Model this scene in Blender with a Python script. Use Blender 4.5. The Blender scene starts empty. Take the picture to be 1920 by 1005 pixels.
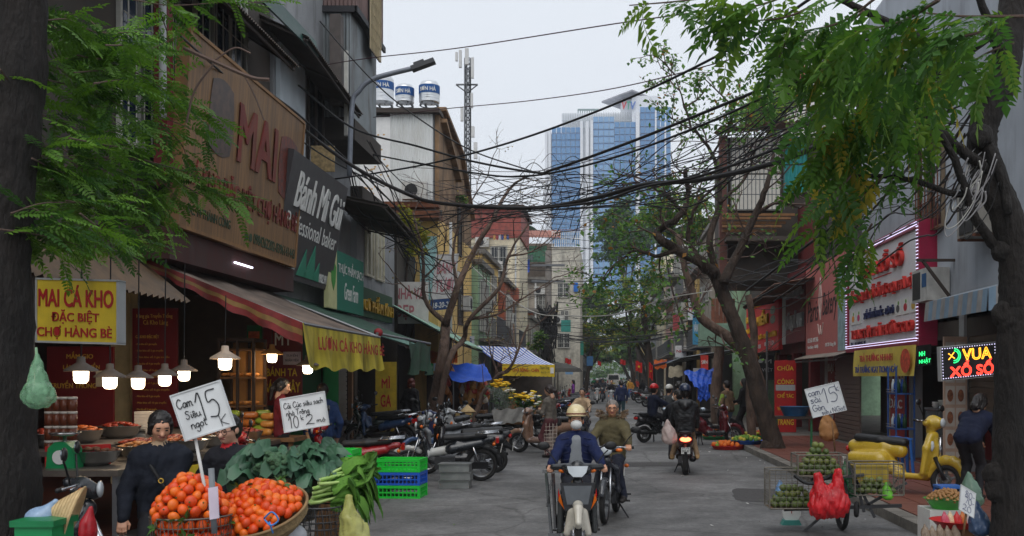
import bpy,math,random
import numpy as np
from mathutils import Vector as V,Matrix as MX,Euler
random.seed(7); np.random.seed(7)
PI=math.pi
SC=bpy.context.scene
COL=SC.collection
# ---------------------------------------------------------------- camera, sky, sun, exposure
EYE=1.8; FPX=1867.0; VPX=1135.0; VPY=707.0
cd=bpy.data.cameras.new('camera'); cam=bpy.data.objects.new('camera',cd); COL.objects.link(cam)
cam.location=(0,0,EYE); cam.rotation_euler=(PI/2,0,0)
cd.sensor_width=36; cd.lens=36*FPX/1920
cd.shift_x=-(VPX-960)/1920; cd.shift_y=(VPY-502.5)/1920
cd.clip_start=0.1; cd.clip_end=3000
cd.dof.use_dof=True; cd.dof.focus_distance=17; cd.dof.aperture_fstop=7.0
SC.camera=cam
SUN_EL,SUN_AZ=math.radians(56),math.radians(188)
wd=bpy.data.worlds.new('World'); SC.world=wd; wd.use_nodes=True
nt=wd.node_tree; nt.nodes.clear()
sky=nt.nodes.new('ShaderNodeTexSky'); sky.sky_type='NISHITA'; sky.sun_disc=False
sky.sun_elevation=SUN_EL; sky.sun_rotation=SUN_AZ; sky.air_density=1.0; sky.dust_density=4.0; sky.ozone_density=1.0
hs=nt.nodes.new('ShaderNodeHueSaturation'); hs.inputs['Saturation'].default_value=0.25; hs.inputs['Value'].default_value=0.55
mx=nt.nodes.new('ShaderNodeMixRGB'); mx.inputs[0].default_value=0.82; mx.inputs[2].default_value=(8.2,8.7,9.45,1)
bg=nt.nodes.new('ShaderNodeBackground'); bg.inputs['Strength'].default_value=0.10
wo=nt.nodes.new('ShaderNodeOutputWorld')
nt.links.new(sky.outputs[0],hs.inputs['Color']); nt.links.new(hs.outputs[0],mx.inputs[1]); nt.links.new(mx.outputs[0],bg.inputs[0]); nt.links.new(bg.outputs[0],wo.inputs[0])
sd=bpy.data.lights.new('sun','SUN'); sun=bpy.data.objects.new('sun',sd); COL.objects.link(sun)
sd.energy=1.05; sd.angle=math.radians(50); sd.color=(1.0,0.97,0.93)
sun.rotation_euler=V((math.sin(SUN_AZ)*math.cos(SUN_EL),math.cos(SUN_AZ)*math.cos(SUN_EL),math.sin(SUN_EL))).to_track_quat('Z','Y').to_euler()
vs=SC.view_settings; vs.view_transform='Standard'; vs.look='None'; vs.gamma=1; vs.exposure=0.28; vs.use_curve_mapping=False
SC.render.engine='CYCLES'
cy=SC.cycles
cy.use_denoising=True; cy.max_bounces=6; cy.diffuse_bounces=3; cy.glossy_bounces=3; cy.transmission_bounces=4; cy.transparent_max_bounces=10
cy.sample_clamp_indirect=4; cy.caustics_reflective=False; cy.caustics_refractive=False; cy.volume_bounces=0
try:cy.denoiser='OPENIMAGEDENOISE'
except Exception:pass
# ---------------------------------------------------------------- helpers
def W(px,py,Y):
 return V(((px-VPX)*Y/FPX,Y,EYE-(py-VPY)*Y/FPX))
def WX(px,py,X):
 return W(px,py,FPX*X/(px-VPX))
def GR(px,py,z=0.0):
 return W(px,py,(EYE-z)*FPX/(py-VPY))
def lin(c):
 return tuple(((x/255)/12.92 if x<=10.3 else((x/255+0.055)/1.055)**2.4)for x in c)
_M={}
def M(key,col=(.5,.5,.5),rough=.7,metal=0.,var=.18,scale=6.,bump=0.,grime=0.,emit=0.,trans=0.,alpha=1.,coat=0.,gcol=(.05,.045,.04),stretch=(1,1,1),spec=.5,bscale=None):
 if key in _M:return _M[key]
 m=bpy.data.materials.new(key); m.use_nodes=True; n=m.node_tree; n.nodes.clear(); L=n.links.new
 out=n.nodes.new('ShaderNodeOutputMaterial'); b=n.nodes.new('ShaderNodeBsdfPrincipled')
 b.inputs['Roughness'].default_value=rough; b.inputs['Metallic'].default_value=metal
 b.inputs['Specular IOR Level'].default_value=spec; b.inputs['Coat Weight'].default_value=coat
 b.inputs['Base Color'].default_value=(*col,1)
 tc=n.nodes.new('ShaderNodeTexCoord'); mp=n.nodes.new('ShaderNodeMapping'); L(tc.outputs['Object'],mp.inputs[0]); mp.inputs['Scale'].default_value=stretch
 src=None
 if var>0:
  nz=n.nodes.new('ShaderNodeTexNoise'); nz.inputs['Scale'].default_value=scale; nz.inputs['Detail'].default_value=5; L(mp.outputs[0],nz.inputs['Vector'])
  rp=n.nodes.new('ShaderNodeMapRange'); rp.inputs['From Min'].default_value=.3; rp.inputs['From Max'].default_value=.7; rp.inputs['To Min'].default_value=1-var; rp.inputs['To Max'].default_value=1+var*.6
  L(nz.outputs['Fac'],rp.inputs['Value'])
  mm=n.nodes.new('ShaderNodeMixRGB'); mm.blend_type='MULTIPLY'; mm.inputs[0].default_value=1; mm.inputs[1].default_value=(*col,1); L(rp.outputs[0],mm.inputs[2])
  src=mm.outputs[0]
  rr=n.nodes.new('ShaderNodeMapRange'); rr.inputs['To Min'].default_value=max(0,rough-.12); rr.inputs['To Max'].default_value=min(1,rough+.12); L(nz.outputs['Fac'],rr.inputs['Value']); L(rr.outputs[0],b.inputs['Roughness'])
 if grime>0:
  gz=n.nodes.new('ShaderNodeTexNoise'); gz.inputs['Scale'].default_value=1.3; gz.inputs['Detail'].default_value=8; gz.inputs['Roughness'].default_value=.65
  gm=n.nodes.new('ShaderNodeMapping'); gm.inputs['Scale'].default_value=(1.6,1.6,.35); L(tc.outputs['Object'],gm.inputs[0]); L(gm.outputs[0],gz.inputs['Vector'])
  gr=n.nodes.new('ShaderNodeMapRange'); gr.inputs['From Min'].default_value=.5; gr.inputs['From Max'].default_value=.72; gr.inputs['To Max'].default_value=grime; L(gz.outputs['Fac'],gr.inputs['Value'])
  g2=n.nodes.new('ShaderNodeMixRGB'); L(gr.outputs[0],g2.inputs[0]); g2.inputs[2].default_value=(*gcol,1)
  if src:L(src,g2.inputs[1])
  else:g2.inputs[1].default_value=(*col,1)
  src=g2.outputs[0]
 if src:L(src,b.inputs['Base Color'])
 if bump>0:
  bz=n.nodes.new('ShaderNodeTexNoise'); bz.inputs['Scale'].default_value=bscale or scale*4; bz.inputs['Detail'].default_value=4; L(mp.outputs[0],bz.inputs['Vector'])
  bp=n.nodes.new('ShaderNodeBump'); bp.inputs['Strength'].default_value=bump; bp.inputs['Distance'].default_value=.02 if bump<.9 else.06; L(bz.outputs['Fac'],bp.inputs['Height']); L(bp.outputs[0],b.inputs['Normal'])
 if emit>0:
  b.inputs['Emission Color'].default_value=(*col,1); b.inputs['Emission Strength'].default_value=emit
 if alpha<1:b.inputs['Alpha'].default_value=alpha
 sh=b.outputs[0]
 if trans>0:
  t=n.nodes.new('ShaderNodeBsdfTranslucent'); t.inputs[0].default_value=(*[min(1,c*1.6)for c in col],1)
  if src:L(src,t.inputs[0])
  ms=n.nodes.new('ShaderNodeMixShader'); ms.inputs[0].default_value=trans; L(sh,ms.inputs[1]); L(t.outputs[0],ms.inputs[2]); sh=ms.outputs[0]
 L(sh,out.inputs[0]); _M[key]=m
 return m
def C(r,g,b,key=None,**k):
 return M(key or 'c%d_%d_%d_%s'%(r,g,b,'_'.join(f'{a}{v}' for a,v in sorted(k.items()))),lin((r,g,b)),**k)
LOC={}
def tag(o,label=None,cat=None,group=None,kind=None):
 if label:o['label']=label
 if cat:o['category']=cat
 if group:o['group']=group
 if kind:o['kind']=kind
 return o
def thing(name,label,cat,loc=(0,0,0),rz=0.,group=None,kind=None):
 o=bpy.data.objects.new(name,None); COL.objects.link(o); o.location=loc; o.rotation_euler=(0,0,rz); o.empty_display_size=.1
 return tag(o,label,cat,group,kind)
WM={}
def link(name,me,parent=None,world=True):
 o=bpy.data.objects.new(name,me); COL.objects.link(o); WM[o.name]=MX.Identity(4)
 if parent is not None:
  o.parent=parent
  if parent.name not in WM:WM[parent.name]=MX.Translation(parent.location)@parent.rotation_euler.to_matrix().to_4x4()
  if world:o.matrix_parent_inverse=WM[parent.name].inverted()
  else:WM[o.name]=WM[parent.name]
 return o
def kids(o):
 return[c for c in bpy.data.objects if c.parent is o]
CH={}
def copy_tree(o,parent=None):
 c=o.copy(); COL.objects.link(c); c.parent=parent
 if o not in CH:CH[o]=list(o.children)
 for k in CH[o]:copy_tree(k,c)
 return c
def recolor(o,old,new):
 for s in o.material_slots:
  if s.material is old:s.link='OBJECT'; s.material=new
 for k in o.children:recolor(k,old,new)
class MB:
 def __init__(s):s.v=[]; s.f=[]; s.mi=[]; s.m=0; s.T=None
 def add(s,vs,fs):
  b=len(s.v); T=s.T
  s.v.extend([tuple(T@V(p))for p in vs]if T is not None else[tuple(p)for p in vs])
  for f in fs:s.f.append(tuple(i+b for i in f)); s.mi.append(s.m)
  return s
 def box(s,x0,x1,y0,y1,z0,z1):
  return s.add([(x0,y0,z0),(x1,y0,z0),(x1,y1,z0),(x0,y1,z0),(x0,y0,z1),(x1,y0,z1),(x1,y1,z1),(x0,y1,z1)],[(0,3,2,1),(4,5,6,7),(0,1,5,4),(1,2,6,5),(2,3,7,6),(3,0,4,7)])
 def cbox(s,c,sz):return s.box(c[0]-sz[0]/2,c[0]+sz[0]/2,c[1]-sz[1]/2,c[1]+sz[1]/2,c[2]-sz[2]/2,c[2]+sz[2]/2)
 def bar(s,a,b,w,h=None,up=(0,0,1)):
  a,b=V(a),V(b); d=(b-a)
  if d.length<1e-6:return s
  d.normalize(); h=h or w; u=d.cross(V(up))
  if u.length<1e-4:u=d.cross(V((1,0,0)))
  u.normalize(); n=u.cross(d); vs=[]
  for p in(a,b):
   for i,j in((-1,-1),(1,-1),(1,1),(-1,1)):vs.append(p+u*(i*w/2)+n*(j*h/2))
  return s.add(vs,[(0,1,2,3),(7,6,5,4),(0,4,5,1),(1,5,6,2),(2,6,7,3),(3,7,4,0)])
 def tube(s,pts,r,n=6,cap=True):
  pts=[V(p)for p in pts]; k=len(pts)
  rs=[r]*k if not hasattr(r,'__len__')else list(r)
  vs=[]; u=None
  for i,p in enumerate(pts):
   d=(pts[min(i+1,k-1)]-pts[max(i-1,0)])
   d=d.normalized()if d.length>1e-9 else V((0,0,1))
   if u is None:
    u=d.cross(V((0,0,1)));
    if u.length<.05:u=d.cross(V((1,0,0)))
   else:u=u-d*u.dot(d)
   u=u.normalized()if u.length>1e-9 else V((1,0,0)); w=d.cross(u)
   for j in range(n):
    a=2*PI*j/n; vs.append(p+(u*math.cos(a)+w*math.sin(a))*rs[i])
  fs=[(i*n+j,i*n+(j+1)%n,(i+1)*n+(j+1)%n,(i+1)*n+j)for i in range(k-1)for j in range(n)]
  if cap:fs+=[tuple(range(n-1,-1,-1)),tuple(range((k-1)*n,k*n))]
  return s.add(vs,fs)
 def cyl(s,a,b,r0,r1=None,n=10):return s.tube([a,b],[r0,r0 if r1 is None else r1],n)
 def ell(s,c,r,n=10,m=6,R=None):
  vs=[(0,0,1)]; fs=[]
  for i in range(1,m):
   t=PI*i/m
   for j in range(n):a=2*PI*j/n; vs.append((math.sin(t)*math.cos(a),math.sin(t)*math.sin(a),math.cos(t)))
  vs.append((0,0,-1)); e=len(vs)-1
  for j in range(n):
   fs.append((0,1+j,1+(j+1)%n)); fs.append((e,e-n+(j+1)%n,e-n+j))
  for i in range(m-2):
   for j in range(n):fs.append((1+i*n+j,1+(i+1)*n+j,1+(i+1)*n+(j+1)%n,1+i*n+(j+1)%n))
  rr=(r,r,r)if not hasattr(r,'__len__')else r; c=V(c)
  pp=[V((x*rr[0],y*rr[1],z*rr[2]))for x,y,z in vs]
  if R is not None:pp=[R@p for p in pp]
  return s.add([p+c for p in pp],fs)
 def lathe(s,prof,c=(0,0,0),n=16,R=None,cap=False):
  c=V(c); vs=[]
  for r,z in prof:
   for j in range(n):
    a=2*PI*j/n; p=V((r*math.cos(a),r*math.sin(a),z)); vs.append((R@p if R is not None else p)+c)
  k=len(prof); fs=[(i*n+j,i*n+(j+1)%n,(i+1)*n+(j+1)%n,(i+1)*n+j)for i in range(k-1)for j in range(n)]
  if cap:fs+=[tuple(range(n-1,-1,-1)),tuple(range((k-1)*n,k*n))]
  return s.add(vs,fs)
 def torus(s,c,R,r,axis=(1,0,0),n=20,m=6,sx=1.):
  q=V((0,0,1)).rotation_difference(V(axis)).to_matrix(); c=V(c); vs=[]
  for i in range(n):
   a=2*PI*i/n
   for j in range(m):
    b=2*PI*j/m; rr=R+r*math.cos(b); vs.append(q@V((rr*math.cos(a),rr*math.sin(a),r*sx*math.sin(b)))+c)
  return s.add(vs,[(i*m+j,((i+1)%n)*m+j,((i+1)%n)*m+(j+1)%m,i*m+(j+1)%m)for i in range(n)for j in range(m)])
 def prism(s,poly,d):
  n=len(poly); d=V(d)
  return s.add([V(p)for p in poly]+[V(p)+d for p in poly],[tuple(range(n-1,-1,-1)),tuple(range(n,2*n))]+[(i,(i+1)%n,n+(i+1)%n,n+i)for i in range(n)])
 def grid(s,fn,nu,nv,closeu=False):
  vs=[fn(i/(nu if closeu else nu),j/nv)for i in range(nu if closeu else nu+1)for j in range(nv+1)]; k=nv+1; K=nu if closeu else nu+1
  return s.add(vs,[(i*k+j,((i+1)%K)*k+j,((i+1)%K)*k+j+1,i*k+j+1)for i in range(nu)for j in range(nv)])
 def corr(s,o,u,v,pitch=.09,amp=.018,thick=.004):
  o,u,v=V(o),V(u),V(v); n=u.cross(v).normalized(); L=u.length; k=max(2,int(L/pitch))*4; vs=[]
  for sgn in(0,1):
   for i in range(k+1):
    a=math.sin(i*PI/2)*amp if i%2 else 0
    a=(0,amp,0,-amp)[i%4]
    p=o+u*(i/k)+n*(a-sgn*thick); vs+=[p,p+v]
  h=2*(k+1)
  fs=[(2*i,2*i+2,2*i+3,2*i+1)for i in range(k)]+[(h+2*i,h+2*i+1,h+2*i+3,h+2*i+2)for i in range(k)]
  return s.add(vs,fs)
 def build(s,name,mats,parent=None,smooth=False,world=True):
  me=s.mesh(name,mats,smooth)
  return link(name,me,parent,world)
 def mesh(s,name,mats,smooth=False):
  me=bpy.data.meshes.new(name); me.from_pydata(s.v,[],s.f)
  mats=mats if isinstance(mats,(list,tuple))else[mats]
  for m in mats:me.materials.append(m)
  if len(mats)>1:me.polygons.foreach_set('material_index',s.mi)
  if smooth:me.polygons.foreach_set('use_smooth',[True]*len(me.polygons))
  me.update(); return me
def part(parent,name,mat,fn,smooth=False,world=True):
 mb=MB(); fn(mb); return mb.build(name,mat,parent,smooth,world)
def boxpart(parent,name,mat,x0,x1,y0,y1,z0,z1):
 return part(parent,name,mat,lambda b:b.box(min(x0,x1),max(x0,x1),min(y0,y1),max(y0,y1),min(z0,z1),max(z0,z1)))
def bez(pts,n=12):
 P=[V(p)for p in pts]; P=[P[0]*2-P[1]]+P+[P[-1]*2-P[-2]]; out=[]
 for i in range(1,len(P)-2):
  for k in range(n):
   t=k/n; a,b,c,d=P[i-1:i+3]
   out.append(.5*((2*b)+(c-a)*t+(2*a-5*b+4*c-d)*t*t+(3*b-a-3*c+d)*t**3))
 out.append(P[-2]); return out
# ---------------------------------------------------------------- lettering
_T={}
def text_mesh(st,bold=.0,ext=.01,shear=0.):
 k=(st,bold,ext,shear)
 if k in _T:return _T[k]
 cu=bpy.data.curves.new('lettering','FONT'); cu.body=st; cu.size=1; cu.offset=0; cu.extrude=ext; cu.shear=shear; cu.resolution_u=3; cu.space_line=.95
 cu.align_x='CENTER'
 o=bpy.data.objects.new('tmp',cu); COL.objects.link(o); bpy.context.view_layer.update()
 me=bpy.data.meshes.new_from_object(o.evaluated_get(bpy.context.evaluated_depsgraph_get())); bpy.data.objects.remove(o); bpy.data.curves.remove(cu)
 n=len(me.vertices); a=np.empty(n*3,np.float32); me.vertices.foreach_get('co',a); a=a.reshape(-1,3)
 fs=[tuple(p.vertices)for p in me.polygons]; bpy.data.meshes.remove(me)
 lo,hi=a.min(0),a.max(0)
 co=(a-lo)/np.maximum(hi-lo,1e-6)
 if bold>.004:
  w=bold*.55/np.maximum(hi-lo,1e-6); co0,fs0=co,fs; co,fs=[],[]
  for i,(x,y)in enumerate(((1,1),(-1,1),(1,-1),(-1,-1))):co.append(co0*[1-2*w[0],1-2*w[1],1]+[w[0]*(1+x),w[1]*(1+y),.1*i]); fs+=[tuple(q+i*n for q in f)for f in fs0]
  co=np.concatenate(co)
 _T[k]=(co,fs,(hi-lo)); return _T[k]
class Board:
 def __init__(s,o,u,v,parent):
  s.o,s.u,s.v,s.p=V(o),V(u),V(v),parent; s.n=s.v.cross(s.u).normalized()
  if s.n.length<.5:s.n=V((0,-1,0))
 def at(s,a,b,h=0.):return s.o+s.u*a+s.v*b+s.n*h
 def write(s,st,a0,b0,a1,b1,mat,bold=.01,depth=.006,shear=0.,name='lettering',off=.003,slope=0.):
  co,fs,dim=text_mesh(st,bold,.01,shear)
  vs=[s.at(a0+(a1-a0)*x,b1+(b0-b1)*y+slope*(x-.5),off+depth*z)for x,y,z in co.tolist()]
  me=bpy.data.meshes.new(name); me.from_pydata(vs,[],fs); me.materials.append(mat); me.update()
  return link(name,me,s.p)
 def slab(s,name,mat,thick,a0=0,b0=0,a1=1,b1=1,h=0.,parent=None):
  mb=MB(); mb.prism([s.at(a0,b0,h-thick),s.at(a1,b0,h-thick),s.at(a1,b1,h-thick),s.at(a0,b1,h-thick)],s.n*thick)
  return mb.build(name,mat,parent or s.p)
 def bars(s,name,mat,segs,w,h0,h1):
  mb=MB()
  for a0,b0,a1,b1 in segs:mb.prism([s.at(a0,b0,h0),s.at(a1,b0,h0),s.at(a1,b1,h0),s.at(a0,b1,h0)],s.n*(h1-h0))
  return mb.build(name,mat,s.p)
 def disc(s,name,mat,a,b,ra,rb,h=.004,n=14,t=.004):
  mb=MB(); mb.prism([s.at(a+ra*math.cos(2*PI*i/n),b+rb*math.sin(2*PI*i/n),h)for i in range(n)],s.n*t); return mb.build(name,mat,s.p)
HW={'C':(1.5,['1.4,1.6 .9,2 .3,1.4 .2,.6 .7,0 1.4,.4']),'a':(1.1,['.9,.9 .5,1 .1,.5 .4,0 .9,.5 .9,.95 .95,.1 1.15,.1']),'m':(1.6,['.1,0 .15,1','.15,.7 .45,1 .65,.8 .65,0','.65,.7 1,1 1.25,.8 1.3,0 1.5,.1']),'S':(1.3,['1.1,1.7 .6,2 .2,1.5 .9,.9 .9,.3 .4,0 .05,.4']),'s':(.9,['.75,.9 .4,1 .2,.75 .65,.45 .6,.05 .1,.05']),'i':(.5,['.2,1 .2,.15 .45,.1','.22,1.4 .25,1.5']),'e':(1.,['.15,.5 .8,.6 .6,1 .2,.8 .15,.3 .5,0 .9,.25']),'u':(1.1,['.1,1 .15,.2 .5,0 .85,.4 .9,1','.9,.9 .95,.1 1.15,.1']),'n':(1.1,['.1,0 .15,1','.15,.65 .5,1 .85,.8 .9,0 1.1,.1']),'g':(1.1,['.9,.9 .5,1 .1,.5 .5,.05 .9,.6','.92,1 .9,-.6 .5,-.95 .1,-.6']),'o':(1.,['.5,1 .1,.6 .3,0 .8,.2 .85,.75 .5,1']),'t':(.8,['.4,1.7 .35,.2 .7,.05','.05,1.1 .75,1.15']),'1':(1.,['.1,1.4 .6,2 .6,0']),'5':(1.3,['1.2,1.95 .35,1.9 .25,1.15 .8,1.25 1.15,.7 .8,.05 .1,.1']),'0':(1.3,['.6,2 .15,1.3 .3,.2 .8,0 1.15,.8 1,1.7 .6,2']),'2':(1.3,['.15,1.5 .5,2 1,1.7 .9,1 .1,.1 .3,.2 1.25,.05']),'K':(1.3,['.2,2 .25,0','1.1,1.9 .3,.9 1.15,0']),'k':(1.,['.15,1.8 .2,0','.8,1 .25,.5 .85,0']),'c':(.9,['.8,.8 .45,1 .1,.5 .4,0 .85,.25']),'h':(1.1,['.15,1.9 .15,0','.15,.6 .5,1 .85,.7 .9,0']),'T':(1.4,['.1,2 1.3,1.95','.7,1.95 .65,0']),'r':(.8,['.15,1 .2,0','.2,.6 .45,.95 .75,.9']),'G':(1.5,['1.3,1.6 .8,2 .2,1.3 .3,.3 .9,0 1.3,.4 1.3,.9 .8,.9']),'N':(1.4,['.15,0 .2,1.9 1.1,.1 1.15,2']),'O':(1.5,['.7,2 .2,1.3 .3,.3 .9,0 1.3,.8 1.1,1.7 .7,2']),'8':(1.2,['.6,1 .2,1.5 .6,2 1,1.5 .6,1 .15,.5 .6,0 1.05,.5 .6,1']),'7':(1.2,['.1,1.9 1.1,1.95 .5,0']),'-':(.8,['.1,.9 .7,.95']),' ':(.6,[]),'^':(0,['-.85,1.25 -.55,1.55 -.25,1.25']),'´':(0,['-.6,1.3 -.35,1.6']),'`':(0,['-.75,1.6 -.45,1.3']),'.':(0,['-.6,-.4 -.55,-.45']),'?':(0,['-.65,1.7 -.4,1.75 -.5,1.4']),"'":(0,['-.2,1 -.05,1.2'])}
def handwrite(bd,st,a0,b0,a1,mat,size,wid=.09,slope=0.,name='lettering'):
 """st written from (a0,b0) [baseline] with letter height `size` in units of the board's v, squeezed to end at a1"""
 x=0; segs=[]
 for ch in st:
  adv,ss=HW[ch]
  for q in ss:segs.append([(x+float(p.split(',')[0]),float(p.split(',')[1]))for p in q.split()])
  x+=adv
 k=(a1-a0)/max(x,.1); lu=bd.u.length; mb=MB()
 for sg in segs:
  pts=[bd.at(a0+p[0]*k,b0-p[1]*size+slope*(p[0]*k),.004)for p in sg]
  pp=bez(pts,4)if len(pts)>1 else pts
  mb.tube(pp,wid*size*bd.v.length,5)
 return mb.build(name,mat,bd.p)
# ---------------------------------------------------------------- smooth bodies from blended round cones
def blob(prims,vox,k=.03,pad=.06,wr=0.,wl=.11,wz=1.):
 """prims: (p0, p1, r0, r1, mat) round cones or (c, radii, mat) ellipsoids -> verts, faces, material index per face"""
 lo=np.full(3,1e9); hi=np.full(3,-1e9)
 for p in prims:
  if len(p)>=5:
   for q,r in((p[0],p[2]),(p[1],p[3])):lo=np.minimum(lo,np.array(q)-r); hi=np.maximum(hi,np.array(q)+r)
  else:lo=np.minimum(lo,np.array(p[0])-np.array(p[1])); hi=np.maximum(hi,np.array(p[0])+np.array(p[1]))
 lo-=pad; hi+=pad; n=np.ceil((hi-lo)/vox).astype(int)+1
 ax=[lo[i]+vox*np.arange(n[i])for i in range(3)]
 X,Y,Z=np.meshgrid(*ax,indexing='ij')
 D=np.full(X.shape,9.); ID=np.zeros(X.shape,np.int16); best=np.full(X.shape,9.)
 for p in prims:
  if len(p)>=5:
   a=np.array(p[0],float); b=np.array(p[1],float); ba=b-a; l2=max(ba@ba,1e-9)
   h=np.clip(((X-a[0])*ba[0]+(Y-a[1])*ba[1]+(Z-a[2])*ba[2])/l2,0,1)
   d=np.sqrt((X-a[0]-h*ba[0])**2+(Y-a[1]-h*ba[1])**2+(Z-a[2]-h*ba[2])**2)-(p[2]+(p[3]-p[2])*h); mt=p[4]; kk=p[5]if len(p)>5 else k
  else:
   c,r,mt=p[:3]; kk=p[3]if len(p)>3 else k
   q=np.sqrt(((X-c[0])/r[0])**2+((Y-c[1])/r[1])**2+((Z-c[2])/r[2])**2); d=(q-1)*min(r)
  up=d<best; ID[up]=mt; best[up]=d[up]
  hh=np.clip(.5+.5*(D-d)/kk,0,1); D=D*(1-hh)+d*hh-kk*hh*(1-hh)
 if wr:
  rg=np.random.RandomState(len(prims)*7+int(abs(lo[0])*100)%97)
  for q in range(7):
   d=rg.normal(size=3)*[1,1,wz]; d*=2*PI/(wl*rg.uniform(.5,1.6))/np.linalg.norm(d); D=D+wr*.5*(1-np.abs(np.sin(X*d[0]+Y*d[1]+Z*d[2]+rg.uniform(0,6)+1.3*np.sin(Z*17+q)+.9*np.sin(X*13+q*2)))*2)*(ID!=0 if wz==1 else 1)
 S=D<0
 c=[S[i:n[0]-1+i,j:n[1]-1+j,l:n[2]-1+l]for i in(0,1)for j in(0,1)for l in(0,1)]
 sm=sum(x.astype(np.int8)for x in c); act=(sm>0)&(sm<8)
 idx=np.full(act.shape,-1,np.int64); A=np.argwhere(act); idx[act]=np.arange(len(A))
 pos=np.zeros((len(A),3)); cnt=np.zeros(len(A)); offs=[(i,j,l)for i in(0,1)for j in(0,1)for l in(0,1)]
 for u in range(8):
  for w in range(u+1,8):
   o1,o2=np.array(offs[u]),np.array(offs[w])
   if abs(o1-o2).sum()!=1:continue
   d1=D[A[:,0]+o1[0],A[:,1]+o1[1],A[:,2]+o1[2]]; d2=D[A[:,0]+o2[0],A[:,1]+o2[1],A[:,2]+o2[2]]
   cr=(d1<0)!=(d2<0); t=np.where(cr,d1/np.where(cr,d1-d2,1),0)
   pos[cr]+=o1+(o2-o1)*t[cr,None]; cnt[cr]+=1
 vs=lo+(A+pos/cnt[:,None])*vox
 F=[]
 for axx in range(3):
  e=[0,0,0]; e[axx]=1; s0=S[:-1,:-1,:-1]; s1=S[e[0]:n[0]-1+e[0],e[1]:n[1]-1+e[1],e[2]:n[2]-1+e[2]]
  cr=s0!=s1; b1,b2=[(1,2),(2,0),(0,1)][axx]
  Q=np.argwhere(cr); Q=Q[(Q[:,b1]>0)&(Q[:,b2]>0)]
  def id_(q,d1,d2):
   q=q.copy(); q[:,b1]-=d1; q[:,b2]-=d2; return idx[q[:,0],q[:,1],q[:,2]]
  f=np.stack([id_(Q,1,1),id_(Q,0,1),id_(Q,0,0),id_(Q,1,0)],1)
  flip=~s0[Q[:,0],Q[:,1],Q[:,2]]; f[flip]=f[flip][:,::-1]; F.append(f)
 F=np.concatenate(F); F=F[(F>=0).all(1)]
 mi=ID[A[:,0],A[:,1],A[:,2]][F[:,0]]
 return vs,F,mi
def blob_obj(name,prims,vox,mats,parent=None,k=.03,world=False,wr=0.,wl=.11,wz=1.):
 vs,F,mi=blob(prims,vox,k,.06,wr,wl,wz)
 me=bpy.data.meshes.new(name); me.from_pydata(vs.tolist(),[],F.tolist())
 for m in mats:me.materials.append(m)
 me.polygons.foreach_set('material_index',mi.astype(np.int32)); me.polygons.foreach_set('use_smooth',np.ones(len(F),bool)); me.update()
 return link(name,me,parent,world)
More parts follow.
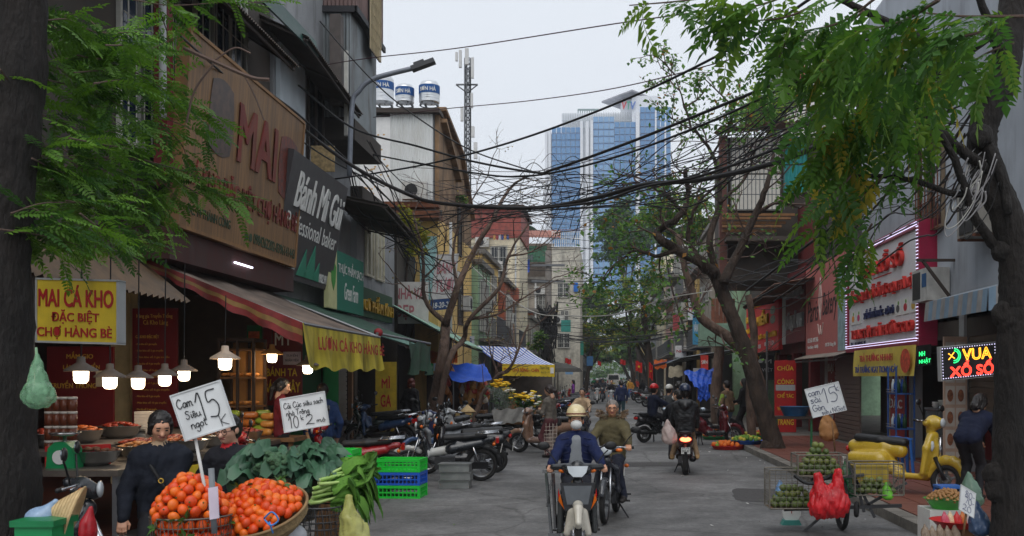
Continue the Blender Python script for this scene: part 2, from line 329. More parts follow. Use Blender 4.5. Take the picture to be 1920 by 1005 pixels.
# ================================================================ SETTING
def asphalt():
 m=bpy.data.materials.new('asphalt'); m.use_nodes=True; n=m.node_tree; L=n.links.new; b=n.nodes['Principled BSDF']
 tc=n.nodes.new('ShaderNodeTexCoord')
 def noise(sc,det=6,ro=.6):
  z=n.nodes.new('ShaderNodeTexNoise'); z.inputs['Scale'].default_value=sc; z.inputs['Detail'].default_value=det; z.inputs['Roughness'].default_value=ro; L(tc.outputs['Object'],z.inputs['Vector']); return z
 big,mid,fine=noise(.35),noise(2.2,8,.7),noise(90,3)
 cr=n.nodes.new('ShaderNodeValToRGB'); e=cr.color_ramp.elements; e[0].position=.35; e[0].color=(.10,.099,.098,1); e[1].position=.68; e[1].color=(.225,.222,.22,1); L(big.outputs[0],cr.inputs[0])
 m1=n.nodes.new('ShaderNodeMixRGB'); m1.blend_type='OVERLAY'; m1.inputs[0].default_value=.85; L(cr.outputs[0],m1.inputs[1]); L(mid.outputs[0],m1.inputs[2]); gn=noise(13,5,.8); m0=n.nodes.new('ShaderNodeMixRGB'); m0.blend_type='OVERLAY'; m0.inputs[0].default_value=.75; L(m1.outputs[0],m0.inputs[1]); L(gn.outputs[0],m0.inputs[2])
 m2=n.nodes.new('ShaderNodeMixRGB'); m2.blend_type='OVERLAY'; m2.inputs[0].default_value=.5; L(m0.outputs[0],m2.inputs[1]); L(fine.outputs[0],m2.inputs[2])
 vo=n.nodes.new('ShaderNodeTexVoronoi'); vo.feature='DISTANCE_TO_EDGE'; vo.inputs['Scale'].default_value=.42
 wz=n.nodes.new('ShaderNodeMixRGB'); wz.inputs[0].default_value=.22; wn=noise(1.5,6,.7); L(tc.outputs['Object'],wz.inputs[1]); L(wn.outputs['Color'],wz.inputs[2]); L(wz.outputs[0],vo.inputs['Vector'])
 rg=n.nodes.new('ShaderNodeMapRange'); rg.inputs['From Max'].default_value=.009; rg.inputs['To Min'].default_value=.5; rg.inputs['To Max'].default_value=0; L(vo.outputs['Distance'],rg.inputs['Value'])
 m3=n.nodes.new('ShaderNodeMixRGB'); m3.inputs[2].default_value=(.05,.048,.045,1); L(rg.outputs[0],m3.inputs[0])
 sp=noise(.9,9,.75); sr=n.nodes.new('ShaderNodeMapRange'); sr.inputs['From Min'].default_value=.56; sr.inputs['From Max'].default_value=.7; sr.inputs['To Max'].default_value=.7; L(sp.outputs[0],sr.inputs['Value'])
 m4=n.nodes.new('ShaderNodeMixRGB'); m4.inputs[2].default_value=(.045,.043,.042,1); L(sr.outputs[0],m4.inputs[0]); L(m2.outputs[0],m4.inputs[1]); L(m4.outputs[0],m3.inputs[1])
 L(m3.outputs[0],b.inputs['Base Color'])
 rr=n.nodes.new('ShaderNodeMapRange'); rr.inputs['To Min'].default_value=.55; rr.inputs['To Max'].default_value=.95; L(mid.outputs[0],rr.inputs['Value']); L(rr.outputs[0],b.inputs['Roughness'])
 bp=n.nodes.new('ShaderNodeBump'); bp.inputs['Strength'].default_value=.35; bp.inputs['Distance'].default_value=.01; L(fine.outputs[0],bp.inputs['Height']); L(bp.outputs[0],b.inputs['Normal']); b.inputs['Specular IOR Level'].default_value=.2
 return m
ASPH=asphalt()
m_conc=C(120,115,108,'concrete',var=.3,scale=3,bump=.3,grime=.5,rough=.9)
m_redtile=C(124,72,58,'paving_tile',var=.35,scale=2.2,rough=.55,grime=.45,bump=.1)
m_earth=C(96,88,80,'dusty_earth',var=.3,scale=.8)
LK=[(-6,-4.6),(22,-4.5),(40,-4.2),(70,-3.3),(100,-2.5),(200,-2.2),(420,-2.2)]
RK=[(-6,3.65),(11,3.6),(24,3.45),(60,3.7),(100,3.7),(200,4.4),(420,4.4)]
def kx(K,y):
 for(a,x),(b,z)in zip(K,K[1:]):
  if y<=b:return x+(z-x)*(y-a)/(b-a)
 return K[-1][1]
tag(part(None,'ground',m_earth,lambda b:b.add([(-700,-200,-.03),(700,-200,-.03),(700,1500,-.03),(-700,1500,-.03)],[(0,1,2,3)])),kind='structure')
def road_mesh(b):
 ys=sorted(set([y for y,_ in LK]+[y for y,_ in RK])); vs=[]; fs=[]
 for y in ys:vs+=[(kx(LK,y)-.05,y,0),(kx(RK,y)+.05,y,0)]
 b.add(vs,[(2*i,2*i+1,2*i+3,2*i+2)for i in range(len(ys)-1)])
tag(part(None,'road',ASPH,road_mesh),kind='structure')
def pave(K,side,z=.12):
 def fn(b):
  ys=[y for y,_ in K]; vs=[]
  for y,x in K:vs+=[(x,y,-.02),(x,y,z),(x+side*14,y,z)]
  fs=[]
  for i in range(len(ys)-1):
   a,c=3*i,3*i+3; q=[(a,a+1,c+1,c),(a+1,a+2,c+2,c+1)]
   fs+=q if side>0 else[tuple(reversed(t))for t in q]
  b.add(vs,fs)
 return fn
pl=tag(part(None,'pavement_left',m_conc,pave(LK,-1)),kind='structure')
pr=tag(part(None,'pavement_right',m_conc,pave(RK,1)),kind='structure')
kb=MB(); kb.box(-.09,.09,-.485,.485,0,.13); kme=kb.mesh('kerb_stone',C(125,120,112,'kerb_stone',var=.3,grime=.5,rough=.9,bump=.3))
for K,sd_,par in((LK,-1,pl),(RK,1,pr)):
 y=9.5
 while y<46:
  o=link('kerb_stone',kme,par); o.location=(kx(K,y)+sd_*.05,y,random.uniform(-.008,.006)); o.rotation_euler.z=-math.atan2(kx(K,y+.5)-kx(K,y-.5),1)+random.uniform(-.01,.01); y+=1.0
tb=MB(); tb.box(-.193,.193,-.193,.193,0,.012); tme=tb.mesh('tile',m_redtile)
for i in range(6):
 for j in range(44):
  y=10.9+j*.4; x=kx(RK,y)+.37+i*.4
  if x>6.15:continue
  o=link('tile',tme,pr); o.location=(x,y,.121+random.uniform(0,.004)); o.rotation_euler=(random.uniform(-.004,.004),random.uniform(-.004,.004),0)
for i in range(5):
 for j in range(26):
  y=17.2+j*.4; x=kx(LK,y)-.37-i*.4
  if x<-6.35:continue
  o=link('tile',tme,pl); o.location=(x,y,.121+random.uniform(0,.004))
m_patch=C(78,76,76,'patch_asphalt',var=.25,scale=14,rough=.9,bump=.4,bscale=120)
for(cx,cy_,w,l,a)in((.9,20.5,1.3,1.0,.05),(2.4,15.2,.9,1.7,-.1),(-1.6,26,1.4,.8,.1),(.3,33,1.8,1.3,0)):
 R=MX.Rotation(a,3,'Z'); pts=[]
 for i in range(28):
  t=2*PI*i/28; c,s_=math.cos(t),math.sin(t); q=max(abs(c),abs(s_)); k=1/q*(1+random.uniform(-.05,.05))
  pts.append(V((cx,cy_,.004))+R@V((c*k*w/2,s_*k*l/2,0)))
 mb=MB(); mb.add(pts,[tuple(range(28))]); mb.build('repair_patch',m_patch,bpy.data.objects['road'])
def litter(b):
 for i in range(150):
  y=random.uniform(11.5,45); x=random.choice([random.uniform(-4.2,3.4),random.uniform(2.2,3.4),random.uniform(-4.4,-2.6)])
  r=random.uniform(.012,.05); a0=random.uniform(0,6); k=random.randint(4,6); b.m=random.choice([0,0,1,2])
  if b.m!=0:r*=.7
  b.add([(x+r*random.uniform(.4,1)*math.cos(a0+2*PI*j/k),y+r*random.uniform(.4,1)*math.sin(a0+2*PI*j/k),.006+random.uniform(0,.02))for j in range(k)],[tuple(range(k))])
tag(part(None,'litter',[C(205,203,198,'paper',var=.05),C(120,96,58,'dead_leaf'),C(92,120,52,'leaf_scrap')],litter),'small paper scraps and leaf bits scattered on the road','litter',kind='stuff')
# ================================================================ BUILDING HELPERS
m_pane=C(26,32,38,'window_glass',rough=.12,var=.1,spec=.8)
m_frame_w=C(190,188,180,'white_frame',var=.1,grime=.35)
m_frame_d=C(60,50,44,'dark_frame',var=.2)
m_steel=C(120,122,125,'grey_steel',rough=.4,metal=.7,var=.15)
m_black=C(22,22,24,'black_plastic',rough=.5,var=.1)
m_rust=C(110,66,44,'rust',var=.4,scale=5,rough=.9)
def window(par,B,a0,b0,a1,b1,fm=m_frame_w,pm=None,bars=0,name='window',mull=1,grille=None):
 """window on board B (fractions): frame with a pane below it; the pane sits back inside the frame"""
 wu,wv=.06/B.u.length,.06/B.v.length
 segs=[(a0,b0,a1,b0+wv),(a0,b1-wv,a1,b1),(a0,b0+wv,a0+wu,b1-wv),(a1-wu,b0+wv,a1,b1-wv)]
 for i in range(mull):x=a0+(a1-a0)*(i+1)/(mull+1); segs.append((x-wu/2,b0+wv,x+wu/2,b1-wv))
 B2=Board(B.o,B.u,B.v,par); f=B2.bars(name,fm,segs,0,.01,.07)
 B3=Board(B.o,B.u,B.v,f); B3.slab('pane',pm or m_pane,.02,a0+wu,b0+wv,a1-wu,b1-wv,.028)
 if grille:
  mb=MB()
  for i in range(grille[0]):x=a0+(a1-a0)*(i+.5)/grille[0]; mb.tube([B.at(x,b0,.12),B.at(x,b1,.12)],.012,4)
  for i in range(grille[1]+1):y=b0+(b1-b0)*i/grille[1]; mb.tube([B.at(a0,y,.12),B.at(a1,y,.12)],.012,4)
  mb.build('window_grille',m_frame_w if fm is m_frame_w else m_rust,f)
 return f
def side_board(side,X,Y0,Y1,z0,z1,par):
 if side<0:return Board((X,Y0,z1),(0,Y1-Y0,0),(0,0,z0-z1),par)
 return Board((X,Y1,z1),(0,Y0-Y1,0),(0,0,z0-z1),par)
def front_board(X0,X1,Y,z0,z1,par):return Board((X0,Y,z1),(X1-X0,0,0),(0,0,z0-z1),par)
def shutter(par,B,a0,b0,a1,b1,mat):
 H=B.v.length*(b1-b0); n=max(4,int(H/.11)); sl=[]
 mb=MB()
 for i in range(n):
  y0=b0+(b1-b0)*i/n; y1=b0+(b1-b0)*(i+.86)/n
  mb.prism([B.at(a0,y0,.01),B.at(a1,y0,.01),B.at(a1,y1,.01),B.at(a0,y1,.01)],B.n*.03)
 mb.prism([B.at(a0,b0,.0),B.at(a1,b0,.0),B.at(a1,b1,.0),B.at(a0,b1,.0)],B.n*.012)
 o=mb.build('roller_shutter',mat,par); return o
def balcony(par,B,a0,a1,b,depth=.8,mat=None,rail=None,h=.9):
 mat=mat or m_conc; rail=rail or m_steel
 def fn(m):
  m.prism([B.at(a0,b,0),B.at(a1,b,0),B.at(a1,b,depth),B.at(a0,b,depth)],(0,0,-.12))
 o=part(par,'balcony',mat,fn)
 mb=MB(); hv=h/B.v.length
 for k,(p,q)in enumerate((((a0,0),(a0,depth)),((a0,depth),(a1,depth)),((a1,depth),(a1,0)))):
  P0,P1=B.at(p[0],b,p[1]*.97+.01),B.at(q[0],b,q[1]*.97+.01); n=max(2,int((P1-P0).length/.16))
  for hh in(h,h*.1):mb.tube([P0+V((0,0,hh)),P1+V((0,0,hh))],.02,4)
  for i in range(n+1):p_=P0.lerp(P1,i/n); mb.tube([p_,p_+V((0,0,h))],.011,4)
 mb.build('railing',rail,o); return o
def awning(name,label,o,u,v,mat,group=None,cat='awning',pitch=.09,amp=.018,posts=None,trim=None):
 o,u,v=V(o),V(u),V(v); t=thing(name,label,cat,o,group=group)
 part(t,'roof_sheet',mat,lambda b:b.corr(o,u,v,pitch,amp))
 def fr(b):
  n=u.cross(v).normalized(); n=n if n.z<0 else-n
  for k in(0.02,.5,.98):b.bar(o+u*k+n*.05,o+u*k+v+n*.05,.04)
  for k in(.1,.95):b.bar(o+v*k+n*.09,o+u+v*k+n*.09,.04)
 part(t,'frame',trim or m_frame_d,fr); return t
# ================================================================ LEFT SIDE OF THE STREET
m_wall_dk=C(72,65,59,'stained_plaster',var=.35,scale=1.2,grime=.8,rough=.95,bump=.3)
m_wall_gr=C(150,152,154,'grey_plaster',var=.25,scale=1.,grime=.55,rough=.9,bump=.2)
m_wall_in=C(96,80,60,'inner_wall',var=.2,grime=.4)
m_tin_dk=C(84,76,70,'old_tin',var=.35,scale=1.5,rough=.75,metal=.2,grime=.6,gcol=(.06,.03,.02))
m_tin_gr=C(140,146,148,'grey_tin',var=.25,scale=1.2,rough=.6,metal=.3,grime=.7,gcol=(.09,.06,.045))
m_tin_br=C(126,104,100,'brown_tin',var=.3,scale=1.2,rough=.7,metal=.2,grime=.7,gcol=(.07,.045,.035))
m_tin_wh=C(222,224,222,'white_tin',var=.1,scale=.8,rough=.5,grime=.35,gcol=(.35,.3,.24))
m_red=C(112,20,24,'red_panel',var=.12,rough=.45)
m_yel=C(228,196,40,'yellow_panel',var=.12,rough=.5,grime=.25)
m_redl=C(178,28,30,'red_letter',var=.05,rough=.5)
m_white=C(228,228,224,'white_paint',var=.06,rough=.6)
m_gold=C(214,170,60,'gold_letter',var=.1,rough=.4)
m_ltgrey=C(176,178,178,'pale_grey',var=.1)
m_wood=C(124,88,54,'wood',var=.35,scale=9,stretch=(1,1,.15),rough=.8)
LX=-6.4
# ---- the near shop house with the open stall
t=thing('shop_house','near dark plaster shop house with open food stall under tan fascia sign','building',(LX,14,0))
boxpart(t,'upper_wall',m_wall_dk,-11,LX,6,19,3.45,11.6)
boxpart(t,'back_wall',C(58,26,24,'maroon_wall',var=.3),-10.2,-10,6,19,.1,3.4)
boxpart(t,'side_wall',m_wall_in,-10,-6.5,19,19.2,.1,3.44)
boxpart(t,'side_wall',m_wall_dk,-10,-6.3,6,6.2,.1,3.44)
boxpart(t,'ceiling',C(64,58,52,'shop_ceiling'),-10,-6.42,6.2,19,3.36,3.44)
boxpart(t,'floor',m_redtile,-10,-5.2,6.2,19,.121,.15)
part(t,'pillar',m_steel,lambda b:b.box(-6.0,-5.9,10.2,10.3,.1,3.3))
part(t,'pillar',C(206,186,140,'cream_column',var=.15,grime=.3),lambda b:b.box(-7.65,-7.35,15.4,15.7,.15,3.36))
B=side_board(-1,LX,6,19,3.4,11.6,t)
for(y0,y1,z0,z1)in((13.0,14.8,4.9,7.7),(9.6,11.2,6.3,9.2),(15.4,17.6,7.0,9.8)):
 window(t,B,(y0-6)/13,(11.6-z1)/8.2,(y1-6)/13,(11.6-z0)/8.2,m_frame_w,C(48,62,84,'blue_glass',rough=.15),mull=2,grille=(8,5))
boxpart(t,'red_column',C(110,28,34,'column_red',grime=.4),-6.1,-5.92,13.45,13.64,4.4,6.9)
part(t,'conduit',m_ltgrey,lambda b:b.tube(bez([(-5.75,13.0,9.6),(-5.8,13.05,7),(-5.82,13.1,5.2)],6),.05,8),True)
boxpart(t,'fascia',C(70,34,30,'maroon_fascia',var=.3,grime=.4),-6.42,-5.95,13.6,19,3.42,3.86)
boxpart(t,'tube_light',C(235,235,255,'tube_lamp',emit=3.5,var=0),-5.93,-5.91,15.9,16.7,3.62,3.645)
def leaning(Y0,Y1,z0,z1,xb,xt,par):return Board((xt,Y0,z1),(0,Y1-Y0,0),(xb-xt,0,z0-z1),par)
s=thing('shop_sign','big weathered tan wood-grain fascia sign with faded red lettering','sign',(-5.9,13.7,3.9))
B=leaning(13.7,18.85,3.9,6.6,-5.88,-5.7,s)
m_tan=C(138,104,68,'tan_board',var=.4,scale=3,stretch=(.3,6,.25),rough=.6,grime=.75,gcol=(.09,.05,.025))
B.slab('board',m_tan,.16)
B.bars('rim',C(150,112,72,'tan_rim',grime=.5),[(0,-.012,1,.006),(0,.994,1,1.012),(-.006,0,.004,1),(.996,0,1.006,1)],0,-.17,.02)
m_faded=C(124,48,40,'faded_red',var=.3,scale=4,grime=.55,gcol=(.18,.10,.06))
B.write('MAI',.37,.18,.72,.52,m_faded,bold=.035,depth=.02)
B.write('CÁ KHO ĐẶC BIỆT CHỢ HÀNG BÈ',.03,.62,.985,.80,m_faded,bold=.02,depth=.015)
m_dkgreen=C(52,74,52,'dark_green_letter',var=.2)
B.write('ĐC: 14 THÀNH CÔNG',.05,.86,.36,.925,m_dkgreen,bold=.01)
B.write('0984262202-0396141443',.56,.89,.985,.955,m_dkgreen,bold=.01)
for a in(.5,.535):B.disc('phone_emblem',m_dkgreen,a,.925,.014,.026)
for a0,a1,k in((.15,.33,0),(.75,.95,1)):
 mb=MB(); n=24; pts=[]
 for i in range(n):
  q=2*PI*i/n; c_,s_=math.cos(q),math.sin(q); w=max(abs(c_),abs(s_))**.55
  pts.append(B.at((a0+a1)/2+(a1-a0)/2*c_/w,.34+k*.04+.21*s_/w,.006))
 mb.prism(pts,B.n*.006); mb.build('food_picture',C(84,66,58,'food_print',var=.7,scale=9,rough=.5)if k==0 else C(108,46,32,'meat_print',var=.7,scale=12,rough=.5),s)
s=thing('shop_sign','dark grey baker sign with white script lettering and green mountains','sign',(-5.9,17.6,3.65))
B=leaning(18.0,21.75,3.67,5.92,-6.02,-5.62,s); m_char=C(66,64,66,'charcoal_board',var=.12,rough=.5,grime=.15)
B.slab('board',m_char,.12)
B.write('Bánh Mì Gùi',.12,.12,.97,.42,m_white,bold=.015,shear=.18,depth=.02)
B.write('Professional baker',.06,.47,.95,.62,m_white,bold=0)
m_teal=C(54,140,112,'mint',var=.1)
for a,w,hh in((.42,.16,.24),(.56,.2,.3),(.68,.13,.17)):
 mb=MB(); mb.prism([B.at(a-w/2,.95,.004),B.at(a+w/2,.95,.004),B.at(a+.02,.95-hh,.004)],B.n*.01); mb.build('mountain_emblem',m_teal,s)
B.write('18 Lương Văn Can',.02,.86,.3,.93,m_white,bold=0); B.write('0902.991.888',.74,.87,.98,.95,m_white,bold=.01)
s=thing('shop_sign','green food shop sign with white capitals and a leaf on cream','sign',(-6,21.2,3.5))
B=side_board(-1,-5.95,21.4,24.5,3.3,4.62,s)
B.slab('board',C(30,118,96,'teal_green',var=.1),.1,.22,0,1,1); B.slab('board',C(206,204,150,'cream_green',var=.1),.1,0,0,.218,1)
mb=MB(); mb.prism([B.at(.06,.35,.004),B.at(.12,.2,.004),B.at(.19,.3,.004),B.at(.17,.55,.004),B.at(.12,.7,.004),B.at(.07,.55,.004)],B.n*.006); mb.build('leaf_emblem',C(70,150,60,'leaf_print'),s)
B.write('THỰC PHẨM SẠCH',.25,.12,.98,.4,m_white,bold=.015); B.write('Green Farm',.42,.5,.82,.8,m_white,bold=.0,shear=.3)
t=thing('shop_house','narrow bakery house between tan sign house and grey walled house','building',(LX,22,0))
boxpart(t,'upper_wall',m_wall_gr,-11,LX,19.2,25,3.3,12.5)
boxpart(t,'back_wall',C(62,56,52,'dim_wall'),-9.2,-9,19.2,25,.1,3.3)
B=side_board(-1,LX-.02,19.2,25,.12,3.28,t)
boxpart(t,'shop_wall',C(30,104,56,'green_front',var=.2,grime=.3),-6.7,-6.45,21.2,22.6,.12,3.28)
B.p=t; shutter(t,B,.60,.08,.93,1,C(150,148,142,'pale_shutter',rough=.5,metal=.3,grime=.4))
boxpart(t,'pillar',C(34,120,70,'green_post'),-6.4,-6.3,22.55,22.75,.12,3.28)
boxpart(t,'pillar',C(150,110,80,'brown_post'),-6.4,-6.3,24.75,24.9,.12,3.28)
B=side_board(-1,LX,19.2,25,3.3,12.5,t)
boxpart(t,'poster',C(196,206,212,'pale_poster',var=.2,scale=2),-6.39,-6.3,19.3,20.9,5.9,8.3)
window(t,B,.36,.40,.56,.70,m_frame_d,mull=1); boxpart(t,'sign_plate',C(196,168,120,'small_sign',var=.4,scale=14),-6.3,-5.8,21.3,21.36,6.2,6.75)
t=thing('shop_house','pale grey plaster house with shuttered window above green band of gold letters','building',(LX,27,0))
boxpart(t,'wall',m_wall_gr,-11,LX+.15,25.0,29.5,3.1,6.3)
boxpart(t,'back_wall',m_wall_dk,-9,-8.8,25.0,29.5,.1,3.1)
boxpart(t,'parapet',m_wall_dk,-7,LX+.3,25.0,29.6,6.3,6.6)
B=side_board(-1,LX+.15,25.0,29.5,3.3,6.3,t)
for a in(.18,.45):window(t,B,a,.12,a+.2,.62,C(206,200,178,'cream_shutter',grime=.3),C(176,172,156,'cream_panel'),mull=1)
g=side_board(-1,LX+.24,25.0,28.8,3.35,4.1,t); g.slab('green_band',C(42,78,50,'bottle_green',var=.2),.08)
g.write('CƠ PHẨM KÍNH',.05,.2,.95,.8,m_gold,bold=.02,depth=.06)
for y0 in(25.2,28.0):boxpart(t,'pillar',m_wall_dk,-6.6,-6.35,y0,y0+.3,.12,3.1)
s=thing('standing_sign','tall yellow board with red letters leaning beside parked motorbikes','sign',(-6.0,27.2,.12))
B=front_board(-6.05,-5.5,26.2,.15,2.2,s); B.slab('board',C(196,168,44,'board_yellow',var=.2,grime=.4),.05); B.write('GA',.25,.42,.75,.58,m_redl,bold=.03); B.write('VỊT',.25,.66,.75,.82,m_redl,bold=.03); B.write('MÌ',.3,.18,.7,.34,m_redl,bold=.03)
s=thing('banner','white banner with large faded red words above the cloth awning','sign',(-5.6,29,3.1))
B=front_board(-6.35,-5.3,29.8,3.4,4.65,s); B.slab('board',C(208,204,200,'white_vinyl',var=.12,grime=.3),.05)
m_pinkred=C(180,108,116,'washed_red'); B.write('NHÀ VA',.04,.08,.9,.42,m_pinkred,bold=.03); B.write('ĐẸP',.05,.55,.6,.92,m_pinkred,bold=.04)
s=thing('banner','tilted white sheet with pink lettering and blue foot','sign',(-4.6,30.2,3.2))
B=Board((-5.1,30.1,5.5),(.6,.5,.1),(-.2,0,-1.7),s); B.slab('board',C(212,210,208,'white_vinyl2',var=.15,grime=.25),.04,0,0,1,.8); B.slab('board',C(44,72,120,'blue_vinyl'),.04,0,.803,1,1)
B.write('BÁNH',.1,.1,.9,.35,m_pinkred,bold=.02); B.write('TƯƠI',.1,.42,.9,.68,m_pinkred,bold=.02); B.write('18-20-22',.1,.86,.9,.96,m_white,bold=.01)
# ---- sheets and awnings over the left shops
awning('tin_awning','dark corrugated awning high above the tan fascia sign',(-6.42,10.5,7.95),(0,7.3,0),(.95,0,-.62),m_tin_dk)
awning('tin_awning','sloping corrugated awning below the tall tin clad extension',(-6.5,18.4,8.55),(0,4.2,-.35),(1.0,0,-.45),m_tin_dk)
t=thing('fascia_strip','dark green metal strip between the two upper tin awnings','trim',(-5.6,17,8)); part(t,'strip',C(30,70,62,'green_strip',rough=.5),lambda b:b.prism([(-5.72,15.9,8.35),(-5.6,19.3,8.3),(-5.55,19.3,8.0),(-5.67,15.9,8.0)],(-.04,0,0)))
awning('tin_awning','brown corrugated awning jutting out beside the baker sign',(-6.3,22.6,6.0),(0,3.6,-.3),(1.35,0,-.28),m_tin_dk)
t=thing('cloth_awning','dusty cloth awning with red striped edge and yellow lettered valance','awning',(-5.5,14,2.5))
def cl(b):
 def f(u,v):
  y=13.9+4.9*u; x=-6.45+2.2*v; z=3.48-.93*v+.05*math.sin(u*19)*math.sin(PI*v)-.05*math.sin(PI*v)
  return(x,y,z)
 b.grid(f,24,10)
m_awn=C(120,104,92,'dusty_cloth',var=.45,scale=2.5,grime=.5,rough=.95)
part(t,'canopy',m_awn,cl,True)
def stripe(b):
 def f(u,v):return(-6.6+2.38*u,13.88-.05*math.sin(u*25)*v,3.53-.97*u-v*(.12+.2*u)+.02*math.sin(u*40)*v)
 n=30
 for k,(v0,v1)in enumerate(((0,.35),(.35,.62),(.62,1))):
  b.m=(0,1,0)[k]; b.grid(lambda u,v:f(u,v0+(v1-v0)*v),n,2)
part(t,'striped_edge',[C(128,44,44,'awning_red',var=.4,grime=.6),C(140,110,62,'awning_yellow',var=.35,grime=.65)],stripe,True)
m_valy=C(196,178,58,'valance_yellow',var=.4,scale=4,grime=.9,gcol=(.05,.04,.015),stretch=(1,1,.3))
part(t,'valance',m_valy,lambda b:b.grid(lambda u,v:(-4.24+.06*math.sin(u*31+v)*v+.05*v,13.95+4.8*u,2.56-.03*math.sin(PI*u)-v*(.62+.03*math.sin(u*60))),60,5),True)
B=Board((-4.13,14.1,2.5),(0,4.5,0),(.02,0,-.5),t); B.write('LƯƠN CÁ KHO HÀNG BÈ',.03,.16,.97,.62,C(170,40,34,'valance_red',var=.3),bold=.03,depth=.002,off=.02)
part(t,'pole',m_steel,lambda b:(b.tube([(-6.4,14,3.4),(-4.25,14,2.55)],.025,6),b.tube([(-6.4,18.7,3.4),(-4.25,18.7,2.55)],.025,6),b.tube([(-4.25,14,2.55),(-4.25,18.75,2.55)],.025,6)))
t=thing('metal_eave','ribbed cream metal eave over the near food stall','awning',(-5.9,11,3))
part(t,'roof_sheet',C(104,82,58,'cream_eave',var=.3,grime=.5,rough=.45),lambda b:b.corr((-6.5,9.2,3.45),(0,4.6,0),(.75,0,-.62),.16,.025))
t=thing('cloth_awning','dark green fabric awning with plastic drop below the green sign','awning',(-5.4,21,2.8))
part(t,'canopy',C(44,84,66,'awning_green',var=.25,grime=.4),lambda b:b.grid(lambda u,v:(-6.4+2.0*v,19.2+5.2*u,3.42-.78*v-.05*math.sin(PI*v)),10,8),True)
part(t,'drop_cloth',C(52,84,66,'drop_green',var=.35,scale=3,grime=.4,alpha=.93),lambda b:b.grid(lambda u,v:(-4.38+.08*math.sin(u*17+v*3)*v,22.2+2.8*u,2.62-.72*v-.06*math.sin(u*9)),24,8),True)
part(t,'roller_end',C(150,40,44,'red_cap'),lambda b:b.ell((-4.4,19.3,2.66),.09),True)
part(t,'pole',m_steel,lambda b:b.tube([(-4.4,19.2,2.64),(-4.4,25,2.64)],.03,6))
awning('tin_awning','pale green corrugated awning with metal gutter by bare tree',(-6.2,29.0,3.9),(0,6.2,-.1),(1.9,0,-1.05),C(150,186,166,'mint_tin',var=.2,grime=.35,rough=.5))
awning('tin_awning','small pale green tin eave above hanging cloth',(-6.3,26.4,3.0),(0,2.6,0),(1.1,0,-.35),C(128,170,156,'mint_tin2',var=.2,grime=.35,rough=.5))
# ---- tin clad extension with iron grille window, top left
t=thing('tin_extension','tall corrugated metal clad extension on top of the shop house','building',(-7,23.5,7.5))
part(t,'cladding',m_tin_gr,lambda b:(b.corr((-9.6,22.6,7.7),(3.8,0,0),(0,0,2.4)),b.corr((-5.8,22.6,7.7),(0,2.6,0),(0,0,2.4))))
part(t,'cladding',m_tin_br,lambda b:(b.corr((-9.6,22.55,10.2),(3.95,0,0),(0,0,3.4)),b.corr((-5.65,22.55,10.2),(0,2.75,0),(0,0,3.4))))
boxpart(t,'trim',C(44,44,48,'dark_trim'),-9.7,-5.62,22.5,22.56,10.06,10.2); boxpart(t,'trim',C(44,44,48,'dark_trim'),-5.66,-5.6,22.5,25.4,10.06,10.2)
boxpart(t,'floor_slab',m_wall_dk,-9.6,-5.7,22.65,25.3,7.2,7.68); boxpart(t,'floor_slab',m_wall_dk,-9.5,-5.9,22.7,25.25,7.7,13.4)
boxpart(t,'eave',m_tin_dk,-5.7,-5.3,24.6,25.5,11.6,11.72)
B=side_board(-1,-5.62,23.6,24.7,9.6,11.4,t); mb=MB()
for i in range(9):mb.tube([B.at(i/8,0,.05),B.at(i/8,1,.05)],.014,4)
for i in range(7):mb.tube([B.at(0,i/6,.05),B.at(1,i/6,.05)],.014,4)
mb.build('iron_grille',C(196,178,140,'cream_iron'),t); B.slab('pane',m_pane,.02,0,0,1,1,.03)
t=thing('vent_pipe','square concrete flue standing against the tin cladding','pipe',(-6,22.3,7)); boxpart(t,'flue',C(96,88,84,'flue_concrete',var=.3,grime=.5),-6.15,-5.9,22.2,22.45,7.9,9.9); boxpart(t,'flue',C(200,198,190,'pvc'),-5.84,-5.76,22.25,22.33,7.2,9.1)
# ---- white corrugated house with water tanks and brown gable, yellow house below
t=thing('town_house','white corrugated upper house with stained brown gable below steel water tanks','building',(-7.5,34,0))
boxpart(t,'core',m_wall_gr,-11.5,-5.62,32.7,40,0.1,10.4)
part(t,'cladding',m_tin_wh,lambda b:(b.corr((-9.6,32.6,7.5),(1.6,0,0),(0,0,2.9)),b.corr((-7.05,32.6,7.5),(1.4,0,0),(0,0,3.0))))
boxpart(t,'curtain_panel',C(232,232,230,'white_sheet',var=.08),-8.02,-7.03,32.56,32.6,7.5,10.3)
mb=MB()
for i in range(40):x,z=random.uniform(-7.98,-7.1),random.uniform(7.6,9.9); mb.prism([(x+.04*math.cos(q*1.05),32.555,z+.03*math.sin(q*1.05))for q in range(6)],(0,.003,0))
mb.build('dot_print',C(206,170,120,'tan_dot'),t)
boxpart(t,'roof_edge',m_frame_d,-10.5,-5.4,32.4,33.2,10.42,10.56); boxpart(t,'trim',m_rust,-9,-5.4,32.2,32.6,7.3,7.48)
m_gab=C(140,112,84,'stained_gable',var=.45,scale=1.5,grime=.9,rough=.95,gcol=(.035,.028,.022))
part(t,'gable_wall',m_gab,lambda b:b.prism([(-5.6,32.7,7.0),(-5.6,40.5,7.0),(-5.6,40.5,8.3),(-5.6,37.2,10.2),(-5.6,33.4,10.75),(-5.6,32.7,10.45)],(.14,0,0)))
part(t,'gable_ledge',m_gab,lambda b:(b.bar((-5.4,33,10.3),(-5.4,36.5,9.0),.3,.14),b.bar((-5.4,36.5,8.4),(-5.4,39.4,8.4),.3,.14),b.bar((-5.45,33.2,10.75),(-5.45,37.4,10.2),.3,.12),b.bar((-5.45,37.4,10.2),(-5.45,40.6,8.25),.3,.12)))
B=side_board(-1,-5.46,32.7,40.5,3,10.5,t)
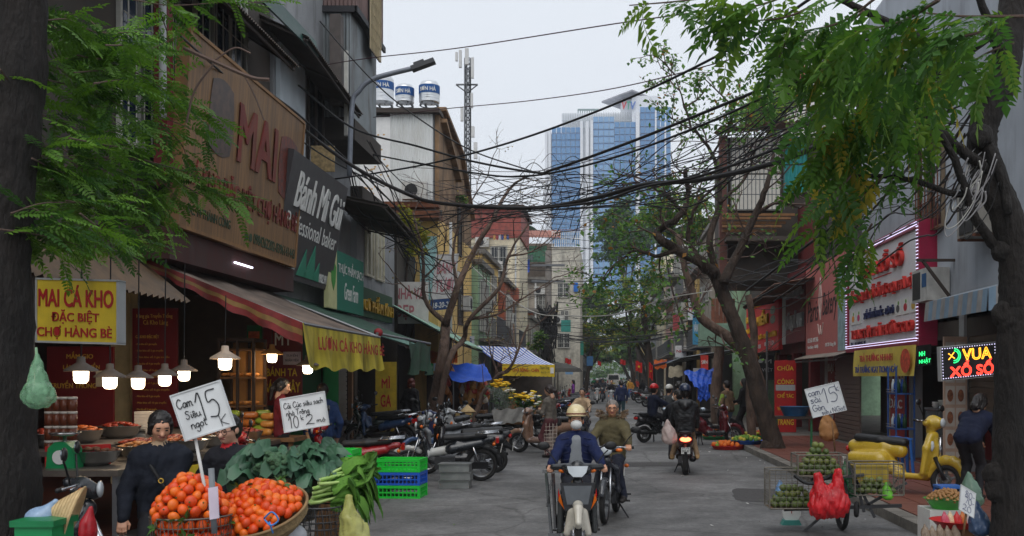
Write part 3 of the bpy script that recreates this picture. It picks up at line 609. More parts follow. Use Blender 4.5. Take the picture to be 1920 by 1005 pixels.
window(t,B,.5,.32,.62,.56,m_frame_d,C(40,36,34,'painted_dark_opening'),mull=0); window(t,B,.5,.64,.66,.9,m_frame_d,C(40,36,34,'painted_dark_opening'),mull=0)  # dark panes: the shade inside the gable openings is painted as colour
m_yelwall=C(226,190,118,'yellow_plaster',var=.2,scale=1,grime=.5,rough=.9)
part(t,'yellow_wall',m_yelwall,lambda b:(b.box(-5.62,-5.44,32.7,40.5,.12,6.98),b.box(-7.4,-5.45,32.45,32.68,.12,6.9)))
B=front_board(-7.4,-5.45,32.44,2.6,6.9,t)
window(t,B,.05,.06,.62,.44,C(60,110,150,'blue_frame'),mull=2,grille=(12,4)); B.slab('tile_panel',C(164,206,206,'pale_tile',var=.3,scale=30),.02,.7,.12,.98,.6,.03)
part(t,'ledge',m_rust,lambda b:b.box(-8.2,-5.3,31.7,32.45,6.88,7.1))
for k,x in enumerate((-7.75,-7.25,-6.45)):
 tank_lbl=('steel water tank partly behind the tin extension, farthest from gable','slim steel water tank with blue band, middle of the three','steel water tank with blue band nearest the brown gable')[k]
 yk=(35.5,33.6,33.6)[k]; q=(1.04,.9,1)[k]
 cpx=(718,759,805)[k]; top=(135,152,146)[k]; rad=(.38,.31,.345)[k]; X=W(cpx,200,yk).x; zb=W(cpx,200,yk).z; zt=W(cpx,top,yk).z; h=zt-zb-.1
 w=thing('water_tank',tank_lbl,'water tank',(X,yk,zb),group='rooftop steel water tanks')
 m_inox=C(214,216,218,'stainless',rough=.32,metal=.75,var=.12,stretch=(1,1,6))
 prof=[(0,.12),(rad*.97,.12),(rad,.15)]
 for i in range(7):z0=.15+(h-.35)*i/7; dz=(h-.35)/7; prof+=[(rad*.985,z0+dz*.1),(rad*1.01,z0+dz*.5),(rad*.985,z0+dz*.95)]
 prof+=[(rad,h-.18),(rad*.8,h-.06),(rad*.3,h),(0,h+.01)]
 part(w,'tank',m_inox,lambda b:b.lathe(prof,(X,yk,zb),24),True)
 zz=zb+h*.62; part(w,'label_band',C(24,84,150,'tank_blue'),lambda b:b.lathe([(rad*1.02,zz-.14),(rad*1.025,zz),(rad*1.02,zz+.14)],(X,yk,0),24),True)
 part(w,'stand',m_steel,lambda b:[b.bar((X+rad*.9*math.cos(i*PI/2+.4),yk+rad*.9*math.sin(i*PI/2+.4),zb),(X+rad*.8*math.cos(i*PI/2+.9),yk+rad*.8*math.sin(i*PI/2+.9),zb+.2),.05)for i in range(4)]+[b.lathe([(rad*.95,.02),(rad*.95,.06)],(X,yk,zb),20)])
 co,fs,dim=text_mesh('SƠN HÀ',.03,.01)
 vs=[]
 for x,y,z in co.tolist():a=-PI/2+(x-.5)*1.6; rr=rad*1.03+.006*z; vs.append((X+rr*math.cos(a),yk+rr*math.sin(a),zz-.085+.17*y))
 me=bpy.data.meshes.new('lettering'); me.from_pydata(vs,[],fs); me.materials.append(m_white); link('lettering',me,w)
# ---- telecom mast
t=thing('telecom_mast','grey lattice telecom mast with panel antennas behind the gable','mast',(*W(876,300,46).to_2d(),8.0))
bx,by=W(876,300,46).x,46.; z0,z1=8.2,W(876,108,46).z
def mast(b):
 cs=[(math.cos(a)*.16,math.sin(a)*.16)for a in(.5,2.6,4.7)]
 for x,y in cs:b.tube([(bx+x,by+y,z0),(bx+x*.9,by+y*.9,z1)],.035,5)
 n=26
 for i in range(n):
  za,zb=z0+(z1-z0)*i/n,z0+(z1-z0)*(i+1)/n
  for k in range(3):
   p,q=cs[k],cs[(k+1)%3]; b.tube([(bx+p[0],by+p[1],za),(bx+q[0],by+q[1],zb)],.018,4); b.tube([(bx+p[0],by+p[1],zb),(bx+q[0],by+q[1],zb)],.014,4)
part(t,'lattice',m_steel,mast)
zp=W(876,160,46).z
part(t,'arm_frame',m_steel,lambda b:(b.tube([(bx-.5,by-.1,zp),(bx+.5,by-.1,zp)],.045,5),b.tube([(bx-.5,by-.1,zp),(bx,by,zp-.35)],.03,4),b.tube([(bx+.5,by-.1,zp),(bx,by,zp-.35)],.03,4)))
for dx,za,zb,w in((-.28,130,98,.12),(.28,150,112,.12),(.02,125,95,.16),(-.45,118,102,.1),(.25,205,178,.1),(-.2,230,205,.12),(.3,260,240,.14),(.42,300,270,.16)):
 a,c=W(876,za,46).z,W(876,zb,46).z; boxpart(t,'antenna',C(206,206,204,'antenna_white',var=.1),bx+dx-w/2,bx+dx+w/2,by-.35,by-.2,a,c)
part(t,'cable_run',m_black,lambda b:[b.tube([(bx+.1*k-.1,by-.2,z0),(bx+.08*k-.05,by-.2,z1-.5)],.02,4)for k in range(4)])
# ---- street lamp on curved arm
t=thing('street_lamp','grey street lamp on a long curved arm above the awnings','street lamp',(-5.9,24.6,5))
yl=21.; A=[W(655,330,yl),W(660,200,yl),W(672,172,yl),W(700,148,yl),W(778,127,yl)]
part(t,'arm',C(128,134,144,'lamp_grey',rough=.5,metal=.4),lambda b:b.tube(bez(A,6),.055,8),True)
h0,h1=W(772,130,yl),W(815,114,yl)
part(t,'lamp_head',C(70,72,76,'lamp_head',rough=.5),lambda b:(b.bar(h0,h1,.22,.09),b.bar(h0.lerp(h1,.1)+V((0,0,.07)),h0.lerp(h1,.55)+V((0,0,.07)),.12,.08)))
part(t,'photocell',m_black,lambda b:b.tube(bez([h0+V((.05,0,.08)),h0+V((.15,0,.17)),h0+V((.3,0,.1))],4),.018,5))
# ================================================================ LEFT SIDE, FURTHER ALONG
def row_house(side,X,Y0,Y1,H,wall,label,floors=3,wmat=m_frame_w,shop=None,depth=8,roof=None,front=True,balc=True,nwin=2,name='town_house',z_first=3.2,grille=True,pane=None):
 xo=X+side*depth
 t=thing(name,label,'building',(X,(Y0+Y1)/2,.1))
 boxpart(t,'wall',wall,X,xo,Y0,Y1,.1,H)
 boxpart(t,'cornice',roof or m_conc,X-side*.18,xo,Y0-.1,Y1+.1,H+.002,H+.22)
 B=side_board(side,X-side*.001,Y0,Y1,.12,H,t); F=front_board(min(X,xo),max(X,xo),Y0-.001,.12,H,t)
 fh=(H-z_first)/max(1,floors-1)
 for f in range(floors-1):
  zb=z_first+fh*f+.5; zt=z_first+fh*(f+1)-.55; b0,b1=1-(zt-.12)/(H-.12),1-(zb-.12)/(H-.12)
  for k in range(nwin):
   a0=.12+.76*k/nwin; a1=a0+.55/nwin; window(t,B,a0,b0,a1,b1,wmat,pane,mull=1,grille=(7,3)if grille and(f+k)%2==0 else None)
  if front:
   d=abs(xo-X)
   for k in range(1):
    e=1.6/d; c_=(1-1.7/d if side<0 else 1.7/d); window(t,F,c_-e/2,b0,c_+e/2,b1,wmat,pane,mull=1)
  if balc and f%2==0:balcony(t,B,.08,.92,b1+.3/(H),.75)
 if shop:shutter(t,B,.1,1-2.7/(H-.12),.9,1,shop)
 else:B.slab('shop_dark_sheet',C(30,27,25,'painted_dark_interior',var=.3),.02,.06,1-2.7/(H-.12),.94,1,.02)  # near-black sheet on the solid wall, painted as the shade inside a shop
 return t,B,F
m_grn=C(150,182,148,'green_plaster',var=.2,grime=.5)
m_cream=C(226,214,186,'cream_plaster',var=.18,grime=.45)
m_stain=C(160,150,136,'old_plaster',var=.4,scale=1.3,grime=.85,bump=.3,gcol=(.05,.04,.03))
m_brick=C(168,92,66,'brick_red',var=.3,scale=4,grime=.3)
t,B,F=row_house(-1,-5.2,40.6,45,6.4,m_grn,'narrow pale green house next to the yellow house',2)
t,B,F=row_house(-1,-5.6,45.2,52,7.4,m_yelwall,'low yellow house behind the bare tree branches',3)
t=thing('town_house','cream house with dark red top storey behind tangled branches','building',(-7,60,0))
boxpart(t,'wall',m_cream,-10,-5.0,58,64,.1,9.9); boxpart(t,'top_storey',C(150,74,64,'brick_top',var=.35,grime=.5),-10.2,-4.9,57.9,64,9.91,11.6); boxpart(t,'roof',m_frame_d,-10.4,-4.7,57.7,64.2,11.61,11.8)
F=front_board(-10,-5,57.98,.1,9.9,t)
for a0,b0 in((.35,.05),(.66,.05),(.35,.36),(.66,.36)):window(t,F,a0,b0,a0+.2,b0+.2,m_frame_w,mull=1,grille=(6,3))
boxpart(t,'balcony',m_brick,-7.6,-5,57.0,57.9,6.1,6.9)
Yb=74.; t=thing('apartment_block','stained four storey block with brown sheet roof and green terrace net','building',(-5.5,Yb,0))
x0,x1=W(905,0,Yb).x,W(1088,0,Yb).x; xm=W(1035,0,Yb).x
def zz(py):return W(0,py,Yb).z
boxpart(t,'wall',m_stain,x0,xm,Yb,Yb+9,.1,zz(520)); boxpart(t,'wall',C(196,190,176,'tall_plaster',var=.25,grime=.6),xm+.01,x1,Yb-.4,Yb+9,.1,zz(465))
boxpart(t,'upper_wall',C(120,108,96,'upper_wall',var=.3,grime=.6),x0,xm,Yb+2.5,Yb+9,zz(520),zz(448))
part(t,'roof',C(158,104,88,'brown_sheet',var=.2,rough=.6),lambda b:b.corr((W(932,0,Yb).x,Yb-.8,zz(448)),(W(1052,0,Yb).x-W(932,0,Yb).x,0,0),(0,1.5,.75),.25,.04))
part(t,'roof',C(150,52,50,'red_sheet',var=.2),lambda b:b.corr((W(1050,0,Yb).x,Yb-.7,zz(433)),(1.5,0,0),(0,1.4,.2),.2,.03))
def net(b):
 xa,xb,za,zb=W(952,0,Yb).x,W(1026,0,Yb).x,zz(492),zz(462); b.grid(lambda u,v:(xa+(xb-xa)*u,Yb-.3+.05*math.sin(u*30),za+(zb-za)*v),20,4)
part(t,'terrace_net',C(46,110,80,'green_net',var=.4,alpha=.85),net)
part(t,'canopy_net',C(40,120,84,'green_net2',var=.3),lambda b:b.grid(lambda u,v:(W(955,0,Yb).x+2.1*u,Yb+3+1.5*v,zz(425)+.6*math.sin(PI*u)*(1-v)+.3*v),8,3))
boxpart(t,'eave',C(158,92,72,'brown_eave'),x0,W(985,0,Yb).x,Yb-1,Yb-.01,zz(497),zz(489))
F=front_board(x0,xm,Yb,zz(700),zz(520),t); G2=front_board(xm,x1,Yb-.4,zz(700),zz(465),t)
for a0,b0,a1,b1 in((.22,.14,.42,.36),(.52,.14,.66,.34),(.75,.14,.92,.34),(.05,.16,.16,.36),(.1,.5,.5,.82),(.66,.5,.9,.8)):window(t,F,a0,b0,a1,b1,m_frame_w if a0!=.22 else m_wood,C(150,96,54,'bamboo_blind',var=.3)if a0==.22 else None,mull=2,grille=(10,4))
for a0,b0,a1,b1 in((.2,.28,.62,.4),(.3,.5,.6,.62),(.2,.68,.65,.8)):window(t,G2,a0,b0,a1,b1,m_frame_w,mull=1,grille=(8,3))
mb=MB()
for i in range(14):mb.tube([(xm+.05+i*(x1-xm-.1)/13,Yb-.6,zz(465)),(xm+.05+i*(x1-xm-.1)/13,Yb-.6,zz(437))],.025,4)
for py in(465,450,437):mb.tube([(xm,Yb-.6,zz(py)),(x1,Yb-.6,zz(py))],.03,4)
mb.build('rooftop_cage',m_white,t)
boxpart(t,'drain_pipe',C(206,204,200,'pvc_white'),W(1003,0,Yb).x,W(1006,0,Yb).x,Yb-.2,Yb-.05,.2,zz(525))
boxpart(t,'brick_patch',m_brick,W(975,0,Yb).x,W(1000,0,Yb).x,Yb-.06,Yb+.02,zz(640),zz(585))
boxpart(t,'blue_panel',C(30,104,190,'blue_panel'),W(1076,0,Yb).x,W(1084,0,Yb).x,Yb-.6,Yb-.45,zz(548),zz(531))
boxpart(t,'floor_band',m_conc,x0-.2,xm,Yb-.35,Yb-.01,zz(586),zz(580)); boxpart(t,'floor_band',m_conc,x0-.2,xm,Yb-.35,Yb-.01,zz(526),zz(520))
s=thing('blue_tarpaulin','crumpled blue plastic drum cover hanging on the stained block','tarpaulin',W(985,500,Yb-1.5)); part(s,'sheet',C(30,80,176,'tarp_blue',var=.25,rough=.4),lambda b:b.grid(lambda u,v:tuple(W(975+18*u,484+24*v+3*math.sin(u*9),Yb-1.5+.2*math.sin(u*7+v*5))),8,8),True)
for i,(X,Y0,Y1,H,wl,lb)in enumerate(((-4.0,84,93,10.5,m_cream,'cream house past the stained block on the left row'),(-3.6,93.3,103,12,m_stain,'grey stained house with rail balconies deep in the left row'),(-3.3,103.3,116,9.5,C(130,170,160,'sea_green',var=.2,grime=.4),'sea green house deep in the left row'),(-3.2,116.5,134,13,m_cream,'tall cream house far down the left row'),(-3.4,134.5,165,11,m_wall_gr,'long grey house near the end of the left row'),(-3.6,166,230,12,m_stain,'farthest stained house on the left'))):
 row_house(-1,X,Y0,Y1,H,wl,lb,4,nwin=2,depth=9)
t=thing('town_house','low dark shop with clutter of goods behind the blue tarpaulin','building',(-6.5,31,0)); boxpart(t,'wall',m_wall_dk,-10,-6.2,29.6,32.4,.1,6.2)
B=side_board(-1,-6.19,29.6,32.4,.12,6.2,t); B.slab('shop_dark_sheet',C(30,27,25,'painted_dark_interior',var=.3),.02,.05,.55,.95,1,.02)  # flat dark sheet again, interior shade put into its colour
t,B,F=row_house(-1,-5.3,52.3,57.5,6.8,m_brick,'brick red house with plants between cream and yellow houses',2)
t,B,F=row_house(-1,-4.9,64.4,73.5,5.6,m_stain,'low stained house in front of the block',2)
# ---- market stalls on the left
def tarp(name,label,pts,mat,nu=14,nv=8,sag=.12,cat='tarpaulin',wr=.03):
 """pts: four world corners a(top-left) b(top-right) c(bottom-right) d(bottom-left)"""
 a,b,c,d=[V(p)for p in pts]; t=thing(name,label,cat,(a+b+c+d)/4)
 def f(u,v):
  p=a.lerp(b,u).lerp(d.lerp(c,u),v); return p-V((0,0,sag*math.sin(PI*u)*math.sin(PI*v)))+V((0,wr*math.sin(u*23+v*9),wr*math.sin(u*13-v*17)))
 part(t,'sheet',mat,lambda m:m.grid(f,nu,nv),True); return t
m_orange=C(232,112,40,'tarp_orange',var=.15,rough=.5); m_blue=C(40,92,204,'tarp_bright_blue',var=.15,rough=.45)
Ys=30.5
tarp('orange_tarpaulin','orange tarpaulin stretched over the stall behind the bare tree',[W(800,660,Ys+1.5),W(858,655,Ys+1.5),W(858,682,Ys-.2),W(790,682,Ys-.2)],m_orange,sag=.02)
tarp('blue_tarpaulin','blue tarpaulin roof over the snack stall',[W(828,682,Ys+.6),W(908,682,Ys+.6),W(925,714,Ys-1.2),W(850,716,Ys-1.2)],m_blue)
t=thing('snack_stall','snack stall hung with packets and brown bags under blue tarpaulin','stall',W(860,800,Ys+.8))
part(t,'frame',m_steel,lambda b:[b.tube([W(px,682 if k<2 else 714,Y),(W(px,0,Y).x,Y,.1)],.025,5)for k,(px,Y)in enumerate(((830,Ys+.6),(906,Ys+.6),(925,Ys-1.2),(850,Ys-1.2)))])
boxpart(t,'table',m_wood,W(845,0,Ys).x,W(910,0,Ys).x,Ys-.2,Ys+.6,.7,.78); part(t,'table_leg',m_wood,lambda b:[b.box(x,x+.05,y,y+.05,.1,.7)for x in(W(846,0,Ys).x,W(908,0,Ys).x)for y in(Ys-.15,Ys+.5)])
boxpart(t,'back_sheet',C(60,40,34,'stall_back',var=.5,scale=8),W(800,0,Ys+1).x,W(915,0,Ys+1).x,Ys+1,Ys+1.05,.7,2.1)
def bag(name,label,c,r,mat,group=None,cat='bag'):
 c=V(c); pr=[((c.x,c.y,c.z),(r*.8,r*.7,r),0),((c.x+r*.3,c.y-r*.2,c.z-r*.4),(r*.55,r*.6,r*.6),0),((c.x,c.y,c.z+r*.8),(c.x,c.y,c.z+r*1.5),r*.35,r*.1,0)]
 pr.append(((c.x-r*.35,c.y,c.z+r*.7),(c.x-r*.2,c.y,c.z+r*1.7),r*.22,r*.07,0)); pr.append(((c.x+r*.1,c.y-r*.1,c.z-r*.6),(r*.75,r*.6,r*.4),0)); o=blob_obj(name,pr,r/9,[mat],None,r*.3,True,r*.035,r*1.1,.12); return tag(o,label,cat,group)
pk=[C(206,150,80,'snack_tan',rough=.35),C(176,110,50,'snack_brown',rough=.35),C(206,196,180,'snack_clear',rough=.3),C(190,60,50,'snack_red',rough=.35)]
random.seed(11)
bm_=[bag('snack_bag','crinkled plastic snack bag hung in the stall under blue tarpaulin',(0,0,0),.13,m,'snack bags in the stall')for m in pk]
cells=[(818+random.uniform(-4,4)+24*(i%2),690+i*9+random.uniform(-4,4))for i in range(9)]+[(868+7*(i%7)+random.uniform(-2,2),722+9*(i//7))for i in range(28)]+[(x,y)for x in(884,892,900)for y in(720,733,746)]
for i,(px,py)in enumerate(cells):
 src=bm_[random.choice([0,1,0,2,3]if i<37 else[0,1])]; o=src.copy()if i>=4 else bm_[i]
 if i>=4:COL.objects.link(o)
 o.location=W(px,py,Ys+random.uniform(-.1,.7)); s_=random.uniform(.7,1.15); o.scale=(s_,s_,s_*1.1); o.rotation_euler.z=random.uniform(0,6)
Yw=36.; t=thing('striped_awning','blue and white striped stall awning with yellow lettered banner','awning',W(965,700,Yw))
a,b_,c_,d_=W(892,648,Yw+2.4),W(985,652,Yw+2.4),W(1040,684,Yw),W(942,682,Yw)
def sa(m):
 n=26
 for i in range(n):
  m.m=i%2; p,q,r,s_=a.lerp(b_,i/n),a.lerp(b_,(i+1)/n),d_.lerp(c_,(i+1)/n),d_.lerp(c_,i/n)
  m.grid(lambda u,v:p.lerp(q,u).lerp(s_.lerp(r,u),v)-V((0,0,.07*math.sin(PI*v))),1,6)
part(t,'canopy',[C(52,92,190,'stripe_blue',var=.1),C(226,230,236,'stripe_white',var=.08)],sa)
B=Board(d_+V((0,-.03,0)),c_-d_,V((0,0,-.42)),t)
part(t,'banner',m_yel,lambda m:m.grid(lambda u,v:B.at(u,v+(.05*abs(math.sin(u*40))if v>.9 else 0),.015*math.sin(u*14)*v),60,4),True)
B.write('THỊT CHÓ SỐNG - CHÍN',.03,.2,.7,.72,m_redl,bold=.03,off=.025); B.write('Thanh Tùng',.72,.15,.9,.45,m_dkgreen,bold=.0,off=.025,shear=.3); B.write('0912 731 117',.74,.6,.9,.75,m_dkgreen,bold=.01,off=.025)
B.slab('sticker',m_white,.004,.92,.25,.985,.75,.03)
part(t,'pole',m_steel,lambda m:[m.tube([p,(p.x,p.y,.1)],.03,6)for p in(c_+V((0,.05,0)),d_+V((0,.05,0)))])
boxpart(t,'counter',m_wood,d_.x,c_.x-.2,Yw+.3,Yw+1,.1,.95); boxpart(t,'back_sheet',C(92,84,80,'stall_back2',var=.4,scale=4),d_.x-.4,c_.x-.2,Yw+2,Yw+2.05,.2,2.2)
t=thing('market_parasol','dark grey market parasol past the striped awning','parasol',W(1045,800,42))
pc=W(1046,692,42); part(t,'canopy',C(74,72,66,'parasol_grey',var=.15,trans=.2),lambda b:b.lathe([(0,.28),(.5,.2),(.95,.03),(1.05,-.12),(1.02,-.12),(.92,.0),(.5,.17),(0,.25)],pc,10)); part(t,'pole',m_steel,lambda b:b.tube([(pc.x,pc.y,.0),pc+V((0,0,.3))],.025,6))
s=thing('shop_sign','small green sign lettered in white below the orange tarpaulin','sign',W(800,690,Ys-.3)); B=Board(W(790,681,Ys-.35),(W(812,0,Ys).x-W(790,0,Ys).x,0,0),(0,0,-.24),s); B.slab('board',C(36,140,76,'sign_green'),.03); B.write('HOA BAN',.06,.3,.94,.7,m_white,bold=.02)
s=thing('shop_sign','pale sign plate next to the small green sign','sign',W(815,690,Ys-.3)); B=Board(W(813,681,Ys-.35),(.16,0,0),(0,0,-.24),s); B.slab('board',C(176,196,206,'sign_pale',var=.2,scale=20),.03)
t=thing('shop_sign','pale blue and white shop sign between the awnings','sign',W(865,640,40)); B=Board(W(838,630,40),(1.1,0,0),(0,0,-.4),t); B.slab('board',C(196,206,222,'sign_blueish',var=.2,scale=8),.04); B.write('PHONG',.1,.2,.9,.8,C(48,76,150,'letter_blue'),bold=.02)
random.seed(91)
def ac(label,c,side):
 c=V(c); t=thing('air_conditioner',label,'air conditioner',c,group='wall air conditioners'); d=.0 if side==0 else.2
 if side==0:boxpart(t,'casing',C(196,194,188,'ac_far',grime=.4),c.x-.4,c.x+.4,c.y-.32,c.y-.02,c.z-.28,c.z+.28); part(t,'fan_grille',m_black,lambda b:b.cyl((c.x-.1,c.y-.34,c.z),(c.x-.1,c.y-.322,c.z),.21,.21,14))
 else:boxpart(t,'casing',C(196,194,188,'ac_far',grime=.4),c.x,c.x-side*.32,c.y-.4,c.y+.4,c.z-.28,c.z+.28); part(t,'fan_grille',m_black,lambda b:b.cyl((c.x-side*.322,c.y,c.z),(c.x-side*.34,c.y,c.z),.21,.21,14))
for i,(px,py,Y,sd_,lb)in enumerate(((915,560,74,0,'air conditioner low on the stained block'),(1012,545,74,0,'air conditioner by the drain pipe of the stained block'),(1048,600,73.6,0,'air conditioner on the plain wing of the stained block'),(938,600,74,0,'air conditioner near the brick patch'),(905,455,58,0,'air conditioner on the cream house front'),(930,500,58,0,'lower air conditioner on the cream house front'),(780,360,32.4,0,'air conditioner below the tile panel'))):ac(lb,W(px,py,Y),sd_)
for i,(y,z)in enumerate(((35,5.2),(38,4.6),(43,4.9),(48,5.6),(54.5,5.0))):ac('air conditioner on the left row, '+('first','second','third','fourth','fifth')[i]+' past the gable',((-5.44,-5.44,-5.2,-5.6,-5.3)[i],y,z),-1)
for i,(y,z,x)in enumerate(((46.5,4.8,5.6),(52,6.2,5.3),(58,5.6,5.2),(62,6.8,5.2),(67,6.4,5.0),(76,6.,5.1))):ac('air conditioner on the right row, '+('first','second','third','fourth','fifth','sixth')[i]+' past the red sign',(x,y,z),1)
for i,(px,py,Y,n)in enumerate(((955,478,73.2,9),(930,598,73.4,7),(800,395,32.0,6),(925,440,57.5,6))):
 t=thing('laundry_line',('washing on the green netted terrace','washing under the stained block windows','washing at the blue window grille','washing on the cream house')[i],'laundry',W(px,py,Y)); part(t,'line',m_black,lambda b:b.tube([W(px-4,py,Y),W(px+n*5,py,Y)],.012,4))
 for k in range(n):
  a=W(px+5*k,py,Y); s_=Y/FPX; part(t,'garment',C(*random.choice(((200,200,206),(150,60,70),(60,84,140),(196,150,90),(90,96,100))),var=.2),lambda b:b.grid(lambda u,v:(a.x+4*s_*u,Y+.03*math.sin(u*6+v*3),a.z-random.uniform(9,10)*s_*v),3,3))
for px,Y,z1,lb in((890,45.1,6.2,'grey drain pipe between the green and yellow houses'),(846,32.3,6.8,'rusty drain pipe at the yellow wall corner'),(967,57.9,9.6,'drain pipe on the cream house corner')):x=W(px,0,Y).x; tag(part(None,'drain_pipe',m_ltgrey,lambda b:b.tube([(x,Y-.1,.2),(x,Y-.1,z1)],.05,6),True),lb,'pipe')
# ================================================================ RIGHT SIDE OF THE STREET
RX=6.3
m_corr_blue=C(168,174,182,'blue_grey_tin',var=.15,scale=.8,rough=.5,metal=.2,grime=.35)
m_shut_dk=C(104,92,80,'dark_shutter',rough=.5,metal=.3,grime=.4)
m_shut_br=C(110,96,88,'brown_shutter',rough=.5,metal=.2,grime=.3)
m_led_w=M('led_white',(.75,.72,1.),emit=1.0,var=0); m_led_r=M('led_red',(1.,.05,.03),emit=2.4,var=0); m_led_o=M('led_orange',(1.,.42,.03),emit=2.2,var=0); m_led_g=M('led_green',(.03,1.,.25),emit=1.6,var=0)
t=thing('shop_house','near right shop house clad in ribbed grey sheet with roller shutter','building',(RX,17,0))
boxpart(t,'core',m_wall_gr,RX+.1,13,12,24.4,2.9,10.5)
part(t,'cladding',m_corr_blue,lambda b:b.corr((RX,24.4,2.95),(0,-12.4,0),(0,0,7.4),.12,.02))
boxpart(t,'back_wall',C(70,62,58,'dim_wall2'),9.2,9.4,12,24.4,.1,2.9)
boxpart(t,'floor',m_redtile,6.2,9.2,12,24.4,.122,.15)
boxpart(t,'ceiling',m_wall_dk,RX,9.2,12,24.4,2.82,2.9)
for y0,y1 in((12.0,12.25),(17.35,17.6),(20.4,20.55)):boxpart(t,'pillar',m_wall_gr,RX-.05,RX+.2,y0,y1,.13,2.9)
B=side_board(1,RX+.06,14.1,17.3,.95,2.5,t); shutter(t,B,0,0,1,1,m_shut_dk); boxpart(t,'inner_panel',C(60,40,36,'inner_maroon',var=.4,scale=3),RX+.5,RX+.6,14.1,17.3,.15,2.82)
boxpart(t,'lintel',m_wall_dk,RX+.0,RX+.15,12,24.4,2.5,2.9)
B=side_board(1,RX-.01,12,24.4,2.95,10.4,t)
f=window(t,B,4.5/12.4,.32,6.0/12.4,.78,C(120,104,84,'rust_frame',grime=.4),mull=1,grille=(8,6))
window(t,B,9.6/12.4,.25,11./12.4,.6,m_frame_d,mull=1)
for(yy,zz_)in((16.2,4.45),):
 a=thing('air_conditioner','dirty air conditioner box on the ribbed wall beside tree trunk','air conditioner',(RX-.2,yy,zz_))
 boxpart(a,'casing',C(150,146,138,'ac_casing',grime=.5),RX-.42,RX-.04,yy-.45,yy+.45,zz_-.35,zz_+.35)
 part(a,'grille',m_black,lambda b:[b.torus((RX-.43,yy,zz_),.05+.05*i,.008,(1,0,0),20,4)for i in range(5)]+[b.box(RX-.44,RX-.422,yy-.3,yy+.3,zz_-.31,zz_+.31)]); part(a,'bracket',m_rust,lambda b:(b.box(RX-.45,RX,yy-.35,yy-.3,zz_-.4,zz_-.36),b.box(RX-.45,RX,yy+.3,yy+.35,zz_-.4,zz_-.36)))
a=thing('air_conditioner','pale air conditioner with blue sticker under steel brackets','air conditioner',(RX-.2,18.6,3.5))
boxpart(a,'casing',C(190,190,186,'ac_white',grime=.4),RX-.45,RX-.04,18.1,19.0,3.2,3.8); boxpart(a,'sticker',C(40,90,140,'ac_sticker'),RX-.456,RX-.451,18.15,18.4,3.45,3.7); part(a,'grille',m_black,lambda b:b.box(RX-.456,RX-.451,18.5,18.95,3.25,3.75))
part(a,'bracket',m_frame_d,lambda b:(b.bar((RX,17.9,3.1),(RX-.6,17.9,3.9),.05),b.bar((RX,17.9,3.9),(RX-.7,17.9,3.9),.05)))
t=thing('striped_awning','small blue and white striped awning beside near right trunk','awning',(5.9,15.6,2.9))
def sm_awn(b):
 for i in range(14):
  b.m=i%2; y0,y1=14.3+i*.2,14.5+i*.2
  b.grid(lambda u,v:(6.25-.75*v,y0+(y1-y0)*u,3.28-.2*v),1,4); b.grid(lambda u,v:(5.5-.03*v,y0+(y1-y0)*u,3.08-.33*v-.03*math.sin(u*PI)),1,2)
 for i in range(7):b.m=i%2; b.grid(lambda u,v:(6.25-.75*(i+u)/7,14.29,3.28-.2*(i+u)/7-.33*v),1,1)
part(t,'canopy',[C(120,146,168,'stripe_pale_blue',var=.2,grime=.4),C(150,148,146,'stripe_grey',var=.2,grime=.4)],sm_awn)
t=thing('neon_sign','black neon sign with orange and red glowing lottery words','sign',W(1815,672,15.2))
B=Board(W(1762,650,15.2),W(1868,640,15.2)-W(1762,650,15.2),V((.02,0,-.53)),t)
B.slab('casing',m_ltgrey,.14); B.slab('face',C(10,9,14,'neon_black',rough=.3),.01,.02,.03,.98,.97,.012)
B.write('VUA',.40,.16,.88,.46,C(14,12,14,'neon_fill'),bold=.0,depth=.004,off=.014)
def outline(st,a0,b0,a1,b1,mat,w=.006):
 co,fs,dim=text_mesh(st,.0,.01); from collections import Counter
 cnt=Counter(); top=[f_ for f_ in fs if all(co[i][2]>.5 for i in f_)]
 for f_ in top:
  for i in range(len(f_)):e=tuple(sorted((f_[i],f_[(i+1)%len(f_)]))); cnt[e]+=1
 mb=MB()
 for(i,j),k in cnt.items():
  if k==1:mb.tube([B.at(a0+(a1-a0)*co[i][0],b1+(b0-b1)*co[i][1],.026),B.at(a0+(a1-a0)*co[j][0],b1+(b0-b1)*co[j][1],.026)],w,4)
 return mb.build('neon_lettering',mat,t)
outline('VUA',.39,.14,.89,.46,m_led_o); outline('XỔ SỐ',.16,.46,.92,.9,m_led_r,.0075)
mb=MB()
for k in range(2):mb.tube([B.at(.24+(.11-.03*k)*math.cos(q*.2-1.5),.3+(.2-.06*k)*math.sin(q*.2-1.5),.02)for q in range(17)],.007,4)
mb.build('neon_emblem',m_led_g,t)
mb=MB(); mb.tube([B.at(.14,.22,.02),B.at(.2,.3,.02),B.at(.14,.4,.02)],.008,4); mb.tube([B.at(.24,.2,.02),B.at(.19,.3,.02),B.at(.25,.38,.02)],.008,4); mb.build('neon_emblem',m_led_o,t)
mb=MB()
for i in range(22):mb.ell(B.at(.04+.92*i/21,.07,.016),.009,5,3); mb.ell(B.at(.04+.92*i/21,.93,.016),.009,5,3)
for i in range(11):mb.ell(B.at(.035,.07+.86*i/10,.016),.009,5,3); mb.ell(B.at(.965,.07+.86*i/10,.016),.009,5,3)
mb.build('led_border',m_led_w,t)
t=thing('neon_sign','tiny black sign with green glowing letters beside yellow banner','sign',W(1735,665,18)); B=Board(W(1722,648,18),W(1746,645,18)-W(1722,648,18),V((0,0,-.38)),t); B.slab('casing',C(12,12,14,'neon_black2'),.06); B.write('NH',.05,.3,.5,.52,m_led_g,bold=.0); B.write('NHẬT',.05,.62,.95,.92,m_led_g,bold=.0)
s=thing('shop_sign','white framed sign with red raised lettering and glowing border lights','sign',(6,21.5,2.5))
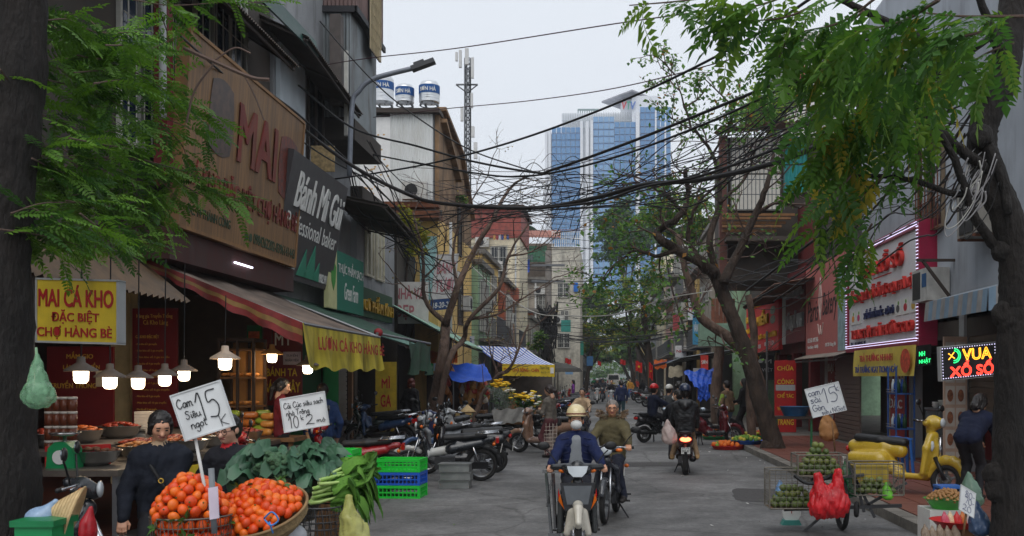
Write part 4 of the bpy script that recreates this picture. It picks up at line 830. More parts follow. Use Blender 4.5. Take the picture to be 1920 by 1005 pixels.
Y0,Y1=18.95,24.6; B=side_board(1,6.0,Y0,Y1,2.47,4.74,s)
B.slab('board',C(226,226,230,'sign_white',var=.05,rough=.4),.3)
m_mag=C(146,26,62,'magenta_frame',rough=.4); B.bars('frame',m_mag,[(-.01,-.03,1.01,.035),(-.01,.965,1.01,1.03),(-.012,.035,.02,.965),(.98,.035,1.012,.965)],0,-.3,.05)
mb=MB()
for k,(e0,e1)in enumerate((((0,0),(1,0)),((0,1),(1,1)),((0,0),(0,1)),((1,0),(1,1)))):
 n=70 if k<2 else 34
 for r in range(2):
  for i in range(n):
   a,b=e0[0]+(e1[0]-e0[0])*i/n,e0[1]+(e1[1]-e0[1])*i/n
   if k<2:b+=(.022 if k==0 else-.022)*r-.012
   elif r:a+=.012 if k==2 else-.012
   mb.cbox(B.at(a,b,.06),(.02,.03,.012))
mb.build('led_border',m_led_w,s)
m_r3=C(206,52,44,'raised_red',var=.1); m_b3=C(40,48,92,'raised_blue')
B.write('VUA XỔ SỐ',.2,.10,.82,.30,m_r3,bold=.02,depth=.06); B.write('TỔNG ĐẠI LÝ XỔ SỐ TỰ CHỌN HÀ NỘI',.05,.38,.96,.54,m_r3,bold=.03,depth=.06)
B.write('XỔ SỐ MIỀN BẮC - LÔ TÔ',.28,.61,.70,.71,m_b3,bold=.02,depth=.03); B.write('TRUNG TÂM TRẢ THƯỞNG CAO',.10,.77,.94,.90,m_r3,bold=.03,depth=.06); B.write('ĐC: 18 HÀNG BÈ',.05,.92,.3,.955,m_b3,bold=.01)
for a,cc in((.06,(232,150,40)),(.15,(200,60,120)),(.71,(90,90,90)),(.8,(190,50,60)),(.89,(206,170,70))):
 B.slab('ticket_plate',m_white,.01,a,.6,a+.075,.74,.015); B.disc('ticket_emblem',C(*cc),a+.038,.68,.02,.035,.016); B.disc('ticket_emblem',C(110,160,70),a+.045,.63,.008,.018,.016)
B.slab('underline',m_r3,.008,.42,.325,.66,.335,.012)
s=thing('banner','yellow vinyl banner hanging below the framed lottery sign','sign',(5.9,20,1.9))
B=side_board(1,5.9,19.0,23.6,1.82,2.42,s); part(s,'sheet',C(226,204,90,'banner_yellow',var=.12,grime=.2),lambda b:b.grid(lambda u,v:B.at(u,v,.03*math.sin(u*11+v*2)),20,4),True)
B.write('TRẢ THƯỞNG NHANH',.15,.14,.72,.46,C(196,66,60,'banner_red'),bold=.02,off=.05); B.write('TRẢ THƯỞNG NGAY TRONG NGÀY',.06,.56,.8,.88,C(58,70,140,'banner_blue'),bold=.02,off=.05)
B.disc('figure_print',C(206,80,50,'figure_print',var=.5,scale=12),.9,.5,.07,.4,.04)
s=thing('menu_sign','dark red menu panel with round dish pictures inside food shop','sign',(7,19.3,.2)); B=side_board(1,7.4,17.7,19.4,.2,2.3,s); B.slab('board',C(120,26,26,'menu_red'),.04)
for b in(.3,.55,.8):B.disc('dish_picture',C(170,150,120,'dish_print',var=.5,scale=14),.5,b,.25,.1)
s=thing('shop_sign','tall red panel with pale capitals at the food shop door','sign',(6.3,21,.2)); B=side_board(1,6.2,20.5,21.9,.13,2.3,s); B.slab('board',C(128,24,28,'menu_red2'),.05); B.write('PHẨM',.08,.16,.92,.3,m_ltgrey,bold=.03); B.write('ĐẶC',.1,.42,.8,.56,m_ltgrey,bold=.03); B.slab('picture_strip',C(150,130,100,'picture_strip',var=.6,scale=7),.004,0,0,.18,1,.005)
s=thing('poster_column','pale column covered in rows of small food pictures','sign',(6.2,17.2,.2)); B=front_board(5.85,6.25,17.2,.13,2.5,s); B.slab('board',C(196,170,150,'poster_pale',var=.15),.06)
for i in range(2):
 for j in range(6):B.slab('food_picture',C(206,200,190,'picture_card'),.004,.06+.46*i,.04+.16*j,.46+.46*i,.175+.16*j,.006); B.disc('dish_picture',C(150,96,66,'dish_brown',var=.5,scale=20),.26+.46*i,.11+.16*j,.13,.045,.008)
s=thing('drink_rack','blue wire rack of bottled drinks at the food shop','rack',(6,19.9,.15))
for z in(.75,1.45):boxpart(s,'shelf',C(40,84,150,'rack_blue'),5.75,6.15,19.75,20.35,z,z+.03); part(s,'shelf_rail',m_steel,lambda b:[b.tube([(5.74,19.74,z+h),(5.74,20.36,z+h)],.008,4)for h in(.05,.1)])
part(s,'upright',C(40,84,150,'rack_blue'),lambda b:[b.box(x,x+.03,y,y+.03,.14,2.0)for x in(5.76,6.12)for y in(19.76,20.32)])
for z in(.78,1.48):
 for i in range(6):
  o=part(None,'drink_bottle',[C(70,150,80,'bottle_green',rough=.15),C(40,80,160,'bottle_blue',rough=.15),C(196,206,210,'bottle_clear',rough=.12)][i%3],lambda b:b.lathe([(.0,0),(.045,0),(.045,.17),(.018,.24),(.018,.28),(0,.28)],(5.84+.13*(i//3),19.85+.17*(i%3),z),8),True)
  tag(o,('green','blue','clear')[i%3]+' plastic drink bottle on the '+('lower' if z<1 else 'upper')+' shelf of the blue rack, '+('street side' if i<3 else 'wall side'),'bottle','bottles on the blue rack')
s=thing('glass_cabinet','small steel and glass food cabinet stacked with white bowls','cabinet',(6.2,18.2,.15)); boxpart(s,'frame',m_steel,5.95,6.4,17.9,18.5,.2,.75); boxpart(s,'glass_box',C(90,96,98,'cabinet_glass',rough=.1),5.95,6.4,17.9,18.5,.752,1.2); boxpart(s,'top_shelf',m_steel,5.93,6.42,17.88,18.52,1.202,1.24)
for i in range(3):
 o=part(None,'bowl_stack',m_white,lambda b:[b.lathe([(.03,0),(.07,.05),(.065,.05)],(6.0+.14*i,18.1+.1*(i%2),1.24+.03*k),10)for k in range(3+i%2)]); tag(o,('left','middle','right')[i]+' stack of white bowls on the steel food cabinet','bowls','bowl stacks on cabinet')
t=thing('shop_house','bakery house with brown shutter below the dusty pink sign','building',(RX,27,0))
boxpart(t,'wall',m_wall_dk,RX+.1,12,24.5,30.4,2.4,8.6); boxpart(t,'back_wall',m_wall_dk,8.4,8.6,24.5,30.4,.1,2.4)
B=side_board(1,RX+.0,24.5,30.4,.13,2.4,t); shutter(t,B,.55,0,1,1,m_shut_br); boxpart(t,'pillar',m_wall_gr,RX,RX+.4,27.4,28.6,.13,2.4)
B.slab('red_panel',C(110,20,24,'deep_red'),.05,.40,0,.54,1,.04); B.p=t; B.write('ĐẠI',.41,.1,.53,.22,m_ltgrey,bold=.03,off=.05); B.write('LÝ',.42,.3,.52,.42,m_ltgrey,bold=.03,off=.05); B.write('CHAY',.41,.72,.53,.84,m_ltgrey,bold=.03,off=.05)
s=thing('shop_sign','dusty pink bakery sign with script lettering and whisk drawing','sign',(6,27,2.5)); B=side_board(1,6.02,24.75,29.9,2.42,5.0,s); B.slab('board',C(186,104,98,'dusty_pink',var=.1),.12)
B.slab('cake_picture',C(150,176,180,'cake_print',var=.4,scale=5),.004,.8,.15,.995,.98,.005)
m_dk=C(44,30,34,'dark_script'); B.write('Paris',.05,.38,.35,.62,m_dk,bold=.0,shear=.35); B.write('Bakery',.45,.34,.79,.66,m_dk,bold=.0,shear=.35)
B.write('0123 5678 - 0912 3456',.06,.80,.34,.85,m_white,bold=.0); B.write('Paris Bakery - Hà Nội',.06,.88,.34,.93,m_white,bold=.0); B.write('18-20 Hàng Bè',.52,.88,.76,.93,m_white,bold=.0)
mb=MB()
for k in(-1,0,1):mb.tube(bez([B.at(.4+.0*k,.62,.01),B.at(.4+.035*k,.4,.01),B.at(.4,.16,.01)],6),.012,4)
mb.tube(bez([B.at(.34,.66,.01),B.at(.38,.78,.01),B.at(.4,.68,.01),B.at(.43,.78,.01),B.at(.47,.66,.01)],5),.014,4); mb.build('whisk_emblem',C(226,206,196,'pale_pink'),s)
awning('tin_awning','narrow ribbed eave directly below the dusty pink sign',(6.25,29.8,2.5),(0,-5.2,0),(-.6,0,-.18),C(140,130,120,'eave_grey',var=.3,grime=.5),pitch=.12)
t=thing('shop_house','dark red fronted gold shop between bakery and red kitchen sign','building',(RX,32,0))
boxpart(t,'wall',C(110,34,34,'oxblood',var=.25,grime=.4),RX+.1,12,30.5,36.5,2.6,7.4); boxpart(t,'back_wall',C(90,24,26,'oxblood2'),7.6,7.8,30.5,36.5,.1,2.6)
for y in(30.6,33.4,36.2):boxpart(t,'pillar',C(120,30,32,'oxblood3'),RX,RX+.3,y,y+.28,.13,2.6)
s=thing('shop_sign','dark sign with two rows of tall pale vertical lettering','sign',(6.05,32,2.7)); B=side_board(1,6.05,30.2,34.0,2.9,5.2,s); B.slab('board',C(112,36,40,'maroon_board',grime=.3),.1); B.slab('side_plate',m_ltgrey,.02,0,0,.16,1,.012)
B.write('VÀNG BẠC',.22,.12,.97,.42,m_ltgrey,bold=.02,depth=.05); B.write('ĐÁ QUÝ ANH',.22,.56,.97,.84,m_ltgrey,bold=.02,depth=.05)
for k,(y0,y1,x)in enumerate(((27.7,28.7,6.0),(29.6,30.6,5.75))):
 s=thing('standing_sign',('tall red vertical sign with yellow words beside the leaning trunk','red standing panel with white letters and grey price sheet')[k],'sign',(x,y0,.13)); B=side_board(1,x,y0+2,y1+2.2,.14,2.35,s)if k else front_board(5.1,5.75,30.0,.14,2.3,s)
 B.slab('board',C(186,28,30,'bright_red'),.05)
 if k==0:
  for q,w in enumerate(('CHỮA','CÔNG','CHẾ TÁC','VÀNG BẠC','TRANG')):B.write(w,.12,.06+.19*q,.88,.14+.19*q,m_yel,bold=.02)
  B.slab('price_sheet',m_ltgrey,.004,.05,.34,.95,.42,.012)
 else:B.write('SỮA',.15,.06,.85,.2,m_white,bold=.03); B.write('TƯƠI',.15,.26,.85,.38,m_white,bold=.03); B.slab('picture',C(190,196,190,'milk_print',var=.4,scale=9),.004,.2,.45,.8,.8,.006)
s=thing('shop_sign','bright red sign with thick yellow letters above dark doorway','sign',(5.95,38,3)); B=side_board(1,5.95,34.2,42.0,2.75,4.95,s); B.slab('board',C(206,34,34,'sign_red',var=.08),.14)
m_y3=C(240,186,30,'raised_yellow'); B.write('LẨU KHÁNH',.12,.05,.9,.2,m_y3,bold=.04,depth=.06); B.write('BÚN',.05,.28,.3,.42,m_y3,bold=.04,depth=.06); B.write('NƯỚC',.05,.5,.34,.62,m_y3,bold=.04,depth=.06); B.write('MIẾN',.42,.28,.74,.54,m_y3,bold=.05,depth=.06); B.write('BÁNH - BÚN - XÔI - MIẾN LƯƠN',.04,.66,.96,.78,m_y3,bold=.04,depth=.04)
B.write('0912 078 038',.2,.86,.5,.93,m_white,bold=.02); B.write('0987 131',.62,.84,.88,.91,m_white,bold=.02)
for b in(.35,.5):B.disc('dish_picture',C(120,130,110,'dish_grey',var=.6,scale=9),.85,b,.07,.07)
t=thing('shop_house','dark brown house with doorway under the bright red sign','building',(RX,38,0)); boxpart(t,'wall',m_wall_dk,RX,12,36.6,43.4,2.7,6.6); boxpart(t,'back_wall',m_wall_dk,7.9,8.1,36.6,43.4,.1,2.7)
for y in(36.7,40,43.1):boxpart(t,'pillar',m_wood,RX,RX+.22,y,y+.25,.13,2.7)
s=thing('chalk_board','black signboard with dim white words in the dark doorway','sign',(5.9,35,1.9)); B=front_board(5.05,6.0,35.4,1.7,2.6,s); B.slab('board',C(26,26,28,'board_black'),.04); B.write('CƠM',.1,.15,.9,.35,m_ltgrey,bold=.01); B.write('HOA VIỆT',.05,.5,.95,.7,m_ltgrey,bold=.01)
awning('tin_awning','rusty sheet awning jutting over the leaning trunk',(6.4,28.6,4.75),(0,6.6,-.2),(-1.55,0,-.28),C(118,84,66,'rusty_sheet',var=.4,grime=.6))
t=thing('awning_post','thin grey steel post in front of the bright red sign','post',(4.95,33.2,.1)); part(t,'post',m_steel,lambda b:b.tube([(4.95,30.5,.1),(4.95,30.5,3.2)],.035,8))
Yp=33.; t=thing('rooftop_room','white panelled rooftop room behind a steel grille under rusty roof','building',(5.5,Yp,7))
xa,xb,xc=W(1362,0,Yp).x,W(1468,0,Yp).x,W(1512,0,Yp).x; za,zb=W(0,395,Yp).z,W(0,256,Yp).z
boxpart(t,'core',m_wall_dk,xa+.05,xc+3,Yp+.1,Yp+4,5.0,zb)
n=3
for i in range(3):
 for j in range(2):boxpart(t,'panel',C(226,222,212,'white_board',var=.08,grime=.15),xa+.15+(xb-xa-.2)*i/3,xa+.15+(xb-xa-.2)*(i+.97)/3,Yp,Yp+.09,za+(zb-za)*j/2+.02,za+(zb-za)*(j+.97)/2)
part(t,'teal_shutter',C(50,150,150,'teal_tin',var=.15),lambda b:b.corr((xb+.02,Yp,za+.6),(xc-xb,0,0),(0,0,zb-za-.6),.12,.03))
mb=MB()
for i in range(15):x=xa+(xb-xa)*i/14; mb.tube([(x,Yp-.25,za),(x,Yp-.25,zb)],.013,4)
for i in range(6):z=za+(zb-za)*i/5; mb.tube([(xa,Yp-.25,z),(xb,Yp-.25,z)],.013,4)
mb.build('steel_grille',C(90,100,102,'grille_steel'),t)
part(t,'roof',C(150,96,78,'rust_roof',var=.35,grime=.4),lambda b:b.corr((xa-.3,Yp-.9,zb+.12),(xc-xa+.8,0,.25),(0,2.5,.35),.2,.03)); boxpart(t,'post',C(96,56,46,'red_post',var=.3),xa-.25,xa,Yp-.2,Yp+.1,4.8,zb)
for i in range(5):boxpart(t,'timber',m_wood,xa-.2,xb+.3-.15*i,Yp-.5-.1*(i%2),Yp-.38-.1*(i%2),za-.25-.13*i,za-.17-.13*i)
boxpart(t,'balcony_slab',m_wall_dk,xa-.1,xc+1,Yp-.8,Yp+.05,za-1.1,za-.95)
# ================================================================ RIGHT SIDE, FURTHER ALONG, AND THE SKYLINE
m_pinkw=C(206,160,150,'pink_plaster',var=.2,grime=.45); m_whitew=C(222,220,214,'white_plaster',var=.12,grime=.4)
rows=((5.6,43.6,49,6.2,m_grn,'low pale green house past the red sign on the right'),(5.3,49.3,56,9.2,m_stain,'grey stained house behind the blue tarpaulin sheet'),(5.2,56.3,64,8.2,m_yelwall,'yellow house behind the leaning tree'),(5.0,64.3,73,10.8,m_whitew,'white house with rail balconies in the right row'),(5.1,73.3,84,9.4,m_pinkw,'pink plaster house in the right row'),(5.0,84.3,97,12.5,m_cream,'tall cream house deep in the right row'),(5.2,97.3,113,10.2,m_wall_gr,'grey house deep in the right row'),(5.4,113.5,135,13,m_whitew,'pale tall house far down the right row'),(5.6,135.5,170,11,m_yelwall,'long yellow house near the end of the right row'),(6,171,240,13,m_stain,'farthest stained house on the right'))
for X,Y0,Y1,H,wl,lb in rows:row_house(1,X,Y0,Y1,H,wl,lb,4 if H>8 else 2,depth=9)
t=thing('town_house','pale house closing the far end of the street','building',(0,330,0)); boxpart(t,'wall',C(70,66,60,'end_wall',var=.4),-9,14,330,340,0,12); F=front_board(-9,14,329.99,.1,12,t)
for i in range(7):
 for j in range(3):window(t,F,.04+.135*i,.08+.26*j,.12+.135*i,.26+.26*j,mull=1)
Yt=125.; t=thing('tower_block','pale tower block with outside steel stairs above the rooftops','building',(22,Yt,0))
xa,xb=W(1472,0,Yt).x,W(1600,0,Yt).x; boxpart(t,'wall',C(206,202,196,'tower_pale',var=.1),xa,xb,Yt,Yt+14,0,W(0,60,Yt).z)
F=front_board(xa,xb,Yt-.01,24,W(0,60,Yt).z,t)
for i in range(3):
 for j in range(5):window(t,F,.3+.22*i,.06+.19*j,.42+.22*i,.17+.19*j,m_frame_w,mull=1)
xs=W(1437,0,Yt).x
for k in range(6):
 z=W(0,100+28*k,Yt).z; o=boxpart(t,'stair_landing',C(120,130,132,'stair_steel'),xs,xa+.0,Yt-.5,Yt+1.5,z-.12,z)
 part(t,'stair_flight',C(120,130,132,'stair_steel'),lambda b:[b.box(xs+.2+(xa-xs-.4)*i/8*(1),xs+.55+(xa-xs-.4)*i/8,Yt-.4,Yt+.6,z-1.85+.23*i,z-1.8+.23*i)for i in range(8)])
 part(t,'stair_rail',C(90,110,112,'stair_rail'),lambda b:[b.tube([(xs,Yt-.5,z+h),(xa,Yt-.5,z+h)],.04,4)for h in(.4,.9)]+[b.tube([(xs+.1+(xa-xs)*i/6,Yt-.5,z),(xs+.1+(xa-xs)*i/6,Yt-.5,z+.9)],.03,4)for i in range(6)])
part(t,'stair_post',C(120,130,132,'stair_steel'),lambda b:(b.box(xs-.1,xs+.1,Yt-.6,Yt-.4,0,W(0,75,Yt).z)))
boxpart(t,'red_panel',C(200,70,50,'tower_red'),W(1500,0,Yt).x,W(1508,0,Yt).x,Yt-.2,Yt-.02,W(0,190,Yt).z,W(0,120,Yt).z)
Yv=300.; t=thing('office_tower','blue glass office tower with white fins and flat lattice roof disc','building',(W(1140,0,Yv).x,Yv,0))
def vx(px):return W(px,0,Yv).x
def vz(py):return W(0,py,Yv).z
m_vw=C(226,230,236,'tower_white',var=.05,rough=.5); m_vg=[C(98,146,194,'tower_glass_a',rough=.35,var=.12,scale=.3,spec=.3),C(116,162,206,'tower_glass_b',rough=.35,var=.1,scale=.3,spec=.8),C(78,126,176,'tower_glass_c',rough=.35,var=.1,scale=.3,spec=.8)]
segs=((1034,1088,238,m_vg[0]),(1112,1152,218,m_vg[1]),(1152,1192,228,m_vg[0]),(1200,1258,200,m_vg[0]))
boxpart(t,'core',m_vw,vx(1022),vx(1258),Yv+1,Yv+40,0,vz(250)); boxpart(t,'core',m_vw,vx(1052),vx(1192),Yv+4,Yv+36,vz(250),vz(206))
boxpart(t,'core',m_vw,vx(1185),vx(1236),Yv+.9,Yv+30,vz(250),vz(178)); boxpart(t,'core',m_vw,vx(1165),vx(1200),Yv+6,Yv+18,vz(206),vz(176))
pane_me={}
for sx0,sx1,top,gm in segs:
 nb=max(3,round((sx1-sx0)/9)); nf=int((560-top)/13)
 for f_ in range(nf):
  z1=vz(top+13*f_); z0=vz(top+13*f_+10)
  for b_ in range(nb):
   x0,x1=vx(sx0+(sx1-sx0)*b_/nb+.5),vx(sx0+(sx1-sx0)*(b_+1)/nb-.5); key=(gm.name,round(x1-x0,2))
   if key not in pane_me:
    mb=MB(); mb.box(0,x1-x0,0,.5,0,z1-z0); pane_me[key]=mb.mesh('pane',gm)
   o=link('pane',pane_me[key],t); o.location=(x0,Yv+.5-random.uniform(0,.12),z0)
 part(t,'spandrel',m_vg[2],lambda b:[b.box(vx(sx0),vx(sx1),Yv+.65,Yv+1.05,vz(top+13*f_+13),vz(top+13*f_+10)-.1)for f_ in range(nf)])
for px0,px1,top in((1088,1093,228),(1098,1104,228),(1107,1112,226),(1022,1027,246),(1028,1033,244),(1192,1199,210)):
 boxpart(t,'white_fin',m_vw,vx(px0),vx(px1),Yv-.6,Yv+1.0,0,vz(top))
for(a,b,p,q)in((1228,1231,190,330),(1246,1249,230,330)):boxpart(t,'white_fin',m_vw,vx(a),vx(b),Yv-.4,Yv+.4,vz(330+170),vz(p))
mb=MB()
for i in range(30):mb.box(vx(1055+4.5*i),vx(1055+4.5*i)+.25,Yv+3,Yv+3.3,vz(248),vz(207-.08*i))
for py in(222,236):mb.box(vx(1053),vx(1190),Yv+2.9,Yv+3.2,vz(py),vz(py)+.3)
mb.build('crown_lattice',C(196,202,206,'crown_grey'),t)
def disc(b):
 c=V((vx(1185),Yv+12,vz(172))); R=9.2; n=16
 b.prism([c+V((-R*1.0,0,0)),c+V((0,-14,-.4)),c+V((R*1.05,0,0)),c+V((0,14,.6))],(0,0,.5))
part(t,'roof_disc',C(150,150,158,'disc_grey',var=.4,scale=.6),disc)
mb=MB()
for i in range(9):mb.box(vx(1082+4.3*i),vx(1082+4.3*i)+.3,Yv+6,Yv+6.3,vz(210),vz(196));
mb.box(vx(1082),vx(1122),Yv+5.9,Yv+6.4,vz(197),vz(194)); mb.build('roof_frame',C(130,150,150,'roof_frame'),t)
B=Board((vx(1166),Yv+.6,vz(190)),(vx(1192)-vx(1166),0,0),(0,0,vz(205)-vz(190)),t)
for st,a0,a1,mm in(('V',0,.36,C(206,54,70,'logo_red')),('T',.34,.66,C(50,160,130,'logo_green')),('V',.62,1,C(60,110,190,'logo_blue'))):B.write(st,a0,0,a1,1,mm,bold=.04,depth=.3,off=.3,shear=.15)
# ================================================================ TREES
from mathutils import noise
m_bark_nr=C(30,25,22,'bark_near',var=.5,scale=5,rough=.95,bump=1.,bscale=26,stretch=(1,1,.3))
m_bark=C(66,54,46,'bark',var=.6,scale=7,rough=.95,bump=1.,bscale=22,stretch=(1,1,.35))
m_bark2=C(112,92,80,'bark_light',var=.55,scale=7,rough=.95,bump=1.,bscale=25,stretch=(1,1,.35))
m_twig=C(96,78,70,'twig',var=.3,rough=.9)
def leafmat(key,r,g,b,tr=.4):return C(r,g,b,key,var=.35,scale=1.3,rough=.55,trans=tr)
def limb(mb,pts,r0,r1,n=8,sub=5,jit=.0):
 P=bez(pts,sub); k=len(P)
 P=[p+V((random.uniform(-jit,jit),random.uniform(-jit,jit),random.uniform(-jit,jit)))for p in P]
 i0=len(mb.v); mb.tube(P,[r0+(r1-r0)*(i/(k-1))for i in range(k)],n)
 if n>=10:
  for i in range(i0,len(mb.v)):
   c=P[min(k-1,(i-i0)//n)]; p=V(mb.v[i]); f=1+.16*noise.noise(p*2.6)+.10*noise.noise(V((p.x*14,p.y*14,p.z*3)))+.05*noise.noise(p*30); mb.v[i]=tuple(c+(p-c)*f)
 return P
def grow(mb,p,d,L,r,depth,tips,wig=.35,up=.1,ratio=.68,nb=(2,3),seg=4):
 d=V(d).normalized(); pts=[V(p)]; q=V(p)
 for i in range(seg):
  d=(d+V((random.gauss(0,wig*.5),random.gauss(0,wig*.5),random.gauss(0,wig*.4)+up*.3))).normalized(); q=q+d*(L/seg); pts.append(q)
 mb.tube(pts,[r*(1-.45*i/seg)for i in range(seg+1)],5 if r>.03 else 4,cap=False)
 tips.append((pts[-1],d,pts))
 if depth>0:
  for i in range(random.randint(*nb)):
   k=random.randint(max(1,seg-2),seg); nd=(d+V((random.gauss(0,.75),random.gauss(0,.75),random.gauss(0,.6)+up))).normalized()
   grow(mb,pts[k],nd,L*ratio*random.uniform(.7,1.15),r*.55,depth-1,tips,wig,up,ratio,nb,seg)
def leaf(mb,p,d,n,L,w,m=0):
 s=d.cross(n); s=s.normalized()if s.length>1e-6 else V((1,0,0)); mb.m=m
 mb.add([p,p+d*L*.45+s*w+n*w*.25,p+d*L,p+d*L*.45-s*w+n*w*.25,p+d*L*.5],[(0,1,4),(1,2,4),(0,4,3),(4,2,3)])
def frond(mb,p,d,L,pairs,ll,lw,droop=.5,mats=1,m=None,roll=0.):
 d=V(d).normalized(); q=V(p); s=d.cross(V((0,0,1))); s=s.normalized()if s.length>.05 else V((1,0,0)); s.rotate(MX.Rotation(roll,3,d)); mm=random.randrange(mats)if m is None else m; path=[q.copy()]
 for i in range(pairs):
  t=(i+1)/pairs; d=(d-V((0,0,droop/pairs))).normalized(); q=q+d*(L/pairs); path.append(q.copy()); up=s.cross(d).normalized()
  k=ll*(.65+.6*math.sin(PI*min(1,t*.9+.08)))*.8
  for sg in(-1,1):
   ld=(s*sg*.85+d*.45+V((random.gauss(0,.08),random.gauss(0,.08),random.gauss(0,.1)-.12))).normalized(); leaf(mb,q,ld,up,k,lw*k/ll,mm)
 leaf(mb,q,d,s.cross(d).normalized(),ll,lw,mm)
 mb.m=mm; mb.tube(path,.0025,3,cap=False)
def spray(mb,tw,pxs,Y,n,L,pairs,ll,lw,mats=1,spread=.3,r=.014,droop=.6,dY=.5):
 """a twig through photo pixels at depth Y that carries n fronds along it"""
 pts=[W(px,py,Y+random.uniform(-.15,.15)+dY*i/max(1,len(pxs)-1))for i,(px,py)in enumerate(pxs)]
 P=bez(pts,8); tw.tube(P,[r*(1-.7*i/len(P))for i in range(len(P))],5)
 for i in range(n):
  t=.12+.88*(i+random.random()*.6)/n; k=min(len(P)-2,int(t*(len(P)-1))); d=(P[k+1]-P[k]).normalized(); sd=1 if i%2 else-1
  s=d.cross(V((0,0,1))); s=s.normalized()if s.length>.05 else V((1,0,0))
  dd=d*.6+s*sd*random.uniform(.3,1)+V((random.gauss(0,spread),random.gauss(0,spread),random.gauss(0,spread)-.05))
  frond(mb,P[k]+V((random.gauss(0,.03),)*3),dd,L*random.uniform(.65,1.15),pairs,ll*random.uniform(.8,1.15),lw,droop*random.uniform(.4,1.4),mats,roll=random.gauss(0,.5))
# ---- near left tree: dark trunk at the picture edge, feathery fronds
random.seed(21)
t=thing('feathery_tree','near left tree with dark trunk and feathery green fronds','tree',(-4.25,7,0))
mb=MB(); limb(mb,[(-4.2,7.0,-.05),(-4.22,7.0,.8),(-4.28,7.05,1.8),(-4.3,7.1,3.0),(-4.22,7.2,4.2),(-4.35,7.4,5.6)],.25,.15,30,16,.004);
mb.build('trunk',m_bark_nr,t,True)
LM=[leafmat('feather_leaf_a',88,134,38),leafmat('feather_leaf_b',112,160,44),leafmat('feather_leaf_c',62,106,38),leafmat('feather_leaf_d',96,140,44)]
lf,tw=MB(),MB()
SP=[([(-20,60),(40,100),(110,130)],7.2,11),([(0,0),(60,30),(150,25)],7.4,11),([(60,100),(130,110),(235,95)],7.8,12),([(90,150),(170,170),(230,200)],7.6,12),([(140,190),(200,205),(300,250)],8.0,12),([(20,190),(90,220),(150,240)],7.4,11),([(0,250),(60,275),(130,265)],7.3,9),([(110,230),(180,260),(250,275)],8.2,10),([(230,130),(300,160),(350,175)],8.6,8),([(180,110),(240,110),(330,70)],8.0,9),([(20,400),(90,380),(200,385)],7.0,12),([(0,430),(70,440),(150,460)],6.8,12),([(60,390),(110,420),(130,500)],7.0,9),([(150,400),(190,430),(220,440)],7.2,7),([(170,260),(260,300),(330,320)],8.4,10),([(200,280),(290,330),(340,380)],8.6,10),([(300,180),(350,200),(430,235)],9.0,9),([(270,300),(340,320),(400,345)],8.8,9),([(320,310),(380,350),(470,385)],9.0,10),([(330,340),(390,370),(440,370)],9.2,7),([(270,210),(330,230),(400,260)],9.0,8),([(250,0),(320,10),(410,5)],8.4,9),([(380,-10),(450,5),(520,0)],8.8,7),([(300,20),(310,50),(320,80)],8.6,6),([(240,330),(270,390),(265,440)],8.4,8),([(0,130),(30,170),(60,200)],6.9,8),([(120,30),(180,60),(260,60)],7.7,10),([(130,300),(170,330),(230,340)],8.0,8),([(0,330),(40,345),(90,350)],7.2,8),([(230,350),(290,370),(300,400)],8.8,6),([(300,230),(340,270),(350,300)],8.9,7)]
random.seed(22)
for q in range(34):
 x,y=random.choice([(random.uniform(-10,170),random.uniform(-10,300)),(random.uniform(100,330),random.uniform(60,330)),(random.uniform(0,240),random.uniform(350,470)),(random.uniform(-10,110),random.uniform(0,480))]); SP.append(([(x,y),(x+random.uniform(30,60),y+random.uniform(-10,30)),(x+random.uniform(70,120),y+random.uniform(-5,60))],random.uniform(7,9.5),9))
for pxs,Y,n in SP:spray(lf,tw,pxs,Y,n+5,.34,10,.066,.0145,4,r=.007,droop=.45)
lf.build('crown',LM,t); tw.build('twigs',m_twig,t)
bt=MB()
for pts,r in(([(345,90),(400,115),(470,145),(505,150)],.018),([(400,115),(440,90),(470,100)],.008),([(460,145),(480,185),(495,225)],.007),([(350,230),(365,170),(400,120)],.01),([(80,350),(150,300),(250,300)],.012),([(170,420),(230,430),(280,420)],.008),([(130,290),(220,380),(230,430)],.02),([(185,350),(190,420),(175,480)],.009)):
 bt.tube(bez([W(x,y,8.6)for x,y in pts],5),r,5)
bt.build('bare_branches',m_twig,t)
# ---- near right tree
random.seed(5)
t=thing('large_leaved_tree','near right tree with knobbly trunk and long pinnate leaves','tree',(3.6,9,0))
mb=MB(); Y=9.
limb(mb,[(W(1890,0,Y).x,Y,-.02),W(1892,960,Y),W(1898,800,Y),W(1901,640,Y),W(1903,560,Y),W(1903,480,Y),W(1885,400,Y),W(1850,320,Y+.1),W(1845,240,Y+.1),W(1880,150,Y+.1),W(1895,40,Y+.2),W(1905,-80,Y+.3)],.165,.12,30,12,.004)
for px,py,r in((1884,588,.12),(1896,608,.13),(1910,596,.13),(1864,890,.1),(1868,915,.11),(1882,470,.1),(1840,255,.1)):
 i0=len(mb.v); mb.ell(W(px,py,Y-.03),(r,r*.8,r*1.1),20,14)
 for i in range(i0,len(mb.v)):p=V(mb.v[i]); c=W(px,py,Y-.03); mb.v[i]=tuple(c+(p-c)*(1+.35*noise.noise(p*7)+.15*noise.noise(p*19)))
for pts,r in(([(1850,320),(1800,280),(1760,245),(1700,180),(1660,120)],.055),([(1880,480),(1830,410),(1790,300),(1745,225)],.05),([(1850,180),(1780,110),(1700,60),(1600,10),(1540,-20)],.05),([(1860,370),(1780,360),(1700,335),(1600,330)],.035),([(1890,120),(1860,60),(1830,-20)],.06),([(1845,260),(1880,330),(1890,400)],.07),([(1740,110),(1680,80),(1640,95)],.025)):
 limb(mb,[W(x,y,Y-.1*i)for i,(x,y)in enumerate(pts)],r,r*.5,8,5,.008)
mb.build('trunk',m_bark_nr,t,True)
